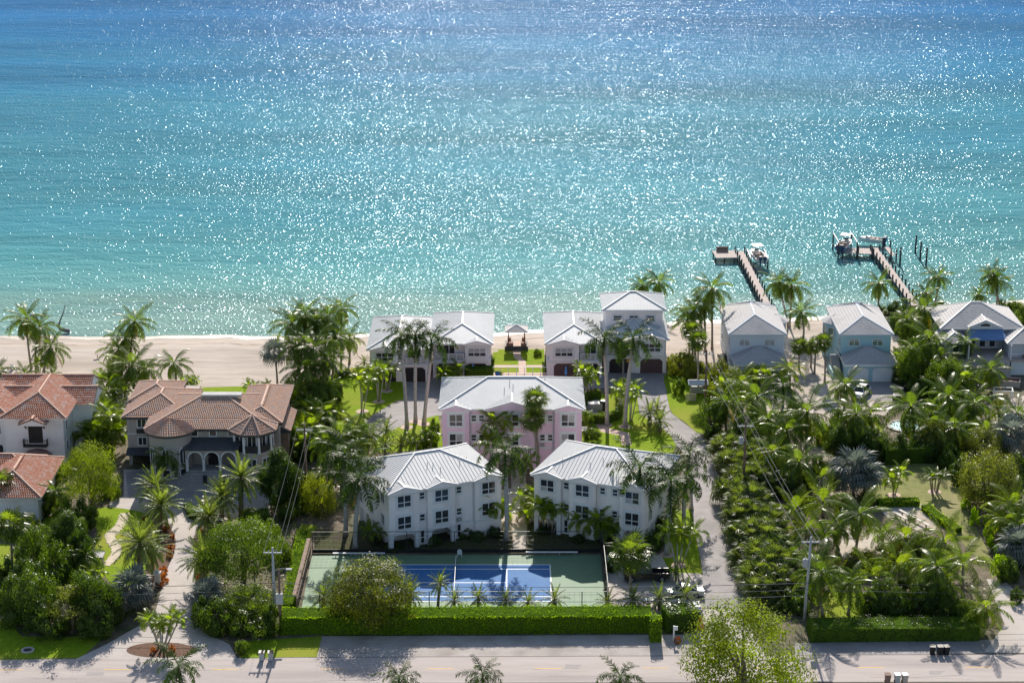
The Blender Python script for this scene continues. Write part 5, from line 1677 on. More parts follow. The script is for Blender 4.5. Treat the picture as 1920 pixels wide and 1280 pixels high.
PL = [
    ('A', 'coco', [(49, 596, 59, 692, 1.05), (74, 612, 68, 700, 0.95), (95, 650, 84, 708, 1.0), (-6, 694, None, 4, 0.8)]),
    ('A', 'young', [(46, 700, None, 1.0, 0.6), (99, 703, None, 0.9, 0.5)]),
    ('A', 'xmas', [(76, 672, 74, 708, 0.8)]),
    ('B', 'coco', [(252, 602, 240, 712, 1.0), (234, 634, 228, 716, 0.9), (222, 655, 215, 722, 0.95), (248, 684, 247, 748, 1.15), (272, 692, 264, 742, 0.9), (326, 680, 329, 737, 0.9), (200, 735, 205, 775, 0.8)]),
    ('B', 'areca', [(205, 702, 207, 752, 1.3), (196, 770, 200, 812, 1.4), (178, 800, 180, 838, 1.4), (208, 805, 210, 846, 1.4), (190, 830, None, 2.2, 1.2), (225, 735, 226, 770, 1.0)]),
    ('B', 'ycoco', [(205, 780, 205, 845, 0.9)]),
    ('B', 'xmas', [(350, 712, 352, 731, 0.6), (362, 714, 363, 732, 0.55)]),
    ('C', 'xmas', [(470, 722, 470, 738, 0.6), (497, 722, 497, 740, 0.5)]),
    ('C', 'silver', [(514, 660, 520, 722, 1.1)]),
    ('D', 'coco', [(548, 605, 560, 735, 1.05), (572, 588, 575, 730, 1.0), (595, 600, 592, 735, 1.0), (615, 592, 605, 728, 0.95), (640, 578, 640, 700, 0.85), (655, 632, 655, 682, 0.85), (628, 630, 620, 730, 1.0), (560, 645, 566, 760, 1.1), (590, 650, 590, 765, 1.15), (575, 690, 577, 775, 1.1), (612, 672, 606, 760, 1.05), (598, 720, 596, 780, 0.9)]),
    ('D', 'areca', [(560, 735, 560, 770, 1.2), (580, 760, 580, 795, 1.2), (620, 765, None, 2.5, 1.0)]),
    ('E', 'coco', [(617, 728, 619, 778, 0.85)]),
    ('E', 'xmas', [(680, 706, 679, 771, 0.95), (709, 690, 710, 753, 0.9), (725, 688, 726, 732, 0.85)]),
    ('E', 'pygmy', [(683, 678, 683, 690, 1.0)]),
    ('F', 'royal', [(752, 628, 763, 801, 1.1), (779, 626, 779, 790, 1.05), (809, 636, 795, 795, 1.15)]),
    ('F', 'areca', [(850, 694, 850, 722, 1.0), (835, 700, 836, 726, 0.8)]),
    ('F', 'pygmy', [(725, 804, 725, 822, 1.4), (722, 832, 722, 850, 1.3), (752, 832, 752, 850, 1.2)]),
    ('F', 'xmas', [(775, 825, 776, 850, 0.7), (803, 815, 803, 842, 0.75)]),
    ('G', 'areca', [(570, 800, 572, 838, 1.4), (556, 825, 558, 855, 1.3), (600, 775, 600, 815, 1.3)]),
    ('G', 'coco', [(640, 812, 640, 905, 1.05), (612, 828, 610, 905, 0.95), (690, 812, 690, 880, 0.9), (668, 806, 665, 890, 0.9)]),
    ('G', 'ycoco', [(665, 835, 662, 905, 0.8)]),
    ('H', 'royal', [(672, 895, 666, 1030, 1.25), (646, 848, 648, 1002, 1.15), (690, 862, 690, 985, 1.0), (947, 842, 950, 1012, 1.2)]),
    ('H', 'xmas', [(925, 938, 926, 992, 1.0), (940, 948, 938, 995, 0.9), (700, 990, 702, 1020, 0.7)]),
    ('I', 'fan', [(1004, 748, 1012, 888, 1.15), (1000, 786, 1008, 890, 1.15)]),
    ('I', 'xmas', [(938, 788, 938, 880, 1.15), (925, 815, 922, 882, 1.0)]),
    ('c', 'xmas', [(985, 925, 985, 965, 0.8), (1003, 922, 1000, 962, 0.8), (978, 865, 978, 905, 0.9)]),
    ('c', 'areca', [(990, 960, None, 1.6, 0.8)]),
    ('J', 'xmas', [(1018, 940, 1024, 996, 1.0), (1040, 944, 1036, 998, 0.9), (1086, 962, 1088, 1004, 1.0), (1122, 972, 1124, 1012, 1.1), (1146, 980, 1142, 1014, 1.1)]),
    ('K', 'royal', [(1200, 876, 1199, 1014, 1.2), (1258, 900, 1250, 1040, 1.2), (1292, 846, 1296, 955, 1.05), (1286, 890, 1282, 988, 1.15)]),
    ('K', 'xmas', [(1256, 994, 1268, 1062, 0.85), (1287, 992, 1276, 1058, 0.95)]),
    ('K', 'pygmy', [(1262, 960, 1262, 985, 1.3)]),
    ('e', 'fan', [(1182, 1038, 1182, 1108, 1.6)]),
    ('e', 'pygmy', [(1187, 1122, 1187, 1145, 1.5), (1236, 1120, 1236, 1142, 1.5), (1286, 1116, 1287, 1142, 1.7), (1268, 1072, None, 1.2, 1.0)]),
    ('a', 'pygmy', [(825, 1093, 821, 1138, 1.25), (852, 1124, 852, 1142, 1.25), (897, 1120, 897, 1142, 1.3), (948, 1122, 948, 1142, 1.2), (990, 1128, 990, 1144, 1.2), (1040, 1122, 1040, 1142, 1.35), (1139, 1128, 1139, 1144, 1.2), (607, 1118, 605, 1146, 1.6), (770, 1112, 768, 1142, 1.6)]),
    ('L', 'royal', [(1133, 632, 1138, 797, 1.15), (1187, 632, 1172, 800, 1.2)]),
    ('L', 'fan', [(1170, 655, 1169, 715, 0.8)]),
    ('L', 'xmas', [(1104, 702, 1108, 742, 0.95), (1092, 692, 1096, 742, 0.8), (1170, 728, 1162, 775, 1.0), (1185, 734, 1182, 790, 0.85)]),
    ('L', 'pygmy', [(1218, 772, 1218, 796, 1.8), (1237, 788, 1237, 810, 1.6), (1232, 765, 1230, 790, 1.4)]),
    ('M', 'coco', [(1335, 540, 1335, 655, 1.05), (1300, 582, 1303, 665, 1.05), (1290, 600, 1292, 668, 0.85), (1320, 570, 1322, 660, 0.85)]),
    ('M', 'fan', [(1309, 638, 1309, 735, 1.15), (1298, 620, 1300, 690, 1.05)]),
    ('N', 'coco', [(1461, 528, 1478, 612, 0.95), (1484, 534, 1480, 615, 1.0), (1503, 585, 1505, 645, 0.95)]),
    ('N', 'fan', [(1498, 648, 1498, 692, 0.9), (1530, 645, 1527, 702, 0.95), (1545, 640, 1546, 718, 1.0), (1518, 650, 1520, 690, 0.8)]),
    ('f', 'coco', [(1204, 534, 1204, 585, 0.75), (1236, 528, 1234, 585, 0.9)]),
    ('O', 'coco', [(1648, 530, 1647, 585, 0.9), (1760, 518, 1752, 572, 0.85), (1868, 524, 1868, 580, 0.95), (1862, 512, 1876, 578, 0.8), (1836, 552, 1838, 585, 0.6), (1736, 548, 1736, 592, 0.8)]),
    ('Q', 'coco', [(1733, 578, 1735, 650, 1.1), (1742, 634, 1742, 700, 1.15), (1765, 668, 1762, 712, 0.95), (1700, 600, 1702, 665, 0.9), (1716, 655, 1714, 712, 0.9), (1810, 640, 1810, 700, 0.75)]),
    ('Q', 'areca', [(1690, 665, 1690, 700, 1.0), (1775, 705, 1775, 735, 1.2), (1800, 700, 1800, 740, 1.2)]),
    ('d', 'coco', [(1858, 692, 1858, 735, 1.0), (1778, 742, 1776, 800, 1.2), (1828, 756, 1828, 812, 1.15), (1908, 775, 1908, 822, 1.1), (1790, 802, 1792, 852, 1.15)]),
    ('d', 'ycoco', [(1850, 808, 1850, 850, 0.9)]),
    ('d', 'silver', [(1895, 812, 1895, 850, 1.4)]),
    ('R', 'royal', [(1468, 718, 1466, 815, 0.95)]),
    ('R', 'coco', [(1420, 742, 1420, 812, 1.2), (1514, 772, 1512, 862, 1.3), (1440, 785, 1442, 852, 1.15), (1476, 808, 1474, 872, 1.1), (1362, 752, 1362, 812, 1.0), (1498, 866, 1500, 920, 1.2)]),
    ('R', 'ycoco', [(1390, 716, 1392, 768, 1.05), (1480, 690, 1480, 728, 0.75), (1450, 845, 1452, 900, 1.05)]),
    ('R', 'areca', [(1430, 700, 1430, 728, 1.0), (1360, 720, 1360, 745, 0.9)]),
    ('S', 'coco', [(1585, 720, 1582, 805, 1.1), (1606, 775, 1604, 845, 1.25), (1708, 762, 1712, 822, 1.35), (1748, 800, 1747, 850, 1.15)]),
    ('S', 'ycoco', [(1632, 775, 1632, 822, 0.95)]),
    ('T', 'thatch', [(1366, 838, 1368, 866, 1.1), (1382, 868, 1384, 893, 1.15), (1398, 900, 1400, 925, 1.2), (1378, 922, 1382, 945, 1.1), (1410, 935, 1412, 960, 1.25), (1396, 962, 1400, 988, 1.2), (1425, 975, 1428, 1000, 1.25), (1408, 1000, 1412, 1025, 1.2), (1438, 1012, 1440, 1038, 1.3), (1416, 1040, 1420, 1062, 1.2), (1448, 1052, 1450, 1078, 1.3), (1424, 1078, 1428, 1100, 1.15), (1462, 1090, 1464, 1112, 1.2), (1440, 1110, 1444, 1128, 1.1), (1420, 895, 1422, 920, 1.1), (1405, 858, 1408, 882, 1.1)]),
    ('U', 'coco', [(1612, 962, 1604, 1032, 1.1), (1572, 985, 1572, 1030, 0.8)]),
    ('U', 'yyoung', [(1490, 958, 1490, 985, 1.15), (1543, 940, 1543, 970, 1.15), (1512, 992, 1512, 1018, 1.05), (1540, 895, 1541, 925, 0.95)]),
    ('U', 'young', [(1548, 1012, 1548, 1038, 1.0), (1655, 1000, 1655, 1028, 0.85), (1482, 1042, 1482, 1068, 0.95)]),
    ('U', 'silver', [(1600, 878, 1600, 925, 1.5), (1622, 892, 1622, 930, 1.2)]),
    ('V', 'coco', [(1540, 1072, 1543, 1155, 1.1), (1592, 1092, 1590, 1152, 0.95), (1530, 1050, 1532, 1100, 0.9), (1758, 1062, 1752, 1148, 1.05)]),
    ('V', 'yyoung', [(1685, 1060, 1685, 1112, 1.2), (1637, 1078, 1638, 1120, 1.0), (1726, 1066, 1726, 1116, 1.15), (1698, 1008, 1698, 1048, 1.1), (1772, 1018, 1772, 1062, 1.1), (1806, 1058, 1804, 1112, 1.25)]),
    ('V', 'ycoco', [(1848, 1138, 1832, 1186, 0.95), (1770, 1090, 1768, 1150, 0.9)]),
    ('W', 'xmas', [(1678, 888, 1676, 928, 0.95)]),
    ('W', 'ycoco', [(1900, 945, 1902, 1000, 1.05), (1885, 975, 1888, 1018, 0.95)]),
    ('W', 'coco', [(1912, 985, 1914, 1030, 0.95)]),
    ('W', 'silver', [(1908, 1022, 1908, 1058, 1.3)]),
    ('X', 'date', [(290, 912, 290, 950, 0.95), (302, 948, 300, 990, 0.98), (262, 1018, 264, 1098, 1.15), (452, 896, 452, 968, 1.0), (417, 932, 416, 972, 0.95), (392, 968, 392, 1005, 0.95), (380, 1048, 381, 1100, 0.95), (285, 1030, 287, 1085, 0.75)]),
    ('X', 'silver', [(248, 1100, 250, 1140, 1.3), (385, 1115, 386, 1148, 1.1)]),
    ('X', 'coco', [(308, 850, 305, 908, 0.75), (322, 858, 326, 905, 0.7)]),
    ('Y', 'fan', [(2, 908, 4, 970, 1.3), (18, 985, 24, 1078, 1.4)]),
    ('Y', 'coco', [(102, 920, 102, 965, 0.75), (160, 1040, 160, 1085, 0.7)]),
    ('Y', 'areca', [(112, 885, 112, 920, 0.9), (175, 1075, 175, 1105, 0.8)]),
    ('Z', 'xmas', [(286, 1158, 300, 1215, 0.75), (323, 1150, 307, 1217, 0.75), (305, 1172, 304, 1218, 0.6)]),
    ('b', 'royal', [(335, 1246, None, 6.0, 0.95), (748, 1268, None, 5.0, 0.75), (905, 1262, None, 5.0, 0.75), (1163, 1266, None, 5.0, 0.75)]),
]
for cluster, kind, lst in PL:
    for q in lst:
        palm(cluster, kind, *q)

# banana clump on the dry lawn
def banana(cx, by_, bxp):
    X, Y = at(bxp, by_)
    t = ob('banana_plant', None, None, (X, Y, 0))
    PLANTS.append((t, 'W', 'banana clump with broad paddle leaves', 'plant', cx, by_))
    r = random.Random(9)
    for k in range(5):
        a = k * 1.3
        tp = Vector((0.8 * math.cos(a), 0.8 * math.sin(a), r.uniform(1.8, 2.6)))
        MB().tube([(0.4 * math.cos(a), 0.4 * math.sin(a), 0), tp], [0.12, 0.07], 6).build('stem', 'trunk_coco', t)
        for j in range(5):
            b = MB()
            L_ = 1.7
            prev = None
            for i in range(6):
                s = i / 5
                w = 0.30 * math.sin(math.pi * (0.08 + 0.9 * s))
                p_ = Vector((L_ * s, 0, 0.5 * s - 1.1 * s * s))
                if prev:
                    b.face([prev[0] + Vector((0, -prev[1], 0)), prev[0] + Vector((0, 0, -0.06)), p_ + Vector((0, 0, -0.06)), p_ + Vector((0, -w, 0))])
                    b.face([prev[0] + Vector((0, 0, -0.06)), prev[0] + Vector((0, prev[1], 0)), p_ + Vector((0, w, 0)), p_ + Vector((0, 0, -0.06))])
                prev = (p_, w)
            b.build('leaf', 'mid_leaf', t, tp, (0, -rad(r.uniform(20, 60)), a + j * 1.256 + r.uniform(-.3, .3)))


banana(1750, 922, 1752)


# ---------------------------------------------------------------- broadleaf trees, shrubs and hedges
def leaf_quad(b, p, n, size, r, asp=0.55):
    t = n.orthogonal().normalized()
    t.rotate(Matrix.Rotation(r.uniform(0, 6.28), 3, n))
    w = n.cross(t) * size * asp
    t = t * size
    b.face([p - t * 0.5, p + w * 0.5, p + t * 0.5, p - w * 0.5])


CRN = {}


def crown_mesh(kind, mat, seed, K, per, leafsize, flat, hole=0.0):
    """leaf clumps spread through a unit crown: x,y within 1, z 0..flat"""
    key = (kind, mat, seed)
    if key in CRN:
        return CRN[key]
    r = random.Random(seed)
    b = MB()
    cl = []
    for k in range(K):
        while True:
            p = Vector((r.uniform(-1, 1), r.uniform(-1, 1), r.uniform(-0.55, 1)))
            if 0.25 < p.length < 0.98:
                break
        p = p.normalized() * (p.length ** 0.5) * 0.82 * (1 + 0.16 * math.sin(p.x * 5 + seed) * math.cos(p.y * 4 + p.z * 5 + seed))
        if r.random() < hole:
            continue
        cl.append((p, r.uniform(0.16, 0.30)))
    for c, cr_ in cl:
        for k in range(per):
            d = Vector((r.gauss(0, 1), r.gauss(0, 1), r.gauss(0, 1))).normalized()
            q = c + d * cr_ * r.uniform(0.55, 1.05)
            n = (d + c * 0.7 + Vector((r.uniform(-.35, .35), r.uniform(-.35, .35), 0.45 + r.uniform(-.3, .3)))).normalized()
            leaf_quad(b, Vector((q.x, q.y, (q.z + 0.45) / 1.4 * flat)), n, leafsize * r.uniform(0.7, 1.3), r)
    me = b.mesh('foliage', mat)
    CRN[key] = (me, [c for c, _ in cl])
    return CRN[key]


def tree(cluster, noun, bx, by, topy, wpx, mat, seed, K=46, per=70, leafsize=0.115, flat=1.0, trunk=0.25, name='broadleaf_tree', cat='tree', hole=0.0, label=None):
    """bx,by foot; topy: photo line of the crown top; wpx: photo width of the crown"""
    X, Y = at(bx, by)
    h = height_at(topy, Y)
    rx = wpx / 2 / (FPX / math.hypot(Y, CAM_H))
    t = ob(name, None, None, (X, Y, 0))
    if label:
        tag(t, label, cat)
    else:
        t['group'] = noun + 's ' + CL2[cluster]
        PLANTS.append((t, cluster, noun, cat, bx, by))
    me, cl = crown_mesh(name, mat, seed % 5 + (10 if flat < 0.7 else 0), K, per, leafsize, flat, hole)
    z0 = h * trunk
    hz = (h - z0)
    rr = random.Random(seed)
    o = ob('crown', me, t, (0, 0, z0), (0, 0, rr.uniform(0, 6.28)), (rx, rx, hz / flat * 1.0))
    b = MB()
    b.tube([(0, 0, 0), (0.05 * rx, 0, z0 * 0.7), (0, 0.04 * rx, z0 + 0.25 * hz)], [0.06 * rx + 0.05, 0.045 * rx + 0.04, 0.03 * rx + 0.03], 7)
    b.build('trunk', 'bark', t, smooth=True)
    if wpx > 45:
        for c in rr.sample(cl, min(7, len(cl))):
            p1 = Vector((c.x * rx * 0.85, c.y * rx * 0.85, z0 + (c.z + 0.45) / 1.4 * hz))
            p1.rotate(Matrix.Rotation(o.rotation_euler.z, 3, 'Z'))
            MB().tube([(0, 0, z0 * 0.75), Vector((p1.x * 0.4, p1.y * 0.4, z0 * 0.75 + (p1.z - z0 * 0.75) * 0.55)), p1], [0.03 * rx + 0.03, 0.02 * rx + 0.02, 0.02], 5).build('limb', 'bark', t, smooth=True)
    return t


CL2 = dict(CL)
CL2.update({
    'h': 'in the lower left shrubbery',
    'i': 'between mansion drive and tennis court',
    'j': 'along the path at the right edge',
})
tree('B', 'yellow-green feathery tree', 172, 955, 828, 125, 'airy_leaf', 1, K=100, per=170, leafsize=0.036, label='yellow-green feathery tree between the garage and the mansion')
tree('G', '', 528, 950, 848, 98, 'dark_leaf', 2, K=100, per=140, leafsize=0.06, trunk=0.1, label='dense dark round tree right of the mansion steps')
tree('G', '', 598, 965, 880, 75, 'yellow_leaf', 3, K=70, per=120, leafsize=0.06, trunk=0.12, label='olive-yellow bushy tree beside the left blush block')
tree('a', '', 695, 1168, 1050, 190, 'grape_leaf', 4, K=150, per=150, leafsize=0.04, trunk=0.22, label='big round sea-grape tree with reddish leaves in front of the court')
tree('b', '', 1390, 1345, 1128, 265, 'airy_leaf', 6, K=210, per=190, leafsize=0.027, trunk=0.30, hole=0.08, label='large airy yellow-green tree on the near roadside')
tree('i', '', 455, 1100, 978, 185, 'mid_leaf', 7, K=140, per=160, leafsize=0.03, flat=0.6, trunk=0.35, label='wide flat-topped tree right of the mansion drive')
tree('i', '', 470, 1165, 1090, 120, 'mid_leaf', 8, K=70, per=120, leafsize=0.05, trunk=0.2, hole=0.15, label='loose leafy tree by the roadside poles')
tree('W', '', 1850, 950, 838, 130, 'olive_leaf', 9, K=100, per=130, leafsize=0.05, trunk=0.15, label='large grey-green broadleaf tree behind the dry lawn')
tree('h', '', 135, 1185, 1085, 105, 'olive_leaf', 10, K=40, per=50, leafsize=0.08, trunk=0.3, hole=0.25, label='thin bare-branched tree above the corner lawn')
BT2 = [
    ('R', 'rounded broadleaf tree', 'mid_leaf', [(1335, 812, 752, 70), (1388, 838, 786, 66), (1415, 872, 822, 62), (1532, 832, 786, 52)]),
    ('Q', 'rounded broadleaf tree', 'mid_leaf', [(1715, 668, 588, 76), (1768, 742, 668, 70), (1700, 722, 652, 60)]),
    ('d', 'rounded broadleaf tree', 'olive_leaf', [(1752, 852, 782, 72), (1840, 862, 800, 80), (1872, 798, 738, 58)]),
    ('S', 'rounded dark broadleaf tree', 'dark_leaf', [(1640, 862, 800, 70), (1570, 862, 800, 62)]),
    ('V', 'rounded dark broadleaf tree', 'dark_leaf', [(1655, 1148, 1078, 72), (1745, 1150, 1082, 78)]),
    ('U', 'rounded grey-green tree', 'olive_leaf', [(1610, 1072, 1020, 70), (1722, 1050, 998, 74)]),
    ('Y', 'rounded broadleaf tree', 'dark_leaf', [(128, 1050, 962, 84), (62, 1072, 988, 82)]),
    ('h', 'rounded broadleaf tree', 'dark_leaf', [(70, 1168, 1062, 110), (182, 1172, 1068, 96)]),
]
k = 300
for cluster, noun, mat, lst in BT2:
    for (bx, by, ty, w) in lst:
        k += 1
        tree(cluster, noun, bx, by, ty, w, mat, k, K=80, per=110, leafsize=0.062, trunk=0.16)
BR = [
    ('h', 'leafy dark-green shrub', 'dark_leaf', [(60, 1130, 1035, 95), (30, 1165, 1085, 90), (110, 1100, 1015, 80), (150, 1075, 990, 70), (165, 1150, 1060, 85), (205, 1165, 1100, 70), (15, 1110, 1050, 60), (90, 1190, 1125, 90), (180, 1190, 1130, 80)]),
    ('Y', 'leafy green shrub', 'mid_leaf', [(75, 1030, 975, 70), (140, 1020, 950, 60), (160, 990, 935, 62), (120, 990, 925, 50), (45, 965, 935, 45), (85, 965, 920, 48), (215, 935, 905, 30), (190, 930, 890, 40), (55, 1000, 960, 50), (105, 1060, 1000, 60)]),
    ('i', 'rounded green shrub', 'mid_leaf', [(480, 985, 948, 62), (470, 1010, 965, 55), (505, 1020, 975, 55), (530, 1055, 1005, 45), (410, 1180, 1120, 95), (470, 1190, 1140, 95), (515, 1185, 1130, 55), (380, 1165, 1118, 45), (540, 975, 940, 45), (560, 960, 915, 45), (455, 1225, 1195, 30)]),
    ('G', 'leafy thicket shrub', 'dark_leaf', [(575, 860, 815, 60), (545, 905, 870, 50), (605, 850, 810, 55), (590, 800, 765, 50), (560, 790, 750, 50), (625, 890, 850, 55), (580, 930, 890, 50), (655, 900, 865, 40)]),
    ('D', 'dark undergrowth shrub', 'dark_leaf', [(545, 765, 715, 55), (575, 785, 735, 60), (605, 785, 740, 55), (560, 740, 700, 60), (600, 750, 705, 60), (625, 750, 712, 45), (645, 705, 692, 34)]),
    ('F', 'small round shrub', 'mid_leaf', [(808, 835, 800, 32), (815, 815, 785, 26), (790, 845, 822, 28), (690, 705, 690, 24), (880, 705, 684, 22)]),
    ('L', 'clipped green shrub', 'mid_leaf', [(1273, 738, 706, 30), (1100, 800, 772, 32), (1110, 822, 800, 38), (1092, 790, 765, 20), (1045, 695, 672, 30), (1065, 700, 682, 26), (1035, 680, 655, 24), (918, 690, 662, 22), (938, 703, 696, 16), (1008, 668, 652, 18)]),
    ('M', 'glossy broadleaf shrub', 'yellow_leaf', [(1275, 700, 655, 62), (1300, 712, 668, 55), (1340, 718, 672, 70), (1375, 735, 690, 62), (1320, 735, 700, 40), (1345, 765, 720, 55), (1262, 690, 665, 34), (1405, 720, 685, 45)]),
    ('Q', 'big green seaside shrub', 'dark_leaf', [(1690, 625, 575, 55), (1715, 650, 595, 60), (1745, 625, 580, 55), (1705, 690, 640, 60), (1745, 720, 670, 65), (1780, 720, 680, 50), (1690, 720, 690, 40), (1725, 740, 700, 60), (1765, 760, 720, 55), (1680, 590, 560, 45), (1760, 600, 560, 45), (1800, 740, 705, 45)]),
    ('O', 'seaside shrub', 'mid_leaf', [(1895, 610, 560, 60), (1915, 640, 575, 50), (1880, 595, 560, 40), (1650, 590, 572, 40)]),
    ('d', 'lush green shrub', 'mid_leaf', [(1790, 790, 745, 60), (1820, 780, 740, 50), (1740, 790, 755, 50), (1760, 830, 790, 55), (1810, 850, 810, 60), (1870, 850, 815, 50), (1785, 870, 830, 50)]),
    ('W', 'dark broadleaf shrub', 'dark_leaf', [(1800, 905, 860, 55), (1885, 925, 870, 70), (1910, 895, 850, 60), (1880, 985, 930, 55), (1910, 1060, 1000, 50), (1890, 1090, 1045, 45), (1775, 880, 845, 40), (1905, 1130, 1100, 30)]),
    ('j', 'small clipped bush', 'hedge_leaf', [(1811, 955, 930, 22), (1827, 985, 945, 24), (1852, 1010, 985, 24), (1860, 1030, 1002, 26), (1875, 1040, 1014, 28), (1872, 1078, 1034, 50), (1848, 985, 970, 18)]),
    ('R', 'dark undergrowth shrub', 'dark_leaf', [(1450, 715, 690, 45), (1340, 830, 795, 45), (1355, 860, 830, 40), (1410, 860, 825, 50), (1445, 880, 840, 55), (1475, 930, 890, 55), (1440, 930, 890, 50), (1520, 905, 870, 40), (1385, 835, 800, 45), (1425, 800, 770, 45), (1490, 785, 745, 45), (1535, 880, 850, 30), (1545, 815, 790, 30)]),
    ('T', 'dark undergrowth shrub', 'dark_leaf', [(1435, 965, 940, 45), (1455, 1000, 965, 50), (1465, 1050, 1010, 50), (1480, 1100, 1060, 50), (1478, 1140, 1105, 50), (1455, 1145, 1120, 50), (1425, 1125, 1100, 40), (1500, 1150, 1120, 40)]),
    ('S', 'dark hedge-like shrub', 'dark_leaf', [(1590, 850, 800, 60), (1625, 862, 815, 60), (1560, 830, 790, 45), (1655, 862, 820, 50), (1690, 862, 815, 50), (1720, 860, 815, 50), (1575, 800, 765, 45), (1615, 830, 780, 50), (1745, 865, 830, 40), (1590, 880, 850, 50), (1570, 905, 878, 40)]),
    ('U', 'grey-green garden shrub', 'olive_leaf', [(1650, 1055, 1020, 70), (1690, 1045, 1005, 60), (1740, 1045, 1010, 60), (1610, 1070, 1035, 60), (1560, 1075, 1040, 50), (1520, 1090, 1050, 50), (1770, 1050, 1015, 40), (1580, 960, 930, 40), (1500, 945, 915, 40), (1625, 945, 915, 34)]),
    ('V', 'dark shrub', 'dark_leaf', [(1640, 1150, 1105, 60), (1680, 1155, 1100, 60), (1725, 1155, 1105, 60), (1780, 1160, 1105, 60), (1810, 1170, 1120, 50), (1700, 1125, 1085, 55), (1755, 1115, 1080, 50), (1620, 1135, 1108, 40)]),
    ('H', 'low shaded shrub', 'dark_leaf', [(705, 1018, 1000, 30), (790, 1015, 1000, 30), (815, 1022, 1003, 26), (740, 1030, 1020, 40), (870, 1005, 985, 40), (895, 1010, 995, 34), (928, 1005, 985, 36)]),
    ('J', 'low dark shrub', 'dark_leaf', [(1000, 960, 930, 26), (1018, 1000, 985, 26), (1060, 990, 968, 30), (1085, 1015, 1000, 28), (1140, 1020, 1005, 28), (1165, 1035, 1010, 30), (1225, 1030, 990, 40), (1240, 1000, 965, 30), (1150, 1070, 1040, 30)]),
    ('X', 'red and green croton bush', 'croton_leaf', [(312, 995, 980, 16), (322, 1010, 996, 14), (322, 1030, 1016, 18), (318, 1045, 1030, 16), (306, 1075, 1060, 20), (308, 1090, 1072, 22), (300, 1100, 1088, 18), (372, 1090, 1072, 16), (288, 1222, 1210, 14), (322, 1221, 1208, 16), (380, 1000, 990, 12), (272, 975, 962, 14)]),
    ('e', 'orange croton bush', 'croton_leaf', [(1310, 1172, 1150, 18), (1315, 1182, 1162, 18), (1270, 1205, 1192, 16)]),
]
k = 20
for cluster, noun, mat, lst in BR:
    for (bx, by, ty, w) in lst:
        k += 1
        small = w < 30
        tree(cluster, noun, bx, by, ty, w, mat, k, K=26 if small else 50, per=60 if small else 120, leafsize=0.14 if small else 0.085, trunk=0.03, name='shrub', cat='shrub')


def hedge(label, pts, width, h, mat='hedge_leaf', dens=40, name='hedge', size=0.16, survey=True):
    w = [at(*p) for p in pts] if survey else pts
    t = thing(name, label, 'hedge', (w[0][0], w[0][1], 0))
    r = random.Random(len(label))
    b, core = MB(), MB()
    for (p, q) in zip(w, w[1:]):
        P, Q = Vector((p[0] - w[0][0], p[1] - w[0][1], 0)), Vector((q[0] - w[0][0], q[1] - w[0][1], 0))
        d = (Q - P)
        ln = d.length
        d.normalize()
        s = Vector((-d.y, d.x, 0))
        hw = width / 2 - 0.12
        z1 = h - 0.14
        c = [P - s * hw, Q - s * hw, Q + s * hw, P + s * hw]
        core.prism([(v.x, v.y) for v in c], 0, z1)
        for k in range(int(dens * ln * (width + 2 * h))):
            u = r.uniform(0, ln)
            g = r.uniform(0, width + 2 * h)
            wob = 0.17 * math.sin(u * 0.83 + 2) + 0.12 * math.sin(u * 2.1 + 1) + 0.08 * math.sin(u * 4.7)
            if g < h:
                q_ = P + d * u - s * (width / 2 + 0.4 * wob + r.uniform(-0.15, 0.12)) + Vector((0, 0, g))
                n = -s
            elif g < h + width:
                q_ = P + d * u + s * (g - h - width / 2) + Vector((0, 0, h + wob + r.uniform(-0.18, 0.14)))
                n = Vector((0, 0, 1))
            else:
                q_ = P + d * u + s * (width / 2 + 0.4 * wob + r.uniform(-0.15, 0.12)) + Vector((0, 0, g - h - width))
                n = s
            n = (n + Vector((r.gauss(0, .45), r.gauss(0, .45), r.gauss(0, .45) + 0.25))).normalized()
            leaf_quad(b, q_, n, size * r.uniform(0.7, 1.4), r, 0.6)
    core.build('branches', 'hedge_core', t)
    b.build('foliage', mat, t)
    return t


hedge('long clipped hedge between the road shoulder and the tennis court', [(528, 1180), (900, 1178), (1220, 1176)], 3.0, 2.3, dens=60, size=0.17)
hedge('square clipped hedge pillar standing on the road shoulder', [(1217, 1199), (1240, 1199)], 1.4, 3.0, dens=60)
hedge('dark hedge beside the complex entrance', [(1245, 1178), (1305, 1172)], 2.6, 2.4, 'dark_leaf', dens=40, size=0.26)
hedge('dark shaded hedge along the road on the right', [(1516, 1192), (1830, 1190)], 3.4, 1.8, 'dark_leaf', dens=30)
hedge('ring-shaped clipped hedge around the air-conditioning unit', [(1158, 752), (1164, 768), (1158, 785), (1135, 794), (1108, 793), (1092, 782), (1092, 764), (1102, 750), (1125, 746)], 0.9, 1.5, 'olive_leaf', dens=60, size=0.14)
hedge('clipped hedge in front of the left beach house garage', [(872, 712), (924, 710)], 2.2, 2.2, 'dark_leaf')
hedge('low hedge along the bench court in the right garden', [(1645, 948), (1722, 946)], 1.6, 1.0)
hedge('curved low hedge beside the dry lawn', [(1735, 955), (1752, 970), (1775, 985), (1795, 1000)], 1.5, 0.9)
hedge('dark hedge across the top of the dry lawn', [(1655, 866), (1745, 862)], 2.6, 2.4, 'dark_leaf')
hedge('clipped box hedge by the mansion forecourt', [(458, 985), (505, 983)], 2.6, 2.0, 'mid_leaf', dens=40)
hedge('vine-covered fence line left of the tennis court', [(540, 1140), (552, 1080), (568, 1000)], 1.5, 0.7, 'hedge_leaf', dens=36)
hedge('dark clipped hedge beside the mansion fountain', [(352, 952), (362, 972), (392, 974)], 1.2, 1.0, 'dark_leaf')
hedge('clipped hedge at the foot of the utility pole on the right', [(1495, 1150), (1500, 1090)], 1.6, 1.6)


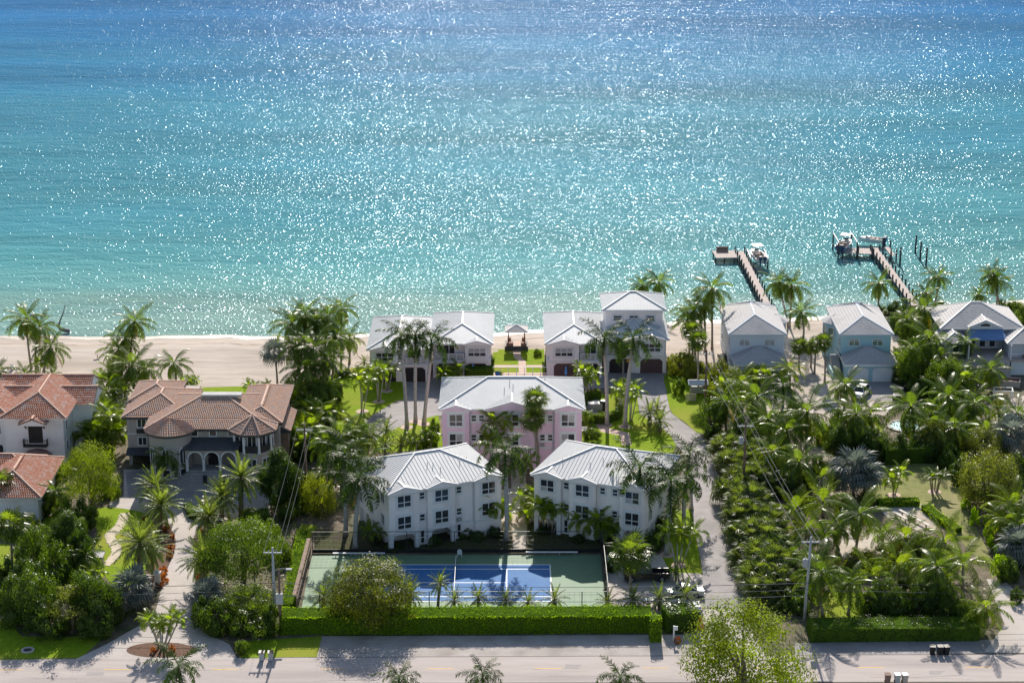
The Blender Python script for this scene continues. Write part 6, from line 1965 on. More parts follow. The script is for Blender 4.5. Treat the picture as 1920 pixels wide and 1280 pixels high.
# low ground cover where the photo shows a leafy floor nobody could count
def ground_cover(name, label, pts, mat, dens, hmax, size, seed):
    w = [at(*p) for p in pts]
    r = random.Random(seed)
    tris = tessellate_polygon([[Vector((p[0], p[1], 0)) for p in w]])
    b = MB()
    for t_ in tris:
        A, B_, C = (Vector((w[i][0], w[i][1], 0)) for i in t_)
        area = (B_ - A).cross(C - A).length / 2
        for k in range(int(area * dens)):
            u, v = r.random(), r.random()
            if u + v > 1:
                u, v = 1 - u, 1 - v
            p = A + (B_ - A) * u + (C - A) * v
            hh = hmax * (0.35 + 0.65 * abs(math.sin(p.x * 0.9 + seed) * math.cos(p.y * 0.7 + p.x * 0.3)))
            p.z = hh * r.random() ** 0.6
            leaf_quad(b, p, Vector((r.gauss(0, .5), r.gauss(0, .5), 1)).normalized(), size * r.uniform(0.6, 1.4), r)
    o = b.build(name, mat)
    tag(o, label, 'ground cover', kind='stuff')
    return o


ground_cover('undergrowth', 'leafy undergrowth filling the lower left garden', [(-60, 1100), (60, 1000), (190, 1010), (200, 1100), (290, 1110), (270, 1160), (190, 1195), (40, 1190), (-60, 1170)], 'dark_leaf', 12, 1.0, 0.32, 1)
ground_cover('undergrowth', 'leafy undergrowth right of the mansion drive', [(370, 1000), (450, 985), (560, 985), (530, 1140), (520, 1190), (400, 1190), (368, 1150)], 'mid_leaf', 10, 0.9, 0.3, 2)
ground_cover('undergrowth', 'undergrowth between mansion and left drive', [(545, 770), (660, 790), (680, 830), (690, 880), (650, 960), (590, 980), (545, 950)], 'dark_leaf', 10, 1.0, 0.32, 3)
ground_cover('undergrowth', 'tangled undergrowth between complex drive and yard', [(1330, 740), (1480, 720), (1520, 800), (1530, 880), (1500, 960), (1490, 1080), (1500, 1150), (1410, 1140), (1390, 1000), (1350, 880)], 'dark_leaf', 6, 0.7, 0.3, 4)
ground_cover('undergrowth', 'undergrowth of the jungle right of the turquoise house', [(1690, 590), (1770, 590), (1800, 700), (1890, 740), (1880, 850), (1770, 850), (1700, 780), (1690, 720)], 'dark_leaf', 7, 1.0, 0.3, 5)
ground_cover('undergrowth', 'undergrowth behind the right roadside hedge', [(1510, 1060), (1800, 1040), (1850, 1100), (1840, 1180), (1520, 1180)], 'dark_leaf', 4, 0.8, 0.3, 6)
ground_cover('undergrowth', 'undergrowth at the right edge beyond the dry lawn', [(1790, 870), (1940, 850), (1940, 1120), (1890, 1090), (1850, 1010), (1805, 930)], 'dark_leaf', 8, 1.0, 0.32, 7)
ground_cover('undergrowth', 'leafy ground below the yard of the turquoise house', [(1555, 780), (1700, 790), (1760, 840), (1640, 870), (1560, 860)], 'dark_leaf', 8, 0.9, 0.3, 8)

# ---------------------------------------------------------------- labels: which one, counted along its own cluster
ORD = ['first', 'second', 'third', 'fourth', 'fifth', 'sixth', 'seventh', 'eighth', 'ninth', 'tenth', 'eleventh', 'twelfth', 'thirteenth', 'fourteenth', 'fifteenth', 'sixteenth', 'seventeenth']
by_key = {}
for rec in PLANTS:
    by_key.setdefault((rec[1], rec[2]), []).append(rec)
for (cl, noun), recs in by_key.items():
    recs.sort(key=lambda q: q[4])
    ph = CL2[cl]
    for i, rec in enumerate(recs):
        n = len(recs)
        if n == 1:
            lab = 'single ' + noun + ' ' + ph
        elif i == 0:
            lab = 'leftmost ' + noun + ' ' + ph
        elif i == n - 1:
            lab = 'rightmost ' + noun + ' ' + ph
        else:
            lab = ORD[i] + ' ' + noun + ' from the left ' + ph
        rec[0]['label'] = lab
        rec[0]['category'] = rec[3]
# ================================================================== piers and boats
def pier(label, deck, heads, posts_step, loc):
    t = thing('pier', label, 'pier', (loc[0], loc[1], -0.25))
    return t


def plank_deck(t, poly_a, poly_b, width, z, name='deck'):
    """deck of planks laid across from a to b"""
    a, b_ = Vector((*poly_a, z)), Vector((*poly_b, z))
    d = (b_ - a)
    n = max(2, int(d.length / 0.45))
    s = Vector((-d.y, d.x, 0)).normalized() * (width / 2)
    dd = d / n
    b = MB()
    for k in range(n):
        p, q = a + dd * (k + 0.04), a + dd * (k + 0.96)
        w = [p - s, q - s, q + s, p + s]
        b.prism([(v.x, v.y) for v in w], z - 0.09, z)
    b.beam(a - s * 0.8 - Vector((0, 0, .18)), b_ - s * 0.8 - Vector((0, 0, .18)), 0.14, 0.18)
    b.beam(a + s * 0.8 - Vector((0, 0, .18)), b_ + s * 0.8 - Vector((0, 0, .18)), 0.14, 0.18)
    return b.build(name, 'wood_grey', t)


def piling(t, x, y, z0, z1, r=0.16):
    MB().tube([(x, y, z0), (x, y, z1)], [r, r * 0.95], 8).build('piling', 'piling_wood', t, smooth=True)


# left pier
t = thing('pier', 'left wooden pier with an L-shaped head', 'pier', (44.9, 352, -0.25))
plank_deck(t, (0.6, -4), (-0.6, 39.0), 1.5, 1.15)
plank_deck(t, (-5.8, 36.6), (-1.36, 36.9), 5.2, 1.15, 'head_deck')
for k in range(15):
    s = k / 14
    x = 0.6 - 1.2 * s
    for sg in (-1, 1):
        piling(t, x + sg * 0.88, -3 + 41.5 * s, -2.3, 1.15 + 0.95)
for x, y in ((-5.7, 34.3), (-5.7, 39.2), (-2.2, 34.2), (-2.2, 39.3), (-4, 34.3)):
    piling(t, x, y, -2.3, 1.1)
MB().box(-5.2, -2.9, 38.2, 38.9, 1.16, 1.6).box(-5.2, -2.9, 38.75, 38.9, 1.6, 2.1).box(-4.12, -3.98, 38.2, 38.74, 1.6, 1.75).build('bench', 'wood_brown', t)
# right pier
t = thing('pier', 'right wooden pier with a wide head and mooring posts', 'pier', (71.1, 357, -0.25))
plank_deck(t, (0.6, -3), (-0.3, 36.5), 1.5, 1.15)
plank_deck(t, (-7.0, 34.6), (-1.06, 33.9), 4.2, 1.15, 'head_deck')
plank_deck(t, (2.2, 36.5), (2.4, 30.5), 0.9, 1.3, 'side_walk')
for k in range(13):
    s = k / 12
    for sg in (-1, 1):
        piling(t, 0.6 - 0.9 * s + sg * 0.88, -2 + 37 * s, -2.3, 2.2)
for x, y in ((-7.0, 32.6), (-4.0, 32.4), (-1.4, 32.0), (-7.0, 36.6), (2.9, 36.6), (1.8, 38.5), (2.0, 30.4), (3.0, 30.2)):
    piling(t, x, y, -2.3, 2.6)
for k, (px, py, lab) in enumerate(((1716, 475, 'farthest'), (1725, 488, 'middle'), (1736, 499, 'nearest'), (1687, 498, 'leftmost'))):
    X, Y = at(px, py, -0.25)
    o = MB().tube([(0, 0, -2.5), (0.02, 0, 0.5), (0.05, 0.03, 3.4)], [0.2, 0.19, 0.17], 8).build('mooring_post', 'piling_wood', None, (X, Y, 0), smooth=True)
    tag(o, lab + ' free-standing mooring post right of the right pier', 'mooring post', 'mooring posts beside the right pier')


def boat_hull(L, B, D, n=9):
    """hull shell with bow towards +y, deck inset"""
    b = MB()
    ring = []
    for i in range(n):
        s = i / (n - 1)
        y = -L / 2 + L * s
        w = B / 2 * (1 - max(0, (s - 0.45) / 0.55) ** 2.2)
        ring.append([(-w, y, D * (1 + 0.18 * s)), (-w * 0.86, y, D * 0.3), (0, y, -D * 0.1 + D * 0.35 * max(0, s - 0.6)), (w * 0.86, y, D * 0.3), (w, y, D * (1 + 0.18 * s))])
    for a, c in zip(ring, ring[1:]):
        for j in range(4):
            b.face([a[j], a[j + 1], c[j + 1], c[j]], 0)
        # gunwale rim and cockpit floor
        for (j, sg) in ((0, 1), (4, -1)):
            ia = (a[j][0] * 0.84, a[j][1], a[j][2])
            ic = (c[j][0] * 0.84, c[j][1], c[j][2])
            b.face([a[j], c[j], ic, ia], 1)
            fa, fc = (ia[0], ia[1], D * 0.45), (ic[0], ic[1], D * 0.45)
            b.face([ia, ic, fc, fa], 1)
        b.face([(a[0][0] * 0.84, a[0][1], D * 0.45), (a[4][0] * 0.84, a[4][1], D * 0.45), (c[4][0] * 0.84, c[4][1], D * 0.45), (c[0][0] * 0.84, c[0][1], D * 0.45)], 2)
    b.face(ring[0], 0)
    return b


def boat(label, X, Y, z, rz, L, B, hullm, top='white', lift=None):
    t = thing('motorboat', label, 'boat', (X, Y, z), rz)
    D = 0.95
    boat_hull(L, B, D).build('hull', [hullm, 'gelcoat', 'cushion_tan'], t)
    MB().box(-0.55, 0.55, 0.1, 1.0, D * 0.46, D * 0.46 + 0.85).build('console', 'gelcoat', t)
    MB().face([(-0.5, 0.95, 1.3), (0.5, 0.95, 1.3), (0.42, 0.7, 1.75), (-0.42, 0.7, 1.75)]).build('windscreen', 'glass_dark', t)
    MB().box(-B * 0.36, B * 0.36, -L * 0.30, -L * 0.22, D * 0.46, D * 0.46 + 0.5).box(-0.45, 0.45, -0.75, -0.3, D * 0.46, D * 0.46 + 0.65).build('seat', 'cushion_tan', t)
    if top:
        for x in (-0.75, 0.75):
            for y in (-0.5, 1.0):
                MB().tube([(x, y, D * 0.46), (x * 0.9, y, 2.5)], 0.04, 5).build('top_post', 'galvanised', t)
        MB().box(-1.0, 1.0, -0.8, 1.5, 2.5, 2.58).build('hard_top', 'gelcoat' if top == 'white' else 'navy', t)
    MB().face([(-B * 0.4, L * 0.18, D * 1.1), (B * 0.4, L * 0.18, D * 1.1), (B * 0.2, L * 0.40, D * 1.17), (-B * 0.2, L * 0.40, D * 1.17)]).build('fore_deck', 'gelcoat', t)
    for x in (-0.45, 0.45):
        MB().box(x - 0.24, x + 0.24, -L / 2 - 0.62, -L / 2 - 0.05, D * 0.75, D * 1.55).box(x - 0.1, x + 0.1, -L / 2 - 0.45, -L / 2 - 0.15, -0.5, D * 0.75).build('outboard', 'navy', t)
    return t


def boat_lift(label, X, Y, w, l, z, h=2.4):
    t = thing('boat_lift', label, 'boat lift', (X, Y, -0.25))
    for sx in (-1, 1):
        for sy in (-1, 1):
            MB().tube([(sx * w / 2, sy * l / 2, -2.4), (sx * w / 2, sy * l / 2, h)], 0.15, 8).build('piling', 'piling_wood', t, smooth=True)
        MB().beam((sx * w / 2, -l / 2, h + 0.1), (sx * w / 2, l / 2, h + 0.1), 0.16, 0.22).build('top_beam', 'galvanised', t)
    for sy in (-1, 1):
        MB().beam((-w / 2, sy * l * 0.36, z), (w / 2, sy * l * 0.36, z), 0.18, 0.24).build('cradle_beam', 'galvanised', t)
    return t


bx, by = 47.1, 385.5
boat_lift('boat lift beside the left pier holding a white motorboat', bx, by, 3.3, 6.5, 0.95, 2.0)
boat('white motorboat with hard top and dark outboards on the left pier lift', bx, by, 0.95, rad(8), 7.4, 2.6, 'gelcoat', 'white')
X, Y = at(1588, 482, 0)
boat_lift('four-post boat lift at the left end of the right pier', X, Y + 3, 3.6, 7.0, 1.1, 3.2)
boat('blue-hulled motorboat with navy canopy at the right pier', X, Y + 3, 1.1, rad(-25), 6.6, 2.4, 'gelcoat_blue', 'navy')
X, Y = at(1640, 470, 0)
boat('small white open boat behind the right pier head', X, Y + 5, 0.3, rad(70), 5.0, 2.0, 'gelcoat', None)

# little table on the sand
X, Y = at(183, 672)
t = thing('beach_table', 'small weathered table standing alone on the sand', 'table', (X, Y, 0.1))
MB().box(-0.45, 0.45, -0.3, 0.3, 0.68, 0.75).build('table_top', 'wood_grey', t)
MB().tube([(0, 0, 0), (0, 0, 0.68)], 0.06, 6).build('leg', 'wood_brown', t)
for k, (px, py) in enumerate(((24, 692), (33, 697), (12, 700))):
    X, Y = at(px, py)
    t = thing('beach_chair', ('middle', 'right', 'left')[k] + ' white beach chair behind the red-roofed house', 'chair', (X, Y, 0.1), rad(30 * k))
    MB().box(-0.3, 0.3, -0.3, 0.4, 0.32, 0.38).build('seat', 'paint_white', t)
    MB().face([(-0.3, -0.3, 0.38), (0.3, -0.3, 0.38), (0.3, -0.65, 0.95), (-0.3, -0.65, 0.95)]).face([(-0.3, -0.33, 0.36), (-0.3, -0.68, 0.93), (0.3, -0.68, 0.93), (0.3, -0.33, 0.36)]).build('backrest', 'paint_white', t)
    for x in (-0.26, 0.26):
        for y in (-0.25, 0.35):
            MB().box(x - 0.03, x + 0.03, y - 0.03, y + 0.03, 0, 0.32).build('leg', 'paint_white', t)

# driftwood tree on the shore
X, Y = at(113, 622)
t = thing('driftwood_snag', 'bare dead tree stranded at the waterline on the left', 'driftwood', (X, Y, -0.2))
MB().tube([(1.6, 0, 0.3), (0.8, 0, 0.45), (0.0, 0, 0.7), (-0.4, 0, 1.2)], [0.38, 0.34, 0.25, 0.2], 7).build('trunk', 'driftwood', t, smooth=True)
MB().tube([(-0.3, 0, 1.0), (0.1, 0.3, 2.3), (0.7, 0.5, 3.6), (1.0, 0.6, 5.0)], [0.18, 0.13, 0.09, 0.03], 6).build('branch', 'driftwood', t, smooth=True)
MB().tube([(-0.4, 0, 1.1), (-1.0, 0.2, 1.7), (-1.8, 0.2, 2.2)], [0.14, 0.09, 0.03], 6).build('branch', 'driftwood', t, smooth=True)
MB().tube([(0.9, 0.55, 4.3), (1.6, 0.6, 4.9), (2.2, 0.5, 5.2)], [0.05, 0.03, 0.015], 5).build('branch', 'driftwood', t, smooth=True)

# ================================================================== utility poles and wires
def pole(label, base, h, mat, r=0.17, arm=True, trafo=None, lamp=False, lean=0.0):
    t = thing('utility_pole', label, 'utility pole', (base[0], base[1], 0))
    MB().tube([(0, 0, 0), (lean * 0.5, 0, h * 0.5), (lean, 0, h)], [r * 1.2, r, r * 0.75], 9).build('shaft', mat, t, smooth=True)
    if arm:
        MB().box(lean - 1.1, lean + 1.1, -0.07, 0.07, h - 0.75, h - 0.6).build('crossarm', 'pole_grey', t)
        for x in (-1.0, -0.45, 0.45, 1.0):
            MB().lathe([(0.03, h - 0.6), (0.09, h - 0.52), (0.06, h - 0.42), (0.09, h - 0.34), (0.0, h - 0.28)], 7, lean + x, 0).build('insulator', 'galvanised', t)
    if trafo:
        z, sx = trafo
        o = MB().lathe([(0.0, z - 0.55), (0.32, z - 0.5), (0.34, z + 0.4), (0.2, z + 0.5), (0.0, z + 0.52)], 10, lean + sx * 0.55, -0.05).build('transformer', 'pole_grey', t, smooth=False)
        MB().tube([(lean + sx * 0.55, -0.05, z + 0.5), (lean + sx * 0.55, -0.05, z + 0.75)], 0.05, 6).build('bushing', 'galvanised', o)
        MB().box(lean + min(0, sx * 0.4), lean + max(0, sx * 0.4), -0.1, 0.0, z - 0.15, z + 0.05).build('bracket', 'galvanised', t)
    if lamp:
        MB().tube([(0, 0, h - 3.0), (0.9, 0, h - 2.7), (1.8, 0, h - 2.75)], 0.05, 6).build('lamp_arm', 'galvanised', t)
        MB().box(1.5, 2.2, -0.15, 0.15, h - 2.85, h - 2.7).build('lamp_head', 'pole_grey', t)
    return t


PL1, PR1 = at(516, 1162), at(1508, 1162)
HL = height_at(1026, PL1[1])
HR = height_at(1006, PR1[1])
pole('grey concrete utility pole with street lamp left of the court', PL1, HL, 'pole_grey', lamp=True, lean=0.0)
pole('grey concrete utility pole with transformer at the right garden', PR1, HR, 'pole_grey', trafo=(height_at(1054, PR1[1]), -1), lean=0.35)
PB = at(527, 1188)
HB = height_at(1066, PB[1])
t = pole('short brown wooden pole with meter box by the front hedge', PB, HB, 'pole_brown', 0.15, arm=False)
MB().box(-0.4, 0.4, -0.45, -0.15, 4.0, 5.3).build('meter_box', 'pole_grey', t)
P2 = (31.7, 265.5)
pole('wooden pole with transformer among palms beside the complex drive', P2, 10.9, 'pole_brown', trafo=(8.2, -1))
P3 = (-28.0, 264.0)
pole('wooden pole in the thicket right of the mansion', P3, 10.9, 'pole_brown')
P4 = (29.5, 300.0)
pole('wooden pole near the pale blue house garage', P4, 10.0, 'pole_brown')
X, Y = at(478, 1100)
pole('slim grey service pole right of the mansion drive', (X, Y), height_at(1048, Y), 'pole_grey', 0.1, arm=False)


def wire(label, a, b_, sag, r=0.028, mat='wire_grey', group='overhead wires'):
    a, b_ = Vector(a), Vector(b_)
    pts = []
    for k in range(15):
        s = k / 14
        p = a.lerp(b_, s) - a
        p.z -= sag * 4 * s * (1 - s)
        pts.append(p)
    o = MB().tube(pts, r, 5).build('power_line', mat, None, a)
    tag(o, label, 'power line', group)


for k, (z, nm, r_w) in enumerate(((height_at(1091, PL1[1]), 'upper', 0.034), (height_at(1103, PL1[1]), 'middle', 0.022), (height_at(1114, PL1[1]), 'lower', 0.028))):
    yo = PL1[1] - 0.22
    wire(nm + ' roadside cable from the left edge to the lamp pole', (-100, yo - 0.8, z - 0.3), (PL1[0], yo, z), 0.5 + 0.2 * k, r_w, 'wire_dark' if k != 1 else 'wire_grey', 'roadside cables left')
    wire(nm + ' roadside cable crossing in front of the tennis court', (PL1[0], yo, z), (PR1[0] + 0.15, PR1[1] - 0.22, z), 0.55 + 0.15 * k, r_w, 'wire_grey', 'roadside cables centre')
    wire(nm + ' roadside cable from the right pole to the right edge', (PR1[0] + 0.15, PR1[1] - 0.22, z), (100, PR1[1] + 0.6, z), 0.5 + 0.2 * k, r_w, 'wire_dark' if k != 1 else 'wire_grey', 'roadside cables right')
for k, x in enumerate((-1.0, 0.45, 1.0)):
    nm = ('left', 'middle', 'right')[k]
    wire(nm + ' wire from the right pole to the pole by the drive', (PR1[0] + 0.35 + x, PR1[1], HR - 0.35), (P2[0] + x, P2[1], 10.5), 0.5, 0.024, group='wires along the complex drive')
    wire(nm + ' wire from the drive pole towards the pale blue house', (P2[0] + x, P2[1], 10.5), (P4[0] + x, P4[1], 9.6), 0.4, 0.024, group='wires along the complex drive')
    wire(nm + ' wire from the lamp pole to the thicket pole', (PL1[0] + x, PL1[1], HL - 0.35), (P3[0] + x, P3[1], 10.5), 0.5, 0.015, group='wires beside the tennis court')
wire('service wire from the lamp pole to the slim pole', (PL1[0] - 0.1, PL1[1], HL - 3.0), (X, Y, height_at(1052, Y)), 0.8, 0.03)

# ================================================================== court furniture and fences
# net seen end-on
t = thing('tennis_net', 'tennis net with green posts across the blue court', 'tennis net', (NX, CY, 0.06))
for yy in (-6.1, 6.1):
    MB().tube([(0, yy, 0), (0, yy, 1.12)], 0.06, 7).build('post', 'trunk_date', t)
b = MB()
for k in range(25):
    yy = -6.05 + 12.1 * k / 24
    b.box(-0.012, 0.012, yy - 0.012, yy + 0.012, 0.05, 0.98)
for z in (0.08, 0.3, 0.52, 0.74):
    b.box(-0.014, 0.014, -6.05, 6.05, z, z + 0.025)
b.build('mesh', 'plastic_black', t)
MB().box(-0.03, 0.03, -6.06, 6.06, 0.99, 1.07).build('tape', 'paint_white', t)


def chain_fence(label, pts, h, step, mat='dark_metal', screen=None, survey=True, r=0.05):
    w = [at(*p) for p in pts] if survey else pts
    t = thing('court_fence', label, 'fence', (w[0][0], w[0][1], 0))
    o0 = Vector((w[0][0], w[0][1], 0))
    for i, (p, q) in enumerate(zip(w, w[1:])):
        P, Q = Vector((*p, 0)) - o0, Vector((*q, 0)) - o0
        n = max(1, int((Q - P).length / step))
        for k in range(n + (1 if i == len(w) - 2 else 0)):
            c = P.lerp(Q, k / n)
            MB().tube([c, c + Vector((0, 0, h))], r, 6).build('post', mat, t)
        for z in (h - 0.04,):
            MB().beam(P + Vector((0, 0, z)), Q + Vector((0, 0, z)), 0.06, 0.06).build('top_rail', mat, t)
        b = MB()
        L_ = (Q - P).length
        m_ = int(L_ / 0.6)
        for k in range(m_):
            c = P.lerp(Q, (k + 0.5) / m_)
            b.beam(c + Vector((0, 0, 0.05)), c + Vector((0, 0, h - 0.08)), 0.012, 0.012)
        for z in (0.6, 1.2, 1.8, 2.4):
            if z < h - 0.2:
                b.beam(P + Vector((0, 0, z)), Q + Vector((0, 0, z)), 0.014, 0.014)
        b.build('wire_mesh', mat, t)
        if screen:
            MB().beam(P + Vector((0, 0, screen / 2 + 0.05)), Q + Vector((0, 0, screen / 2 + 0.05)), 0.02, screen).build('windscreen', 'plastic_black', t)
    return t


chain_fence('dark chain-link fence along the back of the tennis court', [(586, 1037), (852, 1036), (1126, 1036)], 3.0, 5.0, screen=0.5)
chain_fence('dark chain-link fence on the right side of the tennis court', [(1129, 1036), (1140, 1143)], 3.0, 3.2, screen=1.4)
chain_fence('thin wire fence posts along the near side of the court', [(600, 1145), (805, 1145), (1091, 1145), (1136, 1145)], 2.6, 16.0, r=0.06)
# weathered board fence left of the court, boards as pieces
A_, B_ = Vector((*at(583, 1036), 0)), Vector((*at(556, 1144), 0))
t = thing('board_fence', 'weathered brown board fence on the left side of the tennis court', 'fence', A_)
d = (B_ - A_)
n = 46
for k in range(n):
    p, q = d * ((k + 0.06) / n), d * ((k + 0.94) / n)
    h = 1.9 + 0.06 * math.sin(k * 2.3)
    MB().beam(p.lerp(q, 0.5) + Vector((0, 0, 0.03)), p.lerp(q, 0.5) + Vector((0, 0, h)), 0.07, (q - p).length * 0.97).build('board', 'wood_brown', t)
MB().beam(Vector((0.1, 0, 1.5)), d + Vector((0.1, 0, 1.5)), 0.08, 0.12).build('rail', 'wood_brown', t)
MB().beam(Vector((-0.25, 0, 2.02)), d + Vector((-0.25, 0, 2.02)), 0.42, 0.05).build('cap_board', 'wood_brown', t)
# plastic chair
X, Y = at(862, 1044)
t = thing('plastic_chair', 'white plastic garden chair at the back of the court', 'chair', (X, Y, 0.055))
MB().box(-0.27, 0.27, -0.25, 0.27, 0.40, 0.45).build('seat', 'paint_white', t)
b = MB()
pts = [(-0.29, 0.4), (0.29, 0.4), (0.30, 0.95), (0.2, 1.15), (0, 1.22), (-0.2, 1.15), (-0.30, 0.95)]
b.face([(x, -0.27 - (z - 0.4) * 0.15, z) for x, z in pts]).face([(x, -0.24 - (z - 0.4) * 0.15, z) for x, z in reversed(pts)])
b.build('backrest', 'paint_white', t)
for x in (-0.25, 0.25):
    MB().box(x - 0.03, x + 0.03, -0.25, 0.25, 0.62, 0.66).build('armrest', 'paint_white', t)
    for y in (-0.22, 0.22):
        MB().box(x - 0.03, x + 0.03, y - 0.03, y + 0.03, 0, 0.4).build('leg', 'paint_white', t)
for nm, (xa, xb, yy) in (('left', (624, 722, 1043)), ('right', (986, 1083, 1041))):
    a, c = at(xa, yy), at(xb, yy)
    t = thing('court_bench', nm + ' long low white bench at the back of the court', 'bench', (a[0], a[1], 0.055))
    MB().box(0, c[0] - a[0], -0.15, 0.15, 0.40, 0.47).build('seat', 'paint_white', t)
    for k in range(4):
        x = (c[0] - a[0]) * (k + 0.2) / 3.4
        MB().box(x - 0.05, x + 0.05, -0.12, 0.12, 0, 0.4).build('leg', 'galvanised', t)

# pool railing, folded parasols and loungers behind the pink block
a, c = at(862, 703), at(1075, 706)
t = thing('pool_railing', 'white pool railing behind the pink apartment block', 'railing', (a[0], a[1], 0.15))
n = 14
for k in range(n + 1):
    x = (c[0] - a[0]) * k / n
    MB().box(x - 0.05, x + 0.05, -0.05, 0.05, 0, 1.15).build('post', 'trim_white', t)
MB().box(0, c[0] - a[0], -0.05, 0.05, 1.152, 1.23).build('top_rail', 'trim_white', t)
MB().box(0, c[0] - a[0], -0.03, 0.03, 0.12, 0.18).build('bottom_rail', 'trim_white', t)
for nm, px, py in (('left', 887, 709), ('right', 1061, 714)):
    X, Y = at(px, py)
    t = thing('folded_parasol', nm + ' folded blue parasol behind the pink block', 'parasol', (X, Y, 0.15))
    MB().tube([(0, 0, 0), (0, 0, 2.4)], 0.03, 6).build('pole', 'galvanised', t)
    MB().lathe([(0.05, 0.9), (0.24, 0.95), (0.2, 1.6), (0.1, 2.2), (0.0, 2.45)], 8).build('canopy', 'plastic_blue', t)
for k, px in enumerate((897, 916, 935)):
    X, Y = at(px, 711)
    t = thing('pool_lounger', ('left', 'middle', 'right')[k] + ' blue lounger by the pool railing', 'lounger', (X, Y, 0.15), rad(10 * k))
    MB().box(-0.35, 0.35, -0.9, 0.4, 0.3, 0.4).build('seat', 'canvas_blue', t)
    MB().face([(-0.35, 0.4, 0.4), (0.35, 0.4, 0.4), (0.35, 0.9, 0.95), (-0.35, 0.9, 0.95)]).face([(-0.35, 0.45, 0.36), (-0.35, 0.95, 0.9), (0.35, 0.95, 0.9), (0.35, 0.45, 0.36)]).build('backrest', 'canvas_blue', t)
    for x in (-0.3, 0.3):
        for y in (-0.8, 0.35):
            MB().box(x - 0.03, x + 0.03, y - 0.03, y + 0.03, 0, 0.3).build('leg', 'paint_white', t)
# railing behind the mansion
a, c = at(354, 745), at(386, 748)
t = thing('terrace_railing', 'black terrace railing behind the mansion roof', 'railing', (a[0], a[1], 0.1))
for k in range(7):
    s = k / 6
    MB().box((c[0] - a[0]) * s - 0.05, (c[0] - a[0]) * s + 0.05, -1.2 * s * 2 - 0.05, -1.2 * s * 2 + 0.05, 0, 1.3).build('post', 'dark_metal', t)
MB().beam((0, 0, 1.3), (c[0] - a[0], -2.4, 1.3), 0.08).beam((0, 0, 0.7), (c[0] - a[0], -2.4, 0.7), 0.05).build('rails', 'dark_metal', t)

# air-conditioning unit inside the ring hedge, bench beside it
X, Y = at(1118, 768)
t = thing('air_conditioner', 'grey air-conditioning unit inside the ring hedge', 'air conditioner', (X, Y, 0.03))
MB().box(-1.3, 0.9, -0.6, 0.6, 0, 1.15).build('casing', 'galvanised', t)
MB().lathe([(0.0, 1.17), (0.45, 1.17), (0.48, 1.153)], 12, -0.6, 0).build('fan_grille', 'dark_metal', t)
X, Y = at(1131, 768)
t = thing('water_tank', 'black cylindrical tank inside the ring hedge', 'tank', (X, Y, 0.03))
MB().lathe([(0.6, 0), (0.6, 1.3), (0.45, 1.5), (0.0, 1.55)], 14).build('body', 'plastic_black', t)
MB().lathe([(0.15, 1.54), (0.15, 1.62), (0.0, 1.63)], 8).build('lid', 'plastic_black', t)
X, Y = at(1091, 812)
t = thing('garden_bench', 'white slatted garden bench right of the pink block', 'bench', (X, Y, 0.03))
for z in (0.45, 0.7, 0.95):
    MB().box(-0.8, 0.8, -0.06 if z > 0.5 else -0.3, 0.0 if z > 0.5 else 0.1, z - 0.05, z + 0.06).build('slat', 'paint_white', t)
for x in (-0.7, 0.7):
    MB().box(x - 0.05, x + 0.05, -0.3, 0.1, 0, 0.4).build('leg', 'paint_white', t)
# little white-roofed stand at the bend
X, Y = at(1308, 742)
t = thing('mailbox_kiosk', 'small white-roofed mailbox kiosk on the bend lawn', 'kiosk', (X, Y, 0.03))
for x in (-1.1, 1.1):
    for y in (-0.5, 0.5):
        MB().box(x - 0.07, x + 0.07, y - 0.07, y + 0.07, 0, 2.1).build('post', 'wood_grey', t)
MB().box(-0.95, 0.95, -0.2, 0.3, 0.5, 1.5).build('mailbox_bank', 'galvanised', t)
roof(t, (-1.5, 1.5, -0.9, 0.9), 2.1, 0.5, 'x', True, True, 'metal_roof_pale', 'none', fd=0.1, capw=0.1)
X, Y = at(1322, 752)
t = thing('picket_gate', 'short grey board gate beside the mailbox kiosk', 'gate', (X - 3, Y, 0.03))
for k in range(10):
    MB().box(k * 0.16, k * 0.16 + 0.13, -0.03, 0.03, 0.05, 1.2).build('board', 'wood_grey', t)
MB().box(0, 1.6, 0.031, 0.07, 0.9, 1.0).build('rail', 'wood_grey', t)

# fountain
X, Y = at(385, 965)
t = thing('fountain', 'three-tier stone fountain in the mansion forecourt', 'fountain', (X, Y, 0.02))
MB().lathe([(1.7, 0), (1.7, 0.55), (1.5, 0.55), (1.5, 0.3), (0.0, 0.3)], 24).build('basin', 'fountain_stone', t)
MB().lathe([(1.49, 0.42), (0.0, 0.42)], 20).build('water', 'pool_tile', t)
MB().lathe([(0.35, 0.3), (0.2, 0.6), (0.18, 1.2), (0.8, 1.45), (0.75, 1.5), (0.15, 1.4), (0.13, 1.9), (0.55, 2.1), (0.5, 2.15), (0.1, 2.05), (0.09, 2.5), (0.32, 2.65), (0.28, 2.7), (0.08, 2.65), (0.1, 2.95), (0.0, 3.1)], 16).build('tiers', 'fountain_stone', t, smooth=False)

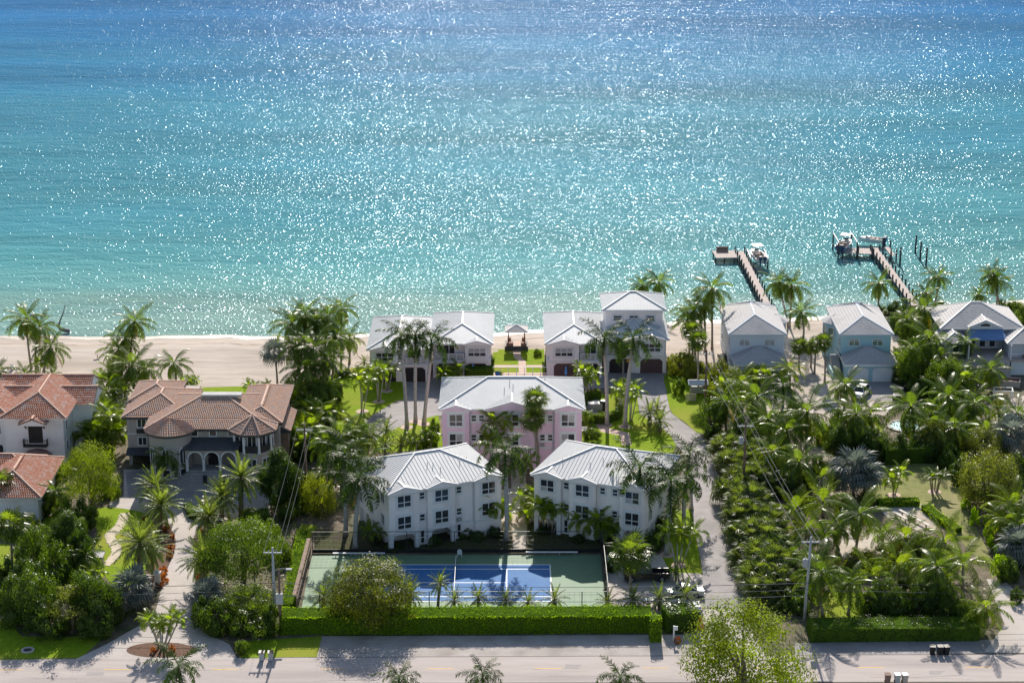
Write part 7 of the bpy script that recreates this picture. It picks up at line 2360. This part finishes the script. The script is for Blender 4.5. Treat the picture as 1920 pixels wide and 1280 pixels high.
# backyard frames below the grey house
X, Y = at(1880, 748)
t = thing('open_pergola', 'white open wooden pergola below the grey house', 'pergola', (X, Y, 0.05), rad(-8))
for x in (-1.4, 1.4):
    for y in (-0.9, 0.9):
        MB().box(x - 0.06, x + 0.06, y - 0.06, y + 0.06, 0, 1.5).build('post', 'paint_white', t)
for y in (-0.9, 0.9):
    MB().box(-1.5, 1.5, y - 0.06, y + 0.06, 1.502, 1.62).build('beam', 'paint_white', t)
for x in (-1.4, 1.4):
    MB().box(x - 0.06, x + 0.06, -0.838, 0.838, 1.503, 1.62).build('beam', 'paint_white', t)
X, Y = at(1893, 722)
t = thing('planter_box', 'wooden raised planter box below the grey house', 'planter', (X, Y, 0.05), rad(-14))
for (x0, x1, y0, y1) in ((-1.6, 1.6, -1.1, -0.98), (-1.6, 1.6, 0.98, 1.1), (-1.6, -1.48, -0.979, 0.979), (1.48, 1.6, -0.979, 0.979)):
    MB().box(x0, x1, y0, y1, 0, 1.0).build('side_board', 'wood_grey', t)
MB().box(-1.479, 1.479, -0.978, 0.978, 0, 0.8).build('soil', 'mulch', t)
# pool by the sandy yard
t = thing('small_pool', 'small turquoise pool half hidden by a coconut palm', 'pool', (*at(1696, 800), 0))
MB().lathe([(2.6, 0.0), (2.6, 0.2), (2.2, 0.2), (2.2, 0.1)], 24).build('coping', 'concrete', t)
MB().lathe([(2.2, 0.12), (0.0, 0.12)], 24).build('water', 'pool_tile', t)
# benches in the right garden
for k, (pa, pb) in enumerate((((1686, 962), (1742, 992)), ((1676, 966), (1700, 980)), ((1702, 967), (1716, 974)))):
    a, c = at(*pa), at(*pb)
    t = thing('garden_rail', ('longest', 'left short', 'right short')[k] + ' pale wooden rail bench in the right garden', 'bench', (a[0], a[1], 0.035))
    MB().beam((0, 0, 0.5), (c[0] - a[0], c[1] - a[1], 0.5), 0.35, 0.1).build('seat', 'fountain_stone', t)
    for s in (0.1, 0.5, 0.9):
        MB().box((c[0] - a[0]) * s - 0.1, (c[0] - a[0]) * s + 0.1, (c[1] - a[1]) * s - 0.1, (c[1] - a[1]) * s + 0.1, 0, 0.44).build('leg', 'wood_grey', t)
X, Y = at(178, 1062)
t = thing('pump_shed', 'small grey flat-roofed shed beside the stepping stones', 'shed', (X, Y, 0))
MB().box(-1.0, 1.0, -0.8, 0.8, 0, 1.6).build('wall', 'wood_grey', t)
MB().box(-1.25, 1.25, -1.0, 1.0, 1.6, 1.72).build('roof', 'shingle', t)
X, Y = at(296, 1098)
t = thing('gate_pillar', 'stone gate pillar left of the mansion drive', 'pillar', (X, Y, 0))
MB().box(-0.35, 0.35, -0.35, 0.35, 0, 1.7).build('shaft', 'fountain_stone', t)
MB().box(-0.45, 0.45, -0.45, 0.45, 1.7, 1.85).build('cap', 'trim_white', t)
MB().lathe([(0.1, 1.85), (0.22, 1.95), (0.22, 2.15), (0.0, 2.3)], 8).build('globe_lamp', 'trim_white', t)
X, Y = at(1263, 1202)
t = thing('entrance_sign', 'slim white signpost at the complex entrance', 'sign', (X, Y, 0))
MB().box(-0.09, 0.09, -0.07, 0.07, 0, 2.0).build('post', 'paint_white', t)
MB().box(0.09, 0.45, -0.05, 0.05, 1.45, 1.95).build('arm', 'paint_white', t)
X, Y = at(52, 1219)
t = thing('manhole_ring', 'round concrete manhole collar in the corner lawn', 'manhole', (X, Y, 0.018))
MB().lathe([(0.78, 0), (0.78, 0.12), (0.5, 0.12), (0.5, 0.05)], 20).build('collar', 'concrete', t)
MB().lathe([(0.5, 0.06), (0.0, 0.06)], 20).build('cover', 'tar', t)
# white table in the parking
X, Y = at(1216, 1133)
t = thing('round_table', 'round white table beside the parked cars', 'table', (X, Y, 0.03))
MB().lathe([(0.62, 0.70), (0.65, 0.73), (0.62, 0.76), (0.0, 0.76)], 18).build('table_top', 'paint_white', t)
MB().tube([(0, 0, 0), (0, 0, 0.7)], [0.25, 0.06], 8).build('leg', 'paint_white', t)

# ================================================================== bins
def bin_(label, X, Y, mat, lid, rz=0.0, s=1.0, group=None):
    t = thing('wheelie_bin', label, 'bin', (X, Y, 0.02), rz, group)
    b = MB()
    lo = [(-0.24, -0.26), (0.24, -0.26), (0.24, 0.26), (-0.24, 0.26)]
    hi = [(-0.31, -0.36), (0.31, -0.36), (0.31, 0.36), (-0.31, 0.36)]
    for i in range(4):
        j = (i + 1) % 4
        b.face([(*lo[i], 0.06), (*lo[j], 0.06), (*hi[j], 1.0), (*hi[i], 1.0)])
    b.face([(*p, 0.06) for p in reversed(lo)])
    b.build('body', mat, t)
    MB().box(-0.34, 0.34, -0.40, 0.38, 1.0, 1.07).box(-0.2, 0.2, 0.38, 0.46, 0.95, 1.03).build('lid', lid, t)
    for x in (-0.26, 0.26):
        MB().tube([(x - 0.03, 0.28, 0.12), (x + 0.03, 0.28, 0.12)], 0.12, 8).build('wheel', 'tyre', t)


for k, px in enumerate((1748, 1762, 1774)):
    X, Y = at(px, 1226)
    bin_(('left', 'middle', 'right')[k] + ' black bin on the shaded shoulder by the right hedge', X, Y, 'plastic_black', 'plastic_black', rad(12 * k - 10), group='black bins by the right hedge')
for k, (px, m1, m2, ds) in enumerate(((1664, 'wood_brown', 'wood_brown', 'brown'), (1682, 'pole_grey', 'galvanised', 'grey'), (1696, 'wood_grey', 'galvanised', 'tan'))):
    X, Y = at(px, 1279)
    bin_(ds + ' bin on the near side of the road at the lower right', X, Y, m1, m2, rad(5 * k), group='bins on the near roadside')
for k, px in enumerate((491, 508)):
    X, Y = at(px, 1237)
    bin_(('left', 'right')[k] + ' grey bin beside the mansion drive mouth', X, Y, 'pole_grey', 'plastic_black', rad(6 * k), group='bins by the mansion drive')


# ================================================================== cars
def car(label, X, Y, rz, body, kind='saloon', z=0.03, name='car'):
    t = thing(name, label, 'car' if kind != 'pickup' else 'pickup truck', (X, Y, z), rz)
    L_, W_ = (5.7, 1.95) if kind == 'pickup' else ((4.6, 1.9) if kind == 'suv' else (4.7, 1.85))
    hl, hw = L_ / 2, W_ / 2
    if kind == 'pickup':
        prof = [(-hl, 0.45), (-hl, 0.85), (-hl + 0.15, 1.05), (-hl + 1.5, 1.15), (hl - 0.02, 1.15), (hl, 0.5)]
        cab = [(-hl + 1.45, 1.14), (-hl + 2.15, 1.82), (-hl + 3.3, 1.84), (-hl + 3.5, 1.14)]
    elif kind == 'suv':
        prof = [(-hl, 0.4), (-hl, 0.8), (-hl + 0.2, 0.98), (-hl + 1.2, 1.05), (hl - 0.1, 1.08), (hl, 0.85), (hl, 0.4)]
        cab = [(-hl + 1.1, 1.04), (-hl + 1.85, 1.62), (hl - 0.75, 1.62), (hl - 0.2, 1.07)]
    else:
        prof = [(-hl, 0.35), (-hl, 0.65), (-hl + 0.2, 0.8), (-hl + 1.25, 0.92), (hl - 0.9, 0.98), (hl - 0.05, 0.92), (hl, 0.7), (hl, 0.35)]
        cab = [(-hl + 1.2, 0.91), (-hl + 2.0, 1.40), (hl - 1.7, 1.42), (hl - 0.8, 0.97)]
    b = MB()
    n = len(prof)
    lft = [(p[0], -hw + (0.10 if p[1] > 0.9 else 0.0), p[1]) for p in prof]
    rgt = [(p[0], hw - (0.10 if p[1] > 0.9 else 0.0), p[1]) for p in prof]
    b.face(list(reversed(lft))).face(rgt)
    for i in range(n):
        j = (i + 1) % n
        if kind == 'pickup' and i == 3:
            # top: bonnet line to the bed; leave the bed open
            xc = -hl + 3.55
            b.face([lft[3], rgt[3], (xc, rgt[3][1], 1.15), (xc, lft[3][1], 1.15)])
            for sg in (-1, 1):
                b.face([(xc, sg * (hw - 0.10), 1.15), (hl - 0.02, sg * (hw - 0.10), 1.15), (hl - 0.02, sg * (hw - 0.22), 1.15), (xc, sg * (hw - 0.22), 1.15)])
                b.face([(xc, sg * (hw - 0.22), 1.15), (hl - 0.1, sg * (hw - 0.22), 1.15), (hl - 0.1, sg * (hw - 0.22), 0.7), (xc, sg * (hw - 0.22), 0.7)])
            b.face([(xc, -hw + 0.22, 0.7), (hl - 0.1, -hw + 0.22, 0.7), (hl - 0.1, hw - 0.22, 0.7), (xc, hw - 0.22, 0.7)])
            b.face([(hl - 0.1, -hw + 0.22, 0.7), (hl - 0.1, hw - 0.22, 0.7), (hl - 0.1, hw - 0.22, 1.15), (hl - 0.1, -hw + 0.22, 1.15)])
            continue
        b.face([lft[i], lft[j], rgt[j], rgt[i]])
    b.build('body', body, t)
    # cabin: pillars and roof in body colour, glass between
    ti = 0.26
    c = cab
    lo = lambda i, sg: (c[i][0], sg * (hw - 0.10), c[i][1])
    up = lambda i, sg: (c[i][0], sg * (hw - 0.10 - ti), c[i][1])
    MB().face([up(1, -1), up(2, -1), up(2, 1), up(1, 1)]).build('cabin_roof', body, t)
    MB().face([lo(0, -1), up(1, -1), up(1, 1), lo(0, 1)]).build('windscreen', 'glass_dark', t)
    MB().face([lo(3, -1), lo(3, 1), up(2, 1), up(2, -1)]).build('rear_window', 'glass_dark', t)
    for sg in (-1, 1):
        MB().face([lo(0, sg), up(1, sg), up(2, sg), lo(3, sg)]).build('side_window', 'glass_dark', t)
        for (i, j) in ((0, 1), (3, 2)):
            MB().beam(lo(i, sg), up(j, sg), 0.09, 0.06).build('pillar', body, t)
        xm = (c[1][0] + c[2][0]) / 2
        MB().beam((xm, sg * (hw - 0.085), c[0][1]), (xm, sg * (hw - 0.085 - ti), c[1][1]), 0.09, 0.05).build('pillar', body, t)
        MB().box(c[0][0] + 0.35, c[0][0] + 0.55, sg * (hw + 0.06) - 0.07, sg * (hw + 0.06) + 0.07, c[0][1] - 0.02, c[0][1] + 0.14).build('mirror', body, t)
        for x in (-hl + 0.9, hl - 1.0):
            R_ = 0.40 if kind == 'pickup' else 0.34
            o = MB().tube([(x, sg * (hw - 0.2), R_), (x, sg * (hw + 0.012), R_)], R_, 14).build('wheel', 'tyre', t)
            MB().tube([(x, sg * (hw - 0.02), R_), (x, sg * (hw + 0.022), R_)], R_ * 0.6, 10).build('rim', 'rim', o)
        MB().box(-hl - 0.015, -hl + 0.1, sg * (hw - 0.32) - 0.18, sg * (hw - 0.32) + 0.18, 0.62, 0.78).build('headlight', 'lamp_clear', t)
        MB().box(hl - 0.08, hl + 0.015, sg * (hw - 0.2) - 0.12, sg * (hw - 0.2) + 0.12, 0.68, 0.95).build('tail_light', 'lamp_red', t)
    MB().box(-hl - 0.05, -hl + 0.02, -hw + 0.1, hw - 0.1, 0.35, 0.55).build('front_bumper', 'galvanised' if kind == 'pickup' else body, t)
    MB().box(hl - 0.02, hl + 0.05, -hw + 0.1, hw - 0.1, 0.35, 0.58).build('rear_bumper', 'galvanised' if kind == 'pickup' else body, t)
    return t


X, Y = at(1212, 1086)
car('black pickup truck parked behind the fan palm', X, Y, rad(2), 'car_black', 'pickup', name='pickup_truck')
X, Y = at(1283, 1116)
car('silver saloon car parked beside the drive', X, Y, rad(3), 'car_silver')
X, Y = at(1276, 1146)
car('white saloon car half hidden behind the entrance hedge', X, Y, rad(3), 'car_white')
X, Y = at(1613, 744)
car('white estate car in the sandy yard', X, Y, rad(62), 'car_white', 'suv', 0.17)
X, Y = at(1686, 745)
car('black car half hidden by palms right of the garage apron', X, Y, rad(75), 'car_black', 'saloon', 0.17)
X, Y = at(1362, 682)
car('black car beside the pale blue house', X, Y, rad(100), 'car_black', 'saloon', 0.17)
